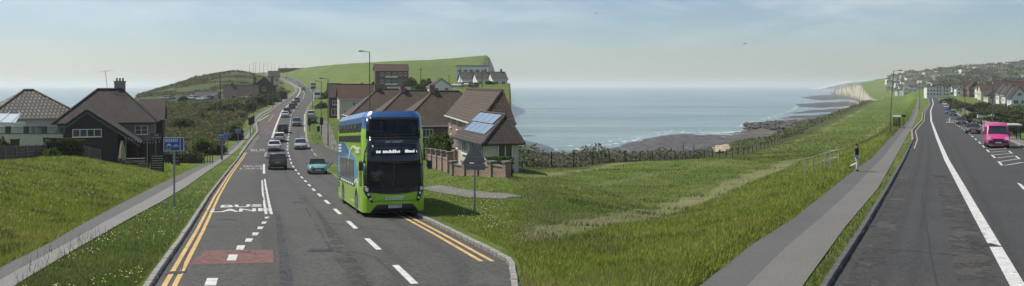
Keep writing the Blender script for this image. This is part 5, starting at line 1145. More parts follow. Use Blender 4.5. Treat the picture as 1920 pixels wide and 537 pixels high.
# stone and white garden walls
wl_ = empty('garden_wall', (XW(1833, 170), 170, gz(1833, 170)), R(-8), label='curved white rendered garden wall among dark hedges', cat='wall')
for i in range(6):
    x0, x1 = i * .52, (i + 1) * .52; h0 = 1.75 - .28 * math.sin(i / 5 * math.pi); MB().bx(x0, x1 - .004, 0, .25, -1, h0 + .02 * i).build('wall_panel', W_WHITE, wl_)
MB().bx(-.9, 0, -.3, .3, -1, .9).build('wall_end', W_WHITE, wl_)
garden_wall('long rough stone wall along the far footway', [(1803, 270), (1832, 185)], 1.1, 5, mat('flint', (.20, .185, .165), .9, var=.35, scale=1.5), 1.2)
gp = [(1846.5, 128), (1852, 124), (1858, 120.5), (1864, 117)]
for i, (px, Y) in enumerate(gp):
    r = empty('gate_pillar', on(px, Y), R(-20), label=['first', 'second', 'third', 'fourth'][i] + ' white-capped garden pillar counted from the left, behind the van', cat='pillar', group='garden pillars behind the van')
    MB().box((0, 0, .7), (.45, .45, 1.8)).build('shaft', W_CREAM, r); MB().box((0, 0, 1.64), (.58, .58, .1)).build('cap', W_WHITE, r)

# ---- the town on the far hillside: each house a thing with wall and roof
TW = [W_WHITE, W_CREAM, mat('wall_pale_grey', (.42, .43, .43), .85)]; TR = [T_GREY, T_RED, T_BROWN, T_DARK]; protos = []
for k in range(8):
    w_, d_, h_, r_ = rnd.uniform(8, 13), rnd.uniform(7, 10), rnd.choice((3.0, 5.2, 5.4)), rnd.uniform(2.4, 3.6); kind = ('gx', 'gy', 'hip')[k % 3]
    r = empty('hillside_house'); mb = MB().bx(-w_ / 2, w_ / 2, 0, d_, -4, h_)
    if kind == 'gy': mb.add([(-w_ / 2, 0, h_), (w_ / 2, 0, h_), (0, 0, h_ + r_ - .1)], [(0, 1, 2)])
    mb.build('wall', TW[k % 3], r); roof_part(r, kind, w_, d_, h_, r_, TR[k % 4], .3); protos.append(r)
    for u in (-w_ * .25, w_ * .25): MB().bx(u - .9, u + .9, -.08, -.004, .9, 2.3).build('window', PANE, r)
HL = ['small %s %s house with %s roof among trees on the far hillside' % (a, b, c) for a, b, c in zip(('wide', 'gable-fronted', 'hipped', 'broad', 'pointed', 'square', 'long', 'narrow'), ('white', 'cream', 'pale grey') * 3, ('grey', 'reddish', 'brown', 'dark') * 2)]
used = set(); cnt = 0
for row_i in range(15):
    Yr = 840 + row_i * 56
    px = 1668 + rnd.uniform(0, 8)
    while px < 1932:
        Y = Yr + rnd.uniform(-20, 20); z = gz(px, Y); ok = z > -9 and px > T_edge(Y) + 30
        vis = row(z + 5, Y) < 176 and not (px > 1790 and row(z, Y) > 158)
        if ok and vis and rnd.random() < .72 and cnt < 290:
            k = rnd.randrange(8); o = protos[k] if k not in used else copy_tree(protos[k]); used.add(k)
            o.location = (XW(px, Y), Y, z); o.rotation_euler = Euler((0, 0, R(rnd.choice((-25, -15, 60, 5)) + rnd.uniform(-8, 8))), 'XYZ'); s_ = rnd.uniform(.65, 1.0); o.scale = (s_, s_, s_)
            tag(o, HL[k], 'house', 'houses on the far hillside'); cnt += 1
        px += rnd.uniform(6, 14)
for k in range(8):
    if k not in used:
        for c in list(protos[k].children_recursive): bpy.data.objects.remove(c)
        bpy.data.objects.remove(protos[k])
# ------------------------------------------------------------------ street furniture
GALV = mat('galvanised', (.27, .28, .28), .5, metal=.4, var=.15); LAMPG = mat('lamp_post_grey', (.10, .105, .105), .6, var=.15); SBLUE = mat('sign_blue', (.018, .075, .30), .4); SWHITE = mat('sign_white', (.68, .69, .70), .45); SGREY = mat('sign_back_grey', (.16, .165, .17), .55, var=.12)
def lamp_post(px_b, Y, py_top, label, side=1, double=False, z=None, lean=0.0, m=None):
    z = gz(px_b, Y) if z is None else z; h = zpix(py_top, Y) - z; m = m or LAMPG
    r = empty('lamp_post', (XW(px_b, Y), Y, z), label=label, cat='lamp post', group='lamp posts along the roads'); top = (lean, 0, h - .12)
    MB().tube((0, 0, -.3), (0, 0, 1.3), .105, n=10).build('base', m, r)
    MB().tube((0, 0, 1.3), top, .075, .05, 10).build('column', m, r)
    for s in ((side, -side) if double else (side,)):
        MB().tube(top, (lean + s * .75, 0, h - .02), .035, n=6).build('bracket', m, r)
        q = MB(); q.box((lean + s * 1.0, 0, h), (.62, .24, .11), taper=.75); l = q.build('lantern', m, r); MB().box((lean + s * 1.0, 0, h - .075), (.5, .18, .04)).build('lens', mat('lamp_lens', (.55, .55, .5), .2), l)
    return r
lamp_post(415.5, 103, 134, 'tall grey lamp post standing between the blue bus-lane signs', lean=-.2)
lamp_post(693, 100, 96, 'tall grey lamp post rising behind the double-decker bus', side=-1, z=-8.6)
lamp_post(615, 128, 147, 'lamp post on the verge left of the double-decker bus', side=-1)
lamp_post(602.5, 165, 152, 'lamp post beyond the side road, in front of the cream house', side=-1)
lamp_post(475.5, 190, 151, 'lamp post beside the small shelter on the seaward footway')
lamp_post(511.5, 255, 158, 'small far lamp post in front of the dark inn')
lamp_post(586, 250, 166, 'far lamp post on the right of the climbing road', side=-1)
lamp_post(1669, 124, 132, 'tall grey lamp post on the meadow edge by the bus shelter', lean=.5)
lamp_post(1724.5, 300, 150, 'far thin lamp post beside the narrowing footway')
lamp_post(1809, 170, 158, 'lamp post on the far footway behind the dark blue car', side=-1)
lamp_post(1861, 125, 158, 'lamp post rising behind the pink van', side=-1)
def pole(px, Y, py_top, label, r=.11, pyb=None):
    z = gz(px, Y) if pyb is None else zpix(pyb, Y); h = zpix(py_top, Y) - z; o = empty('telegraph_pole', (XW(px, Y), Y, z), label=label, cat='pole', group='telegraph poles')
    MB().tube((0, 0, -.4), (0, 0, h), r, r * .7, 8).build('shaft', mat('tarred_pole', (.045, .038, .03), .9, var=.2), o); MB().box((0, 0, h - .5), (1.2, .1, .1)).build('cross_arm', mat('tarred_pole', (.045, .038, .03)), o)
pole(789, 250, 127, 'telegraph pole left of the white bungalow on the hill'); pole(863, 300, 126, 'telegraph pole in front of the white modern building'); pole(904, 285, 136, 'telegraph pole among the parked cars on the hill'); pole(842, 330, 140, 'telegraph pole behind the white gabled bungalow')

def vec_sign_board(root, w, h, z, m_face, m_back, border=.03, y=-.05):
    b = MB(); b.bx(-w / 2, w / 2, y, y + .02, z, z + h); o = b.build('sign_panel', m_back, root)
    if border: MB().bx(-w / 2 + .004, w / 2 - .004, y - .006, y - .001, z + .004, z + h - .004).build('border', SWHITE, o)
    MB().bx(-w / 2 + border, w / 2 - border, y - .012, y - .007, z + border, z + h - border).build('sign_face', m_face, o)
    return o
def bus_lane_sign(px, Y, w, h, py_top, label, rz=0.0):
    z = gz(px, Y); H = zpix(py_top, Y) - z; r = empty('bus_lane_sign', (XW(px, Y), Y, z), rz, label=label, cat='sign', group='blue bus-lane signs on the verge')
    MB().tube((0, .02, -.3), (0, .02, H - .02), .045, n=8).build('post', GALV, r)
    o = vec_sign_board(r, w, h, H - h, SBLUE, SGREY); z0 = H - h; y = -.066
    q = MB()
    # bus, motorcycle and cycle symbols, 'taxi', and the upright lane line
    q.bx(-w * .40, w * .18, y - .004, y, z0 + h * .66, z0 + h * .70); q.bx(-w * .42, w * .20, y - .004, y, z0 + h * .86, z0 + h * .89); q.bx(-w * .42, -w * .39, y - .004, y, z0 + h * .66, z0 + h * .89); q.bx(w * .17, w * .20, y - .004, y, z0 + h * .66, z0 + h * .89)
    for k in range(5): q.bx(-w * .36 + k * w * .105, -w * .29 + k * w * .105, y - .004, y, z0 + h * .75, z0 + h * .84)
    q.build('bus_symbol', SWHITE, o)
    def wheelring(mb, cx, cz, r_):
        for i in range(10):
            a, b = 2 * math.pi * i / 10, 2 * math.pi * (i + 1) / 10; mb.tube((cx + r_ * math.cos(a), y, cz + r_ * math.sin(a)), (cx + r_ * math.cos(b), y, cz + r_ * math.sin(b)), h * .012, n=4)
    q = MB(); wheelring(q, -w * .33, z0 + h * .36, h * .07); wheelring(q, -w * .15, z0 + h * .36, h * .07); q.bx(-w * .33, -w * .13, y - .004, y, z0 + h * .42, z0 + h * .48); q.bx(-w * .28, -w * .18, y - .004, y, z0 + h * .48, z0 + h * .54); q.build('motorcycle_symbol', SWHITE, o)
    q = MB(); wheelring(q, w * .02, z0 + h * .36, h * .075); wheelring(q, w * .18, z0 + h * .36, h * .075)
    for a, b in (((.02, .36), (.07, .50)), ((.07, .50), (.15, .50)), ((.15, .50), (.18, .36)), ((.07, .50), (.10, .36)), ((.10, .36), (.15, .50)), ((.02, .36), (.10, .36))): q.tube((w * a[0], y, z0 + h * a[1]), (w * b[0], y, z0 + h * b[1]), h * .012, n=4)
    q.build('bicycle_symbol', SWHITE, o)
    t = text_mesh('taxi', h * .2, SWHITE, 'sign_lettering', o, extrude=.002, width=w * .24); t.rotation_euler = (R(90), 0, 0); t.location = (-w * .26, y - .003, z0 + h * .16)
    MB().bx(w * .30, w * .33, y - .004, y, z0 + .04, z0 + h - .04).build('lane_line_symbol', SWHITE, o)
    return r
bus_lane_sign(326.5, 40.3, .93, .66, 257.5, 'nearest blue bus, motorcycle and cycle lane sign on its pole', R(6))
bus_lane_sign(417, 100, .98, .72, 251.5, 'blue bus-lane sign in front of the tall lamp post', R(6))
bus_lane_sign(427, 113, .9, .70, 249, 'blue bus-lane sign just behind the lamp post', R(6))
bus_lane_sign(446.5, 131, .85, .62, 242, 'smallest and farthest blue bus-lane sign on the footway', R(6))
# warning sign seen from behind
z = gz(890, 36.7); ws = empty('warning_sign', (XW(890, 36.7), 36.7, z), R(-4), label='grey back of a triangular warning sign with plate on the verge', cat='sign')
H = zpix(268.5, 36.7) - z
MB().tube((0, .04, -.3), (0, .04, H - .15), .045, n=8).build('post', GALV, ws)
MB().prism([(-.46, H - .84), (.46, H - .84), (.49, H - .80), (.03, H), (-.03, H), (-.49, H - .80)], -.02, -.005).build('triangle_plate', SGREY, ws)
MB().bx(-.46, .46, -.02, -.005, H - 1.16, H - .88).build('sub_plate', SGREY, ws)
for zz_ in (H - .62, H - .98): MB().bx(-.36, .36, -.05, -.021, zz_, zz_ + .035).build('stiffening_rail', GALV, ws)
# tavern boards
BOARD = mat('black_board', (.018, .022, .022), .6); CHALK = mat('chalk_letters', (.45, .45, .42), .8); BROWNB = mat('brown_sign', (.05, .042, .038), .6)
tp = empty('tavern_sign', (XW(297, 84), 84, gz(297, 84)), R(5), label='hanging dark tavern sign on a tall post beside the menu board', cat='sign')
Ht = zpix(250, 84) - tp.location.z
MB().tube((0, 0, -.3), (0, 0, Ht), .06, n=8).build('post', BLK, tp); o = MB().bx(-.75, .35, -.06, .0, Ht - .66, Ht + .02).build('sign_panel', BROWNB, tp)
for s_, zz_ in (('THE', Ht - .2), ('TAVERN', Ht - .45)):
    t = text_mesh(s_, .24, CHALK, 'sign_lettering', o, extrude=.002); t.rotation_euler = (R(90), 0, 0); t.location = (-.2, -.066, zz_)
def menu_board(px, Y, w, pyt, pyb, label, lines=7, legs=True):
    z = gz(px, Y); r = empty('menu_board', (XW(px, Y), Y, z), R(5), label=label, cat='sign'); a, b = zpix(pyb, Y) - z, zpix(pyt, Y) - z
    o = MB().bx(-w / 2, w / 2, -.05, 0, a, b).build('board', BOARD, r)
    for k in range(lines):
        zz = b - (b - a) * (k + .7) / (lines + .4); ln = MB(); x = -w * .4
        while x < w * .38: l_ = rnd.uniform(.06, .2); ln.bx(x, min(w * .42, x + l_), -.056, -.051, zz - .03, zz + .03); x += l_ + .06
        ln.build('chalk_line', CHALK, o)
    for s in (-1, 1): MB().tube((s * w * .4, .03, -.2), (s * w * .4, .03, a + .1), .035, n=6).build('leg', BLK, r)
menu_board(295, 80, 1.22, 290, 322, 'large black menu board with chalk lines beside the footway')
menu_board(268.5, 82, 1.2, 304, 319, 'low dark board with white scrawl at the foot of the bank', 4)
menu_board(330, 92, .85, 292, 318, 'dark board behind the nearest blue sign pole', 4)
menu_board(381, 108, .5, 272, 281, 'small pale notice board in front of the round bush', 0)
# closed parasol, yard fence, picnic table
ps = empty('parasol', (XW(229, 88), 88, gz(229, 88)), label='closed beige parasol in the tavern yard', cat='parasol'); MB().tube((0, 0, 0), (0, 0, 2.6), .04, n=6).build('pole', GALV, ps)
MB().loft([[(rr * (1 + .15 * (k % 2)) * math.cos(2 * math.pi * k / 12), rr * (1 + .15 * (k % 2)) * math.sin(2 * math.pi * k / 12), zz) for k in range(12)] for rr, zz in ((.30, .75), (.26, 1.2), (.2, 1.9), (.1, 2.35), (.03, 2.6))]).build('canopy', mat('beige_canvas', (.33, .28, .18), .9), ps); MB().box((0, 0, .06), (.6, .6, .12)).build('base', POSTC, ps)
def picnic(px, Y, label):
    r = empty('picnic_table', on(px, Y), R(20), label=label, cat='table', group='picnic tables in the tavern yard'); wm = mat('table_wood', (.12, .09, .065), .85, var=.25)
    for k in range(4): MB().box((0, -.27 + k * .18, .75), (1.7, .16, .04)).build('table_plank', wm, r)
    for s in (-1, 1):
        MB().box((0, s * .68, .45), (1.7, .24, .04)).build('bench', wm, r)
        for q in (-1, 1): MB().tube((s * .6, q * .15, .74), (s * .6, q * .6, 0), .04, n=5).build('leg', wm, r)
        MB().box((s * .6, 0, .42), (.06, 1.4, .08)).build('crossbar', wm, r)
picnic(255, 87, 'picnic table under the tavern string lights'); picnic(238, 90, 'picnic table beside the closed parasol')
stand(get_car('sedan', 'white'), 192, 91.5, R(75), 'white car parked half hidden behind the short plank fence', 'car', dz=0)
yf_ = empty('railing', on(318, 93), label='dark picket railing of the tavern yard behind the boards', cat='railing')
for i in range(22): MB().box((-1.6 + i * .3, 0, .55), (.06, .03, 1.1)).build('picket', BLK, yf_)
for zz in (.25, .95): MB().box((1.55, .03, zz), (6.5, .03, .06)).build('rail', BLK, yf_)
# festoon: two poles and a cable with bulbs
fe = empty('festoon_lights', on(276, 86), label='string of small festoon bulbs between thin poles in the yard', cat='string lights')
MB().tube((0, 0, 0), (0, 0, 2.6), .03, n=5).build('pole', GALV, fe); MB().tube((-2.6, 1.0, 0), (-2.6, 1.0, 3.0), .03, n=5).build('pole', GALV, fe); cb = MB(); pts_ = [Vector((-2.6 + 4.2 * t, 1 - 1.2 * t, 3.0 - .3 * t - 1.6 * t * (1 - t))) for t in np.linspace(0, 1, 13)]
for a_, b_ in zip(pts_, pts_[1:]): cb.tube(a_, b_, .012, n=4)
cb.build('cable', BLK, fe); bm_ = mat('bulb', (.7, .68, .6), .3)
for p in pts_[1:-1]: MB().tube(p, p - Vector((0, 0, .1)), .045, .03, 6).build('bulb', bm_, fe)
# traffic lights at the crossing
def signal(px, Y, py_top, label, rz=0.0):
    z = gz(px, Y); H = zpix(py_top, Y) - z; r = empty('traffic_light', (XW(px, Y), Y, z), rz, label=label, cat='traffic light', group='traffic lights at the crossing'); MB().tube((0, .12, -.2), (0, .12, H), .06, n=8).build('post', BLK, r)
    h = MB().box((0, 0, H - .55), (.36, .2, 1.1)).build('head', BLK, r); MB().box((0, .06, H - .52), (.62, .03, 1.3)).build('backing_board', BLK, r)
    for k, m in enumerate((mat('lens_red', (.10, .01, .01), .3), mat('lens_amber', (.14, .07, .01), .3), mat('lens_green', (.01, .08, .05), .3))): MB().tube((0, -.1, H - .22 - k * .33), (0, -.14, H - .22 - k * .33), .11, n=10).build('lens', m, h)
signal(469, 148, 222, 'left one of the pair of traffic lights on the seaward verge', R(5)); signal(474, 153, 220, 'right one of the pair of traffic lights on the seaward verge', R(5)); signal(580, 156, 224, 'traffic light on the grass corner of the side turning', R(5)); signal(603, 150, 222, 'traffic light behind the lamp posts left of the bus', R(185))
lb = empty('litter_bin', on(597, 158), label='small dark litter bin on the grass corner', cat='bin'); MB().tube((0, 0, 0), (0, 0, 1.0), .27, .30, 12).build('body', BLK, lb); MB().tube((0, 0, 1.02), (0, 0, 1.16), .32, .16, 12).build('lid', BLK, lb)
# shelters
def shelter(px, Y, pyt, w, d, label, roofm, rz=0.0, panes=True, z=None):
    z = gz(px, Y) if z is None else z; H = zpix(pyt, Y) - z; r = empty('bus_shelter', (XW(px, Y), Y, z), rz, label=label, cat='bus shelter')
    for x in (-w / 2, w / 2):
        for y in (0, d): MB().box((x, y, H / 2), (.08, .08, H)).build('post', BLK, r)
    MB().box((0, d / 2, H + .05), (w + .3, d + .3, .14)).build('roof', roofm, r)
    gm = mat('shelter_glass', (.10, .13, .13), .08, alpha=.45)
    for k in range(3): MB().box((-w / 2 + w * (k + .5) / 3, d, H * .52), (w / 3 - .06, .02, H * .75)).build('pane', gm, r)
    for s in (-1, 1): MB().box((s * w / 2, d / 2, H * .52), (.02, d - .1, H * .75)).build('side_pane', gm, r)
    MB().box((0, d - .3, .48), (w * .8, .3, .06)).build('bench', BLK, r)
    fp = MB(); fp.tube((w / 2 + .6, 0, 0), (w / 2 + .6, 0, H + .35), .045, n=6); fp.box((w / 2 + .6, 0, H + .2), (.6, .04, .34)); fp.build('stop_flag', BLK, r)
    return r
shelter(1681.5, 141, 219.5, .95, 2.4, 'glass bus shelter with pale roof beside the meadow path', SWHITE, R(-24), z=float(zrR(141)) + .1)
shelter(1903, 99, 235.5, 1.15, 2.2, 'glass bus shelter with white roof on the right edge', SWHITE, R(-20))
shelter(452.5, 195, 211.5, 1.7, 1.6, 'small open shelter on the seaward footway among scrub', mat('roof_felt', (.08, .09, .11)), R(8))
# keep-left bollards, traffic island
isl = empty('traffic_island', roadpt(1781, 232, zrR), R(-28), label='small traffic island with yellow-edged kerb and bollards', cat='traffic island'); MB().box((0, 3, .07), (1.5, 7, .14)).build('kerb', CONC, isl); MB().box((0, 3, .145), (1.1, 6.5, .02)).build('paving', mat('island_tan', (.22, .17, .10), .9), isl)
for y in (.2, 5.8): MB().tube((0, y, .15), (0, y, 1.15), .12, .10, 10).build('bollard', SWHITE, isl)
MB().tube((0, 3, .15), (0, 3, 3.2), .05, n=6).build('sign_post', GALV, isl); MB().tube((0, 2.95, 3.0), (0, 2.99, 3.0), .3, n=14).build('round_sign', SBLUE, isl)
for px, Y, lab in ((1813.5, 157, 'white bollard nearer the dark hatchback'), (1830.5, 150, 'white bollard right of the dark hatchback')):
    r = empty('bollard', on(px, Y), label=lab + ' on the far footway', cat='bollard', group='white bollards on the far footway'); MB().tube((0, 0, 0), (0, 0, .95), .11, .09, 10).build('shaft', SWHITE, r); MB().tube((0, 0, .95), (0, 0, 1.05), .09, .04, 10).build('cap', BLK, r)
# masts along the crest
MAST = mat('mast_grey', (.20, .21, .22), .6)
for i, (px, pt) in enumerate(((468, 121), (475, 118), (479.5, 117), (487, 116), (494, 119), (502, 117), (509, 120), (515, 121), (524, 119), (535, 121), (549, 120), (569, 123))):
    Y = 640 if px < 500 else 880; z = gz(px, Y) if px > 485 else max(gz(px, Y), zpix(136, Y)); r = empty('mast', (XW(px, Y), Y, z - .5), label=['leftmost', 'second', 'third', 'fourth', 'fifth', 'sixth', 'seventh', 'eighth', 'ninth', 'tenth', 'eleventh', 'rightmost'][i] + ' thin mast on the hilltop, counted from the left', cat='mast', group='masts along the hilltop')
    h = zpix(pt, Y) - z; MB().tube((0, 0, 0), (0, 0, h + .5), .16, .10, 6).build('pole', MAST, r); MB().box((.25, 0, h + .3), (.7, .25, .18)).build('head', MAST, r)
# cars in the headland car park and on the hill
GPK = 'cars parked beside the inn on the headland'
for i, (kind, col, px, Y, rz, lab) in enumerate((('mpv', 'white', 358, 338, 75, 'white van-like car at the left end of the headland car park'), ('sedan', 'white', 378, 322, 62, 'white car nearest the scrub in the headland car park'), ('hatch', 'silver', 385, 325, 62, 'silver hatchback second in the parked row'), ('suv', 'charcoal', 391, 329, 62, 'charcoal car third in the parked row'), ('suv', 'white', 398, 333, 62, 'white tall car fourth in the parked row'), ('hatch', 'charcoal', 405, 336, 62, 'dark hatchback at the right end of the parked row'), ('sedan', 'black', 440, 330, 80, 'black car in front of the low inn wing'), ('hatch', 'silver', 462, 332, 70, 'silver hatchback in front of the inn'), ('sedan', 'grey', 490, 325, 70, 'grey car parked by the inn corner'), ('sedan', 'charcoal', 318, 345, 80, 'dark car parked apart at the cliff side'), ('sedan', 'silver', 311, 345, 80, 'silver car parked apart next to the tavern wing'))):
    c = stand(get_car(kind, col), px, Y, R(rz), lab, 'car', GPK, dz=.05)
for kind, col, px, Y, rz, lab in (('suv', 'white', 858, 292, 60, 'white car parked on the hill beside the telegraph pole'), ('mpv', 'white', 872, 296, 60, 'white van-like car parked on the hill'), ('suv', 'black', 887, 290, 40, 'black tall car parked on the hill in front of the bungalows'), ('sedan', 'grey', 757, 292, 70, 'grey car parked below the flats')):
    stand(get_car(kind, col), px, Y, R(rz), lab, 'car', 'cars parked on the hillside', dz=.03)

# ---- handrails by the steps down to the meadow
RAILM = mat('handrail_pale', (.42, .43, .39), .5, metal=.2)
hr_ = empty('handrail', (0, 0, 0), label='pale metal handrails beside the steps on the meadow bank', cat='handrail')
def rail_run(pts, h=1.0):
    P3 = [on(px, Y) for px, Y in pts]
    for p in P3: MB().tube(p - Vector((0, 0, .3)), p + Vector((0, 0, h)), .028, n=6).build('post', RAILM, hr_)
    for a_, b_ in zip(P3, P3[1:]):
        for q in (h, h * .52): MB().tube(a_ + Vector((0, 0, q)), b_ + Vector((0, 0, q)), .02, n=6).build('rail', RAILM, hr_)
rail_run([(1508, 54), (1523, 54.6), (1540, 55.5), (1556, 57.5)]); rail_run([(1546, 53), (1557, 53.4), (1573, 55.2)]); rail_run([(1556, 57.5), (1574, 55.2)])
# ---- clifftop fence: posts and two wires
PST = mat('fence_post', (.055, .048, .04), .9, var=.25); WIRE = mat('fence_wire', (.10, .10, .10), .6)
cf = empty('fence', (0, 0, 0), label='long wire fence of dark posts between meadow and clifftop scrub', cat='fence'); prev = None
fy = list(np.arange(76, 250, 4.7)) + list(np.geomspace(258, 600, 26)); last = None
for i, Y in enumerate(fy):
    yr = row(float(zrR(Y)), Y); px = float(T_RP0(yr)) - (27.6 + (1.5 if Y < 120 else 4.0 * float(ss(120, 260, Y)))) / Y * F
    if px < 972: continue
    p = on(px, Y); h = 1.35 + rnd.uniform(-.12, .15); tilt = rnd.uniform(-.08, .08)
    MB().tube(p - Vector((0, 0, .3)), p + Vector((tilt, 0, h)), .07, n=6).build('post', PST, cf)
    if prev is not None and Y < 260:
        for q in (.35, .75, 1.1): MB().tube(prev + Vector((0, 0, q)), p + Vector((0, 0, q)), .012, n=3, cap=False).build('wire', WIRE, cf)
    prev = p
# a second, further line of posts at the shore end
for i, px in enumerate((982, 1204, 1238, 1259, 1281, 1301)):
    Y = 96 if px < 1000 else 165; r = tag(MB().tube((0, 0, -.3), (0, 0, 1.5), .08, n=6).build('fence_post', PST), ['lone post at the left end of the clifftop scrub', 'leftmost of the five posts standing in the scrub by the rocks', 'second of the five posts standing in the scrub by the rocks', 'third of the five posts standing in the scrub by the rocks', 'fourth of the five posts standing in the scrub by the rocks', 'rightmost of the five posts in the scrub, beside the bare chalk'][i], 'post', 'posts standing in the clifftop scrub'); r.location = on(px, Y, .5)

# ---- shore: rock ledges, boulders, groynes
ROCK = mat('wet_rock', (.026, .024, .024), .6, col2=(.095, .085, .078), scale=.35, bump=1.0, bscale=.5, detail=9, bdist=1.2, stretch=(.5, 1.5, 1)); SHIN = mat('shingle', (.20, .165, .13), .95, col2=(.33, .27, .205), scale=.08, bump=.5, bscale=2, detail=8)
def ledge(name, label, outline, z, thick, m, seed, rough=.5, sx=2.0, sy=.55, fine=5.0):
    """a broken rock flat: a fine sheet whose relief rises out of the sea, leaving pools and channels"""
    q = np.array(outline, float); x0, x1 = q[:, 0].min() - 2, q[:, 0].max() + 2; y0, y1 = q[:, 1].min() - .6, q[:, 1].max() + .6
    px, py = np.meshgrid(np.arange(x0, x1, sx), np.arange(y0, y1, sy)); Y = SEA_Z * -F / (py - HY); X = XW(px, Y)
    jx = px + fbm(X / 9, Y / 9, seed) * 16; jy = py + fbm(X / 9, Y / 9, seed + 5) * 4
    inside = np.zeros(px.shape, bool); dist = np.full(px.shape, 1e9); n_ = len(q)
    for i in range(n_):
        (ax, ay), (bx_, by) = q[i], q[(i + 1) % n_]; cond = (ay > jy) != (by > jy)
        with np.errstate(divide='ignore', invalid='ignore'): xi = (bx_ - ax) * (jy - ay) / (by - ay) + ax
        inside ^= cond & (jx < xi); t = np.clip(((jx - ax) * (bx_ - ax) + (jy - ay) * 9 * (by - ay)) / max(1e-6, (bx_ - ax) ** 2 + 9 * (by - ay) ** 2), 0, 1)
        dist = np.minimum(dist, np.hypot(jx - ax - t * (bx_ - ax), 3 * (jy - ay - t * (by - ay))))
    d = np.where(inside, 1, -1) * dist; Z = z - .5 + .75 * thick * ss(-3, 9, d) + rough * (fbm(X / fine, Y / (fine * 2.2), seed + 9, 5) * 3.0 + np.abs(fbm(X / (fine * 3), Y / (fine * 4), seed + 11)) * 2.2) * ss(-4, 6, d)
    Z = np.where(d < -4, z - 3, Z); idx = np.arange(px.size).reshape(px.shape); Fq_ = np.stack([idx[:-1, :-1], idx[:-1, 1:], idx[1:, 1:], idx[1:, :-1]], -1).reshape(-1, 4); Fq_ = Fq_[(d.ravel()[Fq_] > -5).any(1)]
    o = link(name, np_mesh(name, np.stack([X, Y, Z], -1).reshape(-1, 3), Fq_[:, ::-1], m, False)); return tag(o, label, kind='structure')
ledge('rock_ledge', 'dark wave-cut rock platform at the water edge', [(1108, 285), (1150, 275), (1200, 264), (1255, 251.5), (1330, 252), (1400, 253), (1470, 249), (1500, 250), (1460, 270), (1400, 290), (1300, 300), (1150, 296)], SEA_Z, 1.15, ROCK, 3, .62)
ledge('rock_ledge', 'bouldery dark rock spit with pools beyond the platform', [(1398, 236), (1408, 231), (1440, 229.5), (1520, 225), (1570, 224), (1590, 226), (1560, 240), (1500, 248), (1440, 247), (1405, 241)], SEA_Z, 1.8, ROCK, 13, 1.0, fine=3.5)
for k, (ol, lab) in enumerate((([(1441, 222.5), (1500, 217.5), (1560, 213), (1600, 212), (1600, 221), (1540, 223), (1480, 223.5)], 'nearest long dark groyne of rock on the beach'), ([(1463, 214), (1520, 207), (1580, 203), (1610, 203), (1605, 210), (1540, 212), (1500, 214)], 'second dark rock groyne on the beach'), ([(1486, 197), (1530, 192), (1590, 190), (1615, 192), (1600, 201), (1540, 203), (1500, 201)], 'third dark rock groyne below the cliffs'), ([(1497, 182.5), (1540, 178), (1590, 178), (1600, 187), (1540, 189), (1510, 186)], 'farthest dark rock flat below the white cliffs'))):
    ledge('rock_groyne', lab, ol, SEA_Z, 1.3, ROCK, 23 + k * 7, .55, 1.5, .35, 9.0)
ledge('beach', 'tan shingle beach below the meadow cliff', [(1540, 228), (1560, 215), (1570, 205), (1580, 196), (1600, 186), (1660, 188), (1668, 200), (1640, 215), (1600, 228), (1560, 236)], SEA_Z, 1.0, SHIN, 71, .2, 2.0, .5, 12.0)
# surf: broken white water round the ledges
FOAM = mat('surf_foam', (.70, .74, .74), .6); worn_paint(FOAM, .56, .30)
def surf(label, pts, w, seed):
    q = []
    for (xa, ya), (xb, yb) in zip(pts, pts[1:]):
        k = max(3, int(math.hypot(xb - xa, (yb - ya) * 3) / 5))
        for i in range(k):
            t = i / k; x = xa + (xb - xa) * t; y = ya + (yb - ya) * t; Y = SEA_Z * -F / (y - HY); q.append(Vector((XW(x, Y), Y + 8 * float(fbm(t * 3 + x * .02, seed, 5)), SEA_Z + .06)))
    V = []
    for i, p in enumerate(q): ww = w * (.35 + 1.3 * float(vnoise(i * .4, seed, 7))); V += [p + Vector((0, -ww / 2, 0)), p + Vector((0, ww / 2, 0.02))]
    o = MB().add(V, [(2 * i, 2 * i + 1, 2 * i + 3, 2 * i + 2) for i in range(len(q) - 1)]).build('surf', FOAM, recalc=False); tag(o, label, kind='structure')
surf('broken surf along the near rock platform', [(990, 284), (1060, 281), (1108, 279), (1150, 271), (1200, 260), (1262, 248.5), (1330, 249), (1398, 250)], 7, 1); surf('second line of surf off the near rocks', [(1000, 277), (1100, 273), (1180, 259), (1250, 246), (1320, 244)], 4, 5)
surf('surf in the pool between the rock spits', [(1325, 251), (1360, 249), (1400, 247), (1432, 249)], 12, 8); surf('surf round the boulder spit', [(1380, 240), (1398, 233), (1410, 229.5), (1450, 226.5)], 10, 12); surf('surf round the groyne ends', [(1430, 224.5), (1445, 220.5), (1475, 211), (1490, 205), (1500, 195)], 14, 15)
# boulders on the spit: individually built things
BO = []
for k in range(5):
    b = bmesh.new(); bmesh.ops.create_icosphere(b, subdivisions=2, radius=1.0)
    for v in b.verts: v.co *= 1 + .5 * (float(vnoise(v.co.x * 1.7 + k * 9, v.co.y * 1.7 + v.co.z * 1.3, k)) - .5); v.co.z *= .62
    me = bpy.data.meshes.new('boulder'); b.to_mesh(me); b.free(); me.materials.append(ROCK); BO.append(me)
bl = empty('boulder_spit', (0, 0, 0)); tag(bl, 'scatter of dark boulders along the tide line', kind='structure')
for i in range(420):
    px, py = rnd.uniform(1395, 1575), rnd.uniform(226, 247)
    if py > 250 - (px - 1395) * .05 or py < 236 - (px - 1395) * .055: continue
    Y = SEA_Z * -F / (py - HY); o = link('boulder', BO[i % 5], bl); s_ = rnd.uniform(.6, 1.5); o.location = (XW(px, Y), Y, SEA_Z + 1.5 + rnd.uniform(-.2, .5)); o.scale = (s_ * rnd.uniform(.8, 1.5), s_, s_ * rnd.uniform(.7, 1.1)); o.rotation_euler = (0, 0, rnd.uniform(0, 6))
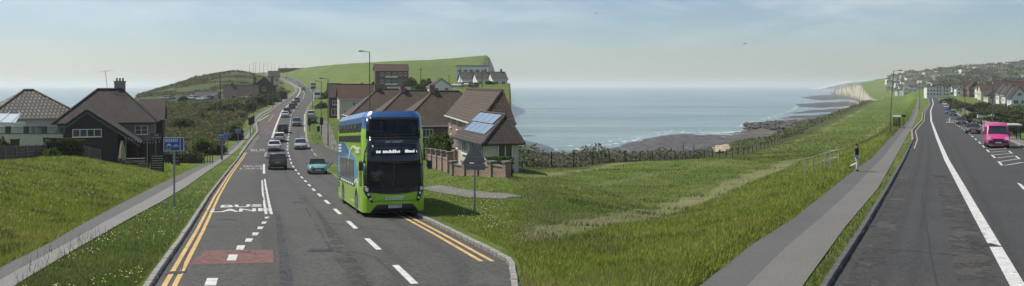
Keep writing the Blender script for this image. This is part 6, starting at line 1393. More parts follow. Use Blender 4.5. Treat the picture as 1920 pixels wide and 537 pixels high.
# bare chalk slip on the scrub edge
ch = MB(); rows_ = []
for j, Y in enumerate(np.linspace(170, 204, 9)):
    half = 15 * math.sin(math.pi * (j + .9) / 9.8) + 5; rows_.append([on(1349 + half * u + 5 * float(fbm(j * .8, u * 2, 5)), Y, .12 + .5 * (1 - u * u) * float(vnoise(j * .9, u * 3 + 7, 4))) for u in np.linspace(-1, 1, 9)])
ch.loft(rows_, cap=False, closed=False)
tag(ch.build('chalk_slip', mat('bare_chalk_earth', (.33, .27, .19), .95, var=.25, scale=.6)), 'bare pale chalk slip at the scrub edge above the rocks', kind='structure')
# far headland beyond the cliffs
hdl = MB(); secs = []
for px, h in ((1540, 2), (1552, 16), (1562, 26), (1575, 40), (1600, 60), (1640, 70)):
    X = XW(px, 6500); secs.append([(X, 6500, SEA_Z - 2), (X, 6480, SEA_Z + h * .9), (X + 20, 6700, SEA_Z + h), (X + 20, 7000, SEA_Z - 2)])
hdl.loft(secs); tag(hdl.build('headland', mat('far_chalk', (.42, .43, .40), .9, var=.2, scale=.01)), 'faint far headland on the horizon beyond the cliffs', kind='structure')
# two gulls
for px, py, lab in ((1118, 25.5, 'dark gull flying high over the sea at left'), (1396.5, 82.5, 'small gull flying above the sea near mid sky')):
    Y = 160; g = empty('gull', P(px, py, Y), R(20), label=lab, cat='gull'); gm = mat('gull_grey', (.16, .16, .17), .8)
    MB().loft([[(r_ * math.cos(t), y, r_ * math.sin(t)) for t in np.linspace(0, 2 * math.pi, 8, endpoint=False)] for y, r_ in ((-.28, .01), (-.18, .05), (0, .075), (.16, .055), (.24, .04), (.3, .01))]).build('body', gm, g, smooth=True)
    for s in (-1, 1): MB().add([(0, -.08, .02), (0, .1, .02), (s * .3, .12, .14), (s * .3, -.04, .14), (s * .68, -.06, .05), (0, -.08, .05), (0, .1, .05), (s * .3, .12, .165), (s * .3, -.04, .165)], [(0, 1, 2, 3), (3, 2, 4), (5, 8, 7, 6), (8, 4, 7), (1, 6, 7, 2), (2, 7, 4), (0, 3, 8, 5), (3, 4, 8)]).build('wing', gm, g)

# ---- people
def person_parts(root, J, shirt, trousers, shoes, hair=HAIR):
    """J: joints dict in local metres. One continuous body, then clothes and hair as children."""
    names = ['pelvis', 'waist', 'chest', 'neck', 'head', 'crown', 'shl', 'ell', 'wrl', 'hal', 'shr', 'elr', 'wrr', 'har', 'hil', 'knl', 'anl', 'tol', 'hir', 'knr', 'anr', 'tor']
    idx = {n_: i for i, n_ in enumerate(names)}; E = [('pelvis', 'waist'), ('waist', 'chest'), ('chest', 'neck'), ('neck', 'head'), ('head', 'crown')]
    for s in 'lr': E += [('chest', 'sh' + s), ('sh' + s, 'el' + s), ('el' + s, 'wr' + s), ('wr' + s, 'ha' + s), ('pelvis', 'hi' + s), ('hi' + s, 'kn' + s), ('kn' + s, 'an' + s), ('an' + s, 'to' + s)]
    rad = dict(pelvis=(.13, .11), waist=(.125, .095), chest=(.145, .11), neck=.055, head=(.085, .095), crown=(.075, .085), sh=.062, el=.045, wr=.032, ha=(.04, .025), hi=.088, kn=.058, an=.04, to=(.042, .03))
    def rr(n_, k=1.0, add=0.0):
        r_ = rad.get(n_, rad.get(n_[:2])); r_ = r_ if isinstance(r_, tuple) else (r_, r_); return (r_[0] * k + add, r_[1] * k + add)
    body = skinned('body', [J[n_] for n_ in names], [(idx[a], idx[b]) for a, b in E], [rr(n_) for n_ in names], SKIN, root)
    def cloth(name, ns, es, m, add, tweak=None):
        ii = {n_: i for i, n_ in enumerate(ns)}; pts = [Vector(J[n_]) for n_ in ns]
        if tweak: tweak(ii, pts)
        return skinned(name, pts, [(ii[a], ii[b]) for a, b in es], [rr(n_, 1.0, add) for n_ in ns], m, root)
    def short(ii, pts):
        for s in 'lr': pts[ii['el' + s]] = Vector(J['sh' + s]).lerp(Vector(J['el' + s]), .7)
        pts[ii['neck']] = Vector(J['chest']).lerp(Vector(J['neck']), .55); pts[ii['pelvis']] = Vector(J['pelvis']).lerp(Vector(J['waist']), .2)
    cloth('shirt', ['waist', 'pelvis', 'chest', 'neck', 'shl', 'ell', 'shr', 'elr'], [('waist', 'pelvis'), ('waist', 'chest'), ('chest', 'neck'), ('chest', 'shl'), ('shl', 'ell'), ('chest', 'shr'), ('shr', 'elr')], shirt, .022, short)
    cloth('trousers', ['pelvis', 'hil', 'knl', 'anl', 'hir', 'knr', 'anr'], [('pelvis', 'hil'), ('hil', 'knl'), ('knl', 'anl'), ('pelvis', 'hir'), ('hir', 'knr'), ('knr', 'anr')], trousers, .026)
    for s in 'lr':
        a_, t_ = Vector(J['an' + s]), Vector(J['to' + s]); d = (t_ - a_); skinned('shoe', [a_ - d * .25 + Vector((0, 0, -.02)), a_ + d * .5, t_], [(0, 1), (1, 2)], [.055, .052, (.05, .035)], shoes, root, 1)
    h = Vector(J['head']); c = Vector(J['crown']); f = Vector(J.get('face', (0, -1, 0)))
    skinned('hair', [h - f * .045 + Vector((0, 0, -.02)), h - f * .05 + Vector((0, 0, .05)), c - f * .01 + Vector((0, 0, .03))], [(0, 1), (1, 2)], [.085, .098, .088], hair, root, 2)
    sd = f.cross(Vector((0, 0, 1))).normalized(); fc = MB(); fc.box(h + f * .105 + Vector((0, 0, -.01)), (.03, .03, .05)); fc.build('nose', SKIN, root)
    for s in (-1, 1):
        MB().tube(h + sd * s * .035 + f * .082 + Vector((0, 0, .022)), h + sd * s * .035 + f * .094 + Vector((0, 0, .022)), .012, n=6).build('eye', BLK, root)
        q = h + sd * s * .088; MB().tube(q + Vector((0, 0, -.03)), q + Vector((0, 0, .03)), .018, n=6).build('ear', SKIN, root)
        # fingers: four and a thumb, curled
        k = 'l' if s < 0 else 'r'; hp = Vector(J['ha' + k]); dn = (hp - Vector(J['wr' + k])).normalized()
        for q in range(4):
            o0 = hp + f * (.030 - .02 * q); L_ = (.062, .072, .068, .052)[q]; skinned('finger', [o0 - dn * .01, o0 + dn * L_ * .55 + f * .004, o0 + dn * L_ + f * .012 - sd * s * .01], [(0, 1), (1, 2)], [.0095, .0085, .007], SKIN, root, 1)
        skinned('thumb', [hp - dn * .03 + f * .025, hp + f * .055 + dn * .005, hp + f * .06 + dn * .035], [(0, 1), (1, 2)], [.011, .0095, .008], SKIN, root, 1)
    MB().box(h + f * .088 + Vector((0, 0, -.05)), (.045, .012, .012)).build('mouth', mat('lips', (.20, .08, .07), .6), root)
    return body
# the walker: heading along -y locally (turned below), rear foot kicked up behind
MJ = dict(pelvis=(0, 0, .93), waist=(0, -.01, 1.08), chest=(0, -.02, 1.30), neck=(0, -.03, 1.47), head=(0, -.06, 1.585), crown=(0, -.055, 1.665), face=(0, -1, -.08),
          shl=(-.175, -.02, 1.39), ell=(-.215, .05, 1.12), wrl=(-.21, -.03, .90), hal=(-.205, -.06, .83), shr=(.175, -.02, 1.39), elr=(.215, .06, 1.12), wrr=(.21, .02, .90), har=(.205, 0, .83),
          hil=(-.09, 0, .90), knl=(-.095, -.10, .50), anl=(-.09, -.03, .085), tol=(-.095, -.19, .04), hir=(.09, 0, .90), knr=(.095, -.02, .49), anr=(.09, .38, .28), tor=(.095, .46, .15))
_mp = roadpt(1606, 325.5, zrR); man = empty('person', (_mp.x, _mp.y, _mp.z + .125), R(52), label='person in dark navy shirt and white trousers walking along the meadow path', cat='person')
person_parts(man, MJ, mat('navy_shirt', (.014, .022, .040), .85), mat('white_trousers', (.55, .56, .58), .85), mat('dark_shoes', (.02, .02, .02), .6))
# the bus driver, seated behind the wheel
DJ = dict(pelvis=(0, 0, .45), waist=(0, .03, .60), chest=(0, .02, .84), neck=(0, 0, 1.0), head=(0, -.03, 1.115), crown=(0, -.03, 1.19), face=(0, -1, -.05),
          shl=(-.18, .02, .92), ell=(-.25, -.14, .70), wrl=(-.20, -.38, .78), hal=(-.17, -.44, .82), shr=(.18, .02, .92), elr=(.25, -.14, .70), wrr=(.20, -.38, .78), har=(.17, -.44, .82),
          hil=(-.09, 0, .44), knl=(-.12, -.42, .46), anl=(-.12, -.44, .08), tol=(-.12, -.58, .04), hir=(.09, 0, .44), knr=(.12, -.42, .46), anr=(.12, -.44, .08), tor=(.12, -.58, .04))
drv = empty('person', (0, 0, 0), label='bus driver in white shirt seated behind the windscreen', cat='person')
person_parts(drv, DJ, mat('white_shirt', (.62, .62, .62), .8), BLK, BLK)
_bm = Matrix.LocRotScale(bus.location, bus.rotation_euler, None); drv.location = _bm @ Vector((-.62, 1.2, .95)); drv.rotation_euler = bus.rotation_euler
# ------------------------------------------------------------------ vegetation
def leaf_mat(name, c1, c2, sc_=.35, up=.6, dry=.5):
    m = bpy.data.materials.new(name); m.use_nodes = True; nt = m.node_tree; N = nt.nodes; L = nt.links; b = N['Principled BSDF']; b.inputs['Roughness'].default_value = .75; b.inputs['Specular IOR Level'].default_value = .2
    at = N.new('ShaderNodeAttribute'); at.attribute_name = 'tone'; geo = N.new('ShaderNodeNewGeometry'); n = N.new('ShaderNodeTexNoise'); n.inputs['Scale'].default_value = sc_; n.inputs['Detail'].default_value = 4; L.new(geo.outputs['Position'], n.inputs['Vector'])
    a = N.new('ShaderNodeMath'); a.operation = 'MULTIPLY_ADD'; L.new(at.outputs['Fac'], a.inputs[0]); a.inputs[1].default_value = .45
    s = N.new('ShaderNodeMath'); s.operation = 'MULTIPLY'; L.new(n.outputs['Fac'], s.inputs[0]); s.inputs[1].default_value = .62; L.new(s.outputs[0], a.inputs[2])
    r = N.new('ShaderNodeValToRGB'); e = r.color_ramp.elements; e[0].position = .15; e[0].color = (*c1, 1); e[1].position = .85; e[1].color = (*c2, 1); L.new(a.outputs[0], r.inputs[0])
    # drier, yellower stands drift through the growth in patches of several metres
    n2 = N.new('ShaderNodeTexNoise'); n2.inputs['Scale'].default_value = .11; n2.inputs['Detail'].default_value = 6; n2.inputs['Roughness'].default_value = .7; L.new(geo.outputs['Position'], n2.inputs['Vector'])
    mr = N.new('ShaderNodeMapRange'); mr.inputs[1].default_value = .46; mr.inputs[2].default_value = .68; mr.inputs[4].default_value = dry; L.new(n2.outputs['Fac'], mr.inputs[0])
    mxd = N.new('ShaderNodeMixRGB'); mxd.inputs[2].default_value = (c2[0] * 1.15, c2[1] * .88, c2[2] * 1.5, 1); L.new(mr.outputs[0], mxd.inputs[0]); L.new(r.outputs[0], mxd.inputs[1])
    class _R: outputs = [mxd.outputs[0]]
    r = _R
    L.new(r.outputs[0], b.inputs['Base Color'])
    # thin leaves and blades catch the sky from above as a turf does: shading normal leans upwards
    va = N.new('ShaderNodeVectorMath'); va.operation = 'ADD'; va.inputs[1].default_value = (0, 0, up); L.new(geo.outputs['Normal'], va.inputs[0]); vn = N.new('ShaderNodeVectorMath'); vn.operation = 'NORMALIZE'; L.new(va.outputs[0], vn.inputs[0]); L.new(vn.outputs[0], b.inputs['Normal'])
    tr = N.new('ShaderNodeBsdfTranslucent'); L.new(r.outputs[0], tr.inputs['Color']); mx = N.new('ShaderNodeMixShader'); mx.inputs[0].default_value = .38; L.new(b.outputs[0], mx.inputs[1]); L.new(tr.outputs[0], mx.inputs[2]); L.new(mx.outputs[0], N['Material Output'].inputs['Surface'])
    return m
G_BANK = leaf_mat('grass_lush', (.095, .155, .012), (.320, .370, .060), up=2.2); G_MEADOW = leaf_mat('grass_meadow', (.062, .112, .014), (.195, .245, .055), up=2.2); G_DRY = leaf_mat('grass_dry', (.13, .125, .055), (.32, .28, .15), up=2.0)
L_GREEN = leaf_mat('leaf_green', (.030, .058, .012), (.088, .128, .028)); L_DARK = leaf_mat('leaf_dark', (.022, .038, .013), (.070, .092, .032)); L_GREY = leaf_mat('leaf_grey_green', (.065, .078, .042), (.165, .175, .105), up=1.0); L_SCRUB = leaf_mat('leaf_scrub', (.034, .052, .014), (.125, .135, .044), up=1.0); L_BRIGHT = leaf_mat('leaf_bright', (.055, .095, .014), (.14, .18, .035))
FLOW_Y = mat('flower_yellow', (.55, .45, .05), .8); FLOW_W = mat('flower_white', (.60, .60, .55), .8); STALK = mat('seed_head', (.22, .17, .11), .9)
def tone_attr(me, vals):
    a = me.attributes.new('tone', 'FLOAT', 'POINT'); a.data.foreach_set('value', vals.astype(np.float32))
def blades(name, label, px, Y, h0, h1, w0, m, lean=.35, lift=0.0, wk=.00055):
    """one triangle per blade, rooted in the ground"""
    z = ground(px, Y) + lift; X = XW(px, Y); n = len(X); a = nr.uniform(0, 2 * np.pi, n); h = nr.uniform(h0, h1, n); w = (w0 + wk * Y) * nr.uniform(.7, 1.3, n); la = nr.uniform(0, 2 * np.pi, n); ll = h * nr.uniform(0, lean, n)
    dx, dy = np.cos(a) * w / 2, np.sin(a) * w / 2
    V = np.stack([np.stack([X - dx, Y - dy, z - .03], -1), np.stack([X + dx, Y + dy, z - .03], -1), np.stack([X + np.cos(la) * ll, Y + np.sin(la) * ll, z + h], -1)], 1).reshape(-1, 3)
    me = np_mesh(name, V, np.arange(3 * n).reshape(-1, 3), m); t = np.clip(nr.normal(.45, .25, n), 0, 1); tone_attr(me, np.stack([t * .65, t * .65, np.minimum(1, t + .15)], -1).ravel())
    return tag(link(name, me), label, kind='stuff')
def sample(n, p0, p1, Y0, Y1, keep, k=1.0):
    """even over the picture's depth rows: dense near, thin far"""
    px = nr.uniform(p0, p1, n); u = nr.uniform(0, 1, n); Y = 1 / (1 / Y0 + (1 / Y1 - 1 / Y0) * u ** k)
    ok = keep(px, Y); return px[ok], Y[ok]
def sL(px, Y): return (edge(T_LP0, zrL, Y) - px) / F * Y
def in_vergeL(px, Y): return (px > edge(T_LP1, zrL, Y) + 20 / Y * 2) & (px < edge(T_LL, zrL, Y) - .22 * F / Y)
def sR(px, Y): return (edge(T_RP0, zrR, Y) - px) / F * Y
# bank on the left
px, Y = sample(210000, -60, 420, 19, 92, lambda p, y: sL(p, y) > -.08 + .16 * vnoise(y * 1.7, y * .3, 2))
blades('bank_grass', 'long lush grass on the bank above the left footway', px, Y, .05, .17, .014, G_BANK, .9)
px, Y = sample(90000, 20, 470, 17.5, 115, in_vergeL)
blades('verge_grass', 'grass of the verge between left footway and bus lane', px, Y, .04, .11, .012, G_MEADOW, .9)
px, Y = sample(1500, 20, 470, 17.5, 100, lambda p, y: in_vergeL(p, y) & (vnoise(XW(p, y) / 2.5, y / 2.5, 8) > .45))
def flowers(name, label, px, Y, m, r0, h):
    z = ground(px, Y); X = XW(px, Y); n = len(X); r = r0 * (1 + Y / 50); V = []
    for sx, sy, sz in ((-1, -1, 0), (1, -1, 0), (1, 1, .6), (-1, 1, .6)): V.append(np.stack([X + sx * r, Y + sy * r, z + h + sz * r], -1))
    V = np.stack(V, 1).reshape(-1, 3); return tag(link(name, np_mesh(name, V, np.arange(4 * n).reshape(-1, 4), m)), label, kind='stuff')
hN = len(px) // 2
flowers('wild_flowers', 'yellow flowers dotted through the left verge', px[:hN], Y[:hN], FLOW_Y, .009, .13); flowers('wild_flowers', 'white daisies dotted through the left verge', px[hN:], Y[hN:], FLOW_W, .008, .13)
px, Y = sample(350, -40, 300, 20, 80, lambda p, y: sL(p, y) > 1.5); flowers('wild_flowers', 'pale flowers on the left bank', px, Y, FLOW_W, .008, .2)
px, Y = sample(500, 30, 220, 17.5, 30, lambda p, y: (np.abs(p - edge(T_LP1, zrL, y)) / F * y < .7)); blades('dry_stalks', 'brown seeding stalks at the near edge of the footway', px, Y, .2, .45, .004, mat('seed_head', (.22, .17, .11)), .3)
# verge right of the bus
px, Y = sample(100000, 640, 1000, 19, 95, lambda p, y: (p > edge(T_LR, zrL, y) + .5 * F / y) & (p < 1100 - 0 * y) & (p < 950 + 75 * nr.uniform(0, 1, len(p))) & ~((np.abs(y - np.interp(p, [805, 850, 900, 950, 975], [55, 49, 44.5, 42, 41])) < 1.0) & (p > 800)))
blades('verge_grass', 'mown grass of the verge right of the bus', px, Y, .04, .10, .012, G_BANK, .9)
px, Y = sample(260, 800, 960, 30, 60, lambda p, y: p > edge(T_LR, zrL, y) + 60); flowers('wild_flowers', 'white daisies on the verge below the garden walls', px, Y, FLOW_W, .008, .12)
# right side: bank along the path, meadow, narrow verge
px, Y = sample(250000, 953, 1700, 18, 120, lambda p, y: (sR(p, y) > -.15 + .3 * vnoise(y * 1.2, y * .2, 4)) & (sR(p, y) < 7.5) & (p > edge(T_LR, zrL, y) + .3 * F / y) & (p > 945 + 75 * nr.uniform(0, 1, len(p))))
blades('bank_grass', 'tall bright grass on the bank along the meadow path', px, Y, .05, .18, .014, G_BANK, .9)
px, Y = sample(260000, 960, 1640, 18, 110, lambda p, y: (sR(p, y) > 6.5) & (sR(p, y) < 29) & (p > edge(T_LR, zrL, y) + .4 * F / y) & (p > 945 + 75 * nr.uniform(0, 1, len(p))) & (np.abs(sR(p, y) - 8.6 + .5 * fbm(XW(p, y) / 6, y / 6, 77) * 2.4) > .5 + .9 * vnoise(XW(p, y) / 1.5, y / 1.5, 6)) & (np.abs(sR(p, y) - 25.6 + fbm(XW(p, y) / 6, y / 6, 77) * 2.4) > .9 * vnoise(XW(p, y) / 1.5, y / 1.5, 8)))
blades('meadow_grass', 'shorter green grass of the clifftop meadow', px, Y, .03, .10, .012, G_MEADOW, .9)
px, Y = sample(16000, 960, 1640, 18, 130, lambda p, y: (np.abs(sR(p, y) - 8.6 + .5 * fbm(XW(p, y) / 6, y / 6, 77) * 2.4) < 1.3) & (sR(p, y) > 4)); blades('dry_grass', 'pale trodden grass along the meadow track', px, Y, .05, .2, .016, G_DRY)
px, Y = sample(30000, 1500, 1720, 18, 105, lambda p, y: (p > edge(T_RP1, zrR, y) + .06 * F / y) & (p < edge(T_RL, zrR, y) - .17 * F / y)); blades('verge_grass', 'thin grass strip between footway and dark kerb', px, Y, .04, .14, .015, G_MEADOW)

px, Y = sample(70000, 1100, 1720, 105, 480, lambda p, y: (sR(p, y) > -.1) & (sR(p, y) < 30), .7)
blades('meadow_grass', 'tussocky grass on the far meadow slope', px, Y, .10, .34, .05, G_MEADOW, .9)
px, Y = sample(26000, 560, 960, 105, 330, lambda p, y: (p > edge(T_LR, zrL, y) + 1.0 * F / y), .7)
blades('verge_grass', 'rough grass round the houses behind the bus', px, Y, .08, .25, .05, G_MEADOW, .9)
# weeds and straw: taller, darker clumps and bleached stands
G_WEED = leaf_mat('weed_dark', (.030, .058, .010), (.095, .130, .030), up=1.4)
px, Y = sample(60000, -60, 420, 19, 92, lambda p, y: (sL(p, y) > .3) & (vnoise(XW(p, y) / 1.3, y / 1.3, 15) > .66)); blades('weeds', 'darker weed clumps in the left bank', px, Y, .09, .24, .018, G_WEED, .8)
px, Y = sample(70000, 960, 1700, 18, 110, lambda p, y: (sR(p, y) > .2) & (sR(p, y) < 27) & (vnoise(XW(p, y) / 1.5, y / 1.5, 17) > .76) & (p > 975 + 120 * nr.uniform(0, 1, len(p)))); blades('weeds', 'darker weed clumps through bank and meadow', px, Y, .08, .22, .018, G_WEED, .8)
px, Y = sample(50000, -60, 1700, 18, 95, lambda p, y: (((sL(p, y) > .2) & (p < 420)) | ((sR(p, y) > .3) & (sR(p, y) < 24) & (p > 975))) & (vnoise(XW(p, y) / 3.2, y / 3.2, 19) > .62)); blades('straw_grass', 'bleached straw-coloured grass stems in drifts', px, Y, .08, .24, .008, G_DRY, .8)
px, Y = sample(26000, 255, 545, 380, 720, lambda p, y: (sL(p, y) > 5) & (vnoise(XW(p, y) / 16, y / 16, 33) > .56), .8)
headland = (px, Y)
def leaf_cloud(n, rx, ry, rz_, size, seed, lumps=9, flat=.35):
    """leaf faces through a lumpy crown"""
    g = np.random.default_rng(seed); c = g.normal(0, 1, (lumps, 3)); c /= np.linalg.norm(c, axis=1)[:, None]; c *= g.uniform(.25, .72, lumps)[:, None]; c[:, 2] = np.abs(c[:, 2]) * .9
    r = g.uniform(.28, .48, lumps); k = g.integers(0, lumps, n); d = g.normal(0, 1, (n, 3)); d /= np.linalg.norm(d, axis=1)[:, None]; p = c[k] + d * (r[k] * g.uniform(.55, 1.05, n) ** .6)[:, None]
    p[:, 2] = np.maximum(p[:, 2], g.uniform(0, .1, n)); p *= np.array([rx, ry, rz_]); a = g.normal(0, 1, (n, 3)); a /= np.linalg.norm(a, axis=1)[:, None]; b = np.cross(a, g.normal(0, 1, (n, 3))); b /= np.linalg.norm(b, axis=1)[:, None]
    s = size * g.uniform(.6, 1.4, n)[:, None]; V = np.stack([p - a * s, p + b * s * .6, p + a * s, p - b * s * .6], 1).reshape(-1, 3); return V, np.repeat(np.clip(g.normal(.5, .22, n), 0, 1), 4)
def cloud_mesh(name, m, *a, **k):
    V, t = leaf_cloud(*a, **k); me = np_mesh(name, V, np.arange(len(V)).reshape(-1, 4), m); tone_attr(me, t); return me
_bush = {}
def bush(name, label, px, Y, w, h, m, group=None, n=900, leaf=.09, d=None, dz=0.0, cat='bush', var=0):
    key = (m.name, n, leaf, var)
    if key not in _bush: _bush[key] = cloud_mesh('foliage', m, n, 1, 1, 1, leaf, 100 + var * 17 + len(_bush))
    r = empty(name, on(px, Y, dz), rnd.uniform(0, 6.28) if d is None else 0.0, label=label, cat=cat, group=group); o = link('foliage', _bush[key], r); o.scale = (w / 1.7, (d or w) / 1.7, h / 1.08)
    st = MB()
    for k in range(3): st.tube((0, 0, -.3), (rnd.uniform(-.2, .2) * w, rnd.uniform(-.2, .2) * w, h * .5), .05, .02, 5)
    st.build('stem', mat('bark', (.06, .045, .03), .9), r); return r
# clipped hedge on the left bank
def hedge(name, label, a, b, h, w, m, n, leaf):
    A, B = on(*a), on(*b); d = B - A; L_ = d.length; g = np.random.default_rng(int(abs(A.x) * 10)); u = g.uniform(0, 1, n); s = g.uniform(-1, 1, n); t = g.uniform(0, 1, n); k = g.integers(0, 3, n)
    s = np.where(k == 0, np.sign(s) * .95, s); t = np.where(k == 1, .97, t); e = g.integers(0, 12, n) == 0; u = np.where(e, np.round(u), u); bul = 1 + .16 * (vnoise(u * L_ * 1.3, t * 3, 3) - .5)
    nx_, ny_ = -d.y / L_, d.x / L_; p = np.stack([d.x * u + nx_ * s * w / 2 * bul, d.y * u + ny_ * s * w / 2 * bul, d.z * u + t * h * bul], -1)
    a_ = g.normal(0, 1, (n, 3)); a_ /= np.linalg.norm(a_, axis=1)[:, None]; b_ = np.cross(a_, g.normal(0, 1, (n, 3))); b_ /= np.linalg.norm(b_, axis=1)[:, None]; q = leaf * g.uniform(.6, 1.4, n)[:, None]
    V = np.stack([p - a_ * q, p + b_ * q * .6, p + a_ * q, p - b_ * q * .6], 1).reshape(-1, 3); me = np_mesh('foliage', V, np.arange(len(V)).reshape(-1, 4), m); tone_attr(me, np.repeat(np.clip(g.normal(.5, .22, n), 0, 1), 4))
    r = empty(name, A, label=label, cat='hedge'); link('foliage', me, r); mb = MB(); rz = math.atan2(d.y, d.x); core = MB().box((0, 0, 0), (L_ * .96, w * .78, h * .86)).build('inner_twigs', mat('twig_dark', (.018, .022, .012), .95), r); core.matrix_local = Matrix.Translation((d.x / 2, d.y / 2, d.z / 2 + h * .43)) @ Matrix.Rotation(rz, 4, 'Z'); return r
hedge('hedge', 'clipped rounded green hedge on the bank between the two fences', (97, 74), (143, 77), 1.65, 1.7, L_GREEN, 5000, .08)
hedge('hedge', 'clipped hedge in front of the solar bungalow at the wall', (921, 60), (952, 57.5), 1.3, .9, L_GREEN, 2500, .07)
bush('bush', 'leafy round bush between bus and brick house', 822, 88, 3.6, 3.4, L_GREEN, n=2600, leaf=.085, var=1)
bush('bush', 'darker leafy bush hidden partly by the bus', 808, 92, 3.2, 2.8, L_DARK, n=2600, leaf=.085, var=2)
bush('bush', 'small bush in the left corner on the terrace', 2, 66, 2.0, 1.9, L_DARK, n=1200, leaf=.08, var=3, dz=.5)
bush('bush', 'ivy-like weeds tumbling over the bank by the plank fence', 92, 72, 1.6, 1.0, L_GREEN, n=900, var=4)
bush('bush', 'round dark bush beside the footway behind the tavern boards', 349, 97, 3.4, 2.0, L_SCRUB, n=2600, leaf=.08, var=5)
bush('bush', 'round green bush behind the small notice board', 392, 112, 4.6, 2.5, L_GREEN, n=2600, leaf=.09, var=6)
bush('bush', 'grey-green bush at the edge of the seaward footway', 432, 140, 4.5, 2.6, L_GREEN, n=2600, leaf=.1, var=1)
GS = 'scattered bushes on the seaward slope'
for i, (px, Y, w, h, m, lab) in enumerate(((412, 215, 9, 3.6, L_DARK, 'dark wide bush uphill of the lamp post on the seaward slope'), (340, 165, 6, 2.2, L_DARK, 'low dark bush right of the tavern wing'), (372, 190, 5, 2.0, L_SCRUB, 'scrubby bush in the middle of the seaward slope'), (484, 262, 8, 4.0, L_DARK, 'tall dark bush in front of the inn'), (500, 275, 7, 4.2, L_DARK, 'dark bush next to the far lamp post'), (440, 240, 6, 3.0, L_SCRUB, 'scrubby bush behind the small shelter'), (345, 318, 5.5, 2.6, L_DARK, 'dark hedge-like bush at the left end of the car park'), (470, 232, 5, 3.2, L_DARK, 'dark bush right of the small shelter'), (517, 300, 5, 3.4, L_DARK, 'dark bush below the cream house'), (528, 330, 6, 4.0, L_DARK, 'dark bush where the footway meets the bend'))):
    bush('bush', lab, px, Y, w, h, m, GS, n=1500, leaf=.09, var=7 + i % 3)
GH = 'bushes between the hillside houses'
for i, (px, Y, w, h, m, lab) in enumerate(((772, 300, 7, 5.0, L_DARK, 'dark tree-like bush right of the flats'), (788, 280, 6, 3.6, L_GREEN, 'green bush below the telegraph pole'), (802, 290, 5, 4.2, L_DARK, 'dark bush left of the white gabled bungalow'), (760, 240, 10, 2.6, L_SCRUB, 'broad low scrub above the brown roofs'), (790, 225, 9, 2.6, L_SCRUB, 'low scrub to the right above the brown roofs'), (612, 330, 5, 3.5, L_DARK, 'dark bush beside the far lorry'), (604, 250, 4, 2.4, L_DARK, 'dark bush behind the far traffic light'), (918, 318, 5, 1.6, L_DARK, 'low dark hedge in front of the hill bungalows'))):
    bush('bush', lab, px, Y, w, h, m, GH, n=1500, leaf=.09, var=7 + i % 3)
GRB = 'garden bushes beyond the pink van'
for i, (px, Y, w, h, m, lab) in enumerate(((1826.5, 180, 5, 2.6, L_DARK, 'round dark bush left of the curved white wall'), (1858, 205, 9, 1.9, L_DARK, 'wide dark hedge behind the curved white wall'), (1880, 190, 9, 2.2, L_DARK, 'wide dark hedge in the middle gardens'), (1900, 150, 7, 2.4, L_DARK, 'dark bush above the right bus shelter'), (1880, 135, 7, 2.2, L_DARK, 'dark bush behind the pink van roof'), (1912, 118, 6, 2.2, L_DARK, 'dark bush at the right edge by the shelter'), (1906, 175, 6, 2.6, L_DARK, 'round dark bush under the pointed gables'), (1842, 260, 8, 3.4, L_DARK, 'dark tree-like bush left of the cream bungalow'), (1825, 260, 9, 2.2, L_DARK, 'dark garden hedge below the red houses'), (1806, 300, 8, 2.4, L_SCRUB, 'scrubby bank bush by the stone wall'), (1794, 330, 8, 2.4, L_SCRUB, 'scrubby bush further along the stone wall'), (1867, 160, 9, 1.8, L_DARK, 'long dark hedge right of the white wall'), (1893, 128, 6, 1.6, L_GREEN, 'greener low bush beside the shelter sign'), (1778, 400, 9, 3.0, L_DARK, 'dark bush below the seafront flats'), (1788, 360, 8, 2.6, L_DARK, 'dark bush below the white houses'))):
    bush('bush', lab, px, Y, w, h, m, GRB, n=1500, leaf=.09, var=7 + i % 3)
def scrub(name, label, px, Y, hfun, m, size, k=.0012):
    X = XW(px, Y); z = ground(px, Y); n = len(X); h = hfun(X, Y); p = np.stack([X, Y, z + h * nr.uniform(0, 1, n) ** .6], -1); a = nr.normal(0, 1, (n, 3)); a /= np.linalg.norm(a, axis=1)[:, None]; b = np.cross(a, nr.normal(0, 1, (n, 3))); b /= np.linalg.norm(b, axis=1)[:, None]; s = ((size + k * Y) * nr.uniform(.6, 1.4, n))[:, None]
    V = np.stack([p - a * s, p + b * s * .6, p + a * s, p - b * s * .6], 1).reshape(-1, 3); me = np_mesh(name, V, np.arange(len(V)).reshape(-1, 4), m); tone_attr(me, np.repeat(np.clip(nr.normal(.5, .2, n), 0, 1), 4)); return tag(link(name, me), label, kind='stuff')
px, Y = sample(60000, 250, 560, 96, 420, lambda p, y: (sL(p, y) > 1.5) & (p > 303 - 0 * y) & ~((p > 300) & (p < 420) & (y > 312)), .8)
scrub('scrub', 'rough green scrub covering the seaward slope', px, Y, lambda X, Y_: .15 + 2.4 * np.clip(fbm(X / 7, Y_ / 9, 41) * 1.6 + .12, 0, 1), L_SCRUB, .05)
px, Y = sample(70000, 962, 1340, 72, 200, lambda p, y: (sR(p, y) > 29.5) & (sR(p, y) < S_cliff(y) + 1.5), .7)
scrub('scrub', 'grey-green coastal scrub behind the clifftop fence', px, Y, lambda X, Y_: .2 + (1 - .85 * ss(105, 150, Y_)) * 2.6 * np.clip(fbm(X / 4, Y_ / 5, 43) * 1.8 + .28, 0, 1), L_GREY, .05)
px, Y = sample(16000, 1330, 1720, 150, 640, lambda p, y: (sR(p, y) > 31.5) & (sR(p, y) < S_cliff(y) + 2), .6)
scrub('scrub', 'dark scrub along the clifftop fence towards the cliffs', px, Y, lambda X, Y_: .1 + .7 * np.clip(fbm(X / 6, Y_ / 8, 45) * 1.5 + .1, 0, 1), L_SCRUB, .05)
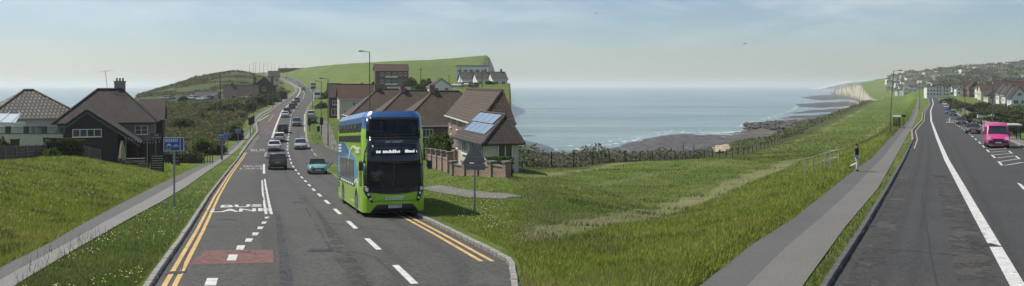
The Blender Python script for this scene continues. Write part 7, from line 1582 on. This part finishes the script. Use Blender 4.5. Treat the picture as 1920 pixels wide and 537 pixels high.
px, Y = sample(14000, 1770, 1960, 105, 330, lambda p, y: (p > edge(T_RR, zrR, y) + 5.5 * F / y), .7)
scrub('shrubbery', 'dark rough garden growth below the seafront houses', px, Y, lambda X, Y_: .2 + 2.0 * np.clip(fbm(X / 5, Y_ / 6, 49) * 1.6 + .2, 0, 1), L_DARK, .06)
scrub('scrub', 'patchy gorse scrub over the far headland', *headland, lambda X, Y_: .3 + 1.6 * np.clip(fbm(X / 12, Y_ / 12, 47) * 1.6 + .3, 0, 1), L_SCRUB, .10, .0010)
# trees between the far houses: a mass that cannot be counted
px = nr.uniform(1655, 1940, 60000); Y = nr.uniform(640, 1680, 60000); ok = (px > T_edge(Y) + 30) & (px > edge(T_RR, zrR, np.minimum(Y, 600)) + 8) & (vnoise(XW(px, Y) / 22, Y / 22, 61) > .60); px, Y = px[ok], Y[ok]
scrub('tree_cover', 'dark trees massed between the houses on the far hillside', px, Y, lambda X, Y_: 2 + 7 * np.clip(vnoise(X / 14, Y_ / 14, 63), 0, 1), L_DARK, .55, 0.0006)
# the flat dark hedge on the crest
hg = MB()
for k in range(8): hg.box((XW(523 + k * 5.6, 890) + 1.5, 890, z_crestR(545) - 1.0), (3.4, 6, 4.4 + .3 * (k % 3)), taper=.95)
hg_o = hg.build('hedge', L_DARK); tag(hg_o, 'flat dark hedge bank on the hilltop beside the road', 'hedge')
# ------------------------------------------------------------------ the air: one even haze box round everything
hm = bpy.data.materials.new('haze_air'); hm.use_nodes = True; hn = hm.node_tree.nodes; hn.clear()
ho = hn.new('ShaderNodeOutputMaterial'); pvn = hn.new('ShaderNodeVolumePrincipled')
pvn.inputs['Color'].default_value = (0.90, 0.94, 0.94, 1); pvn.inputs['Density'].default_value = 0.00015; pvn.inputs['Anisotropy'].default_value = 0.25
hm.node_tree.links.new(pvn.outputs[0], ho.inputs['Volume'])
hz = MB().bx(-27000, 27000, -40, 25000, -34, 62).build('haze', hm); tag(hz, 'pale sea haze filling the air', kind='stuff')
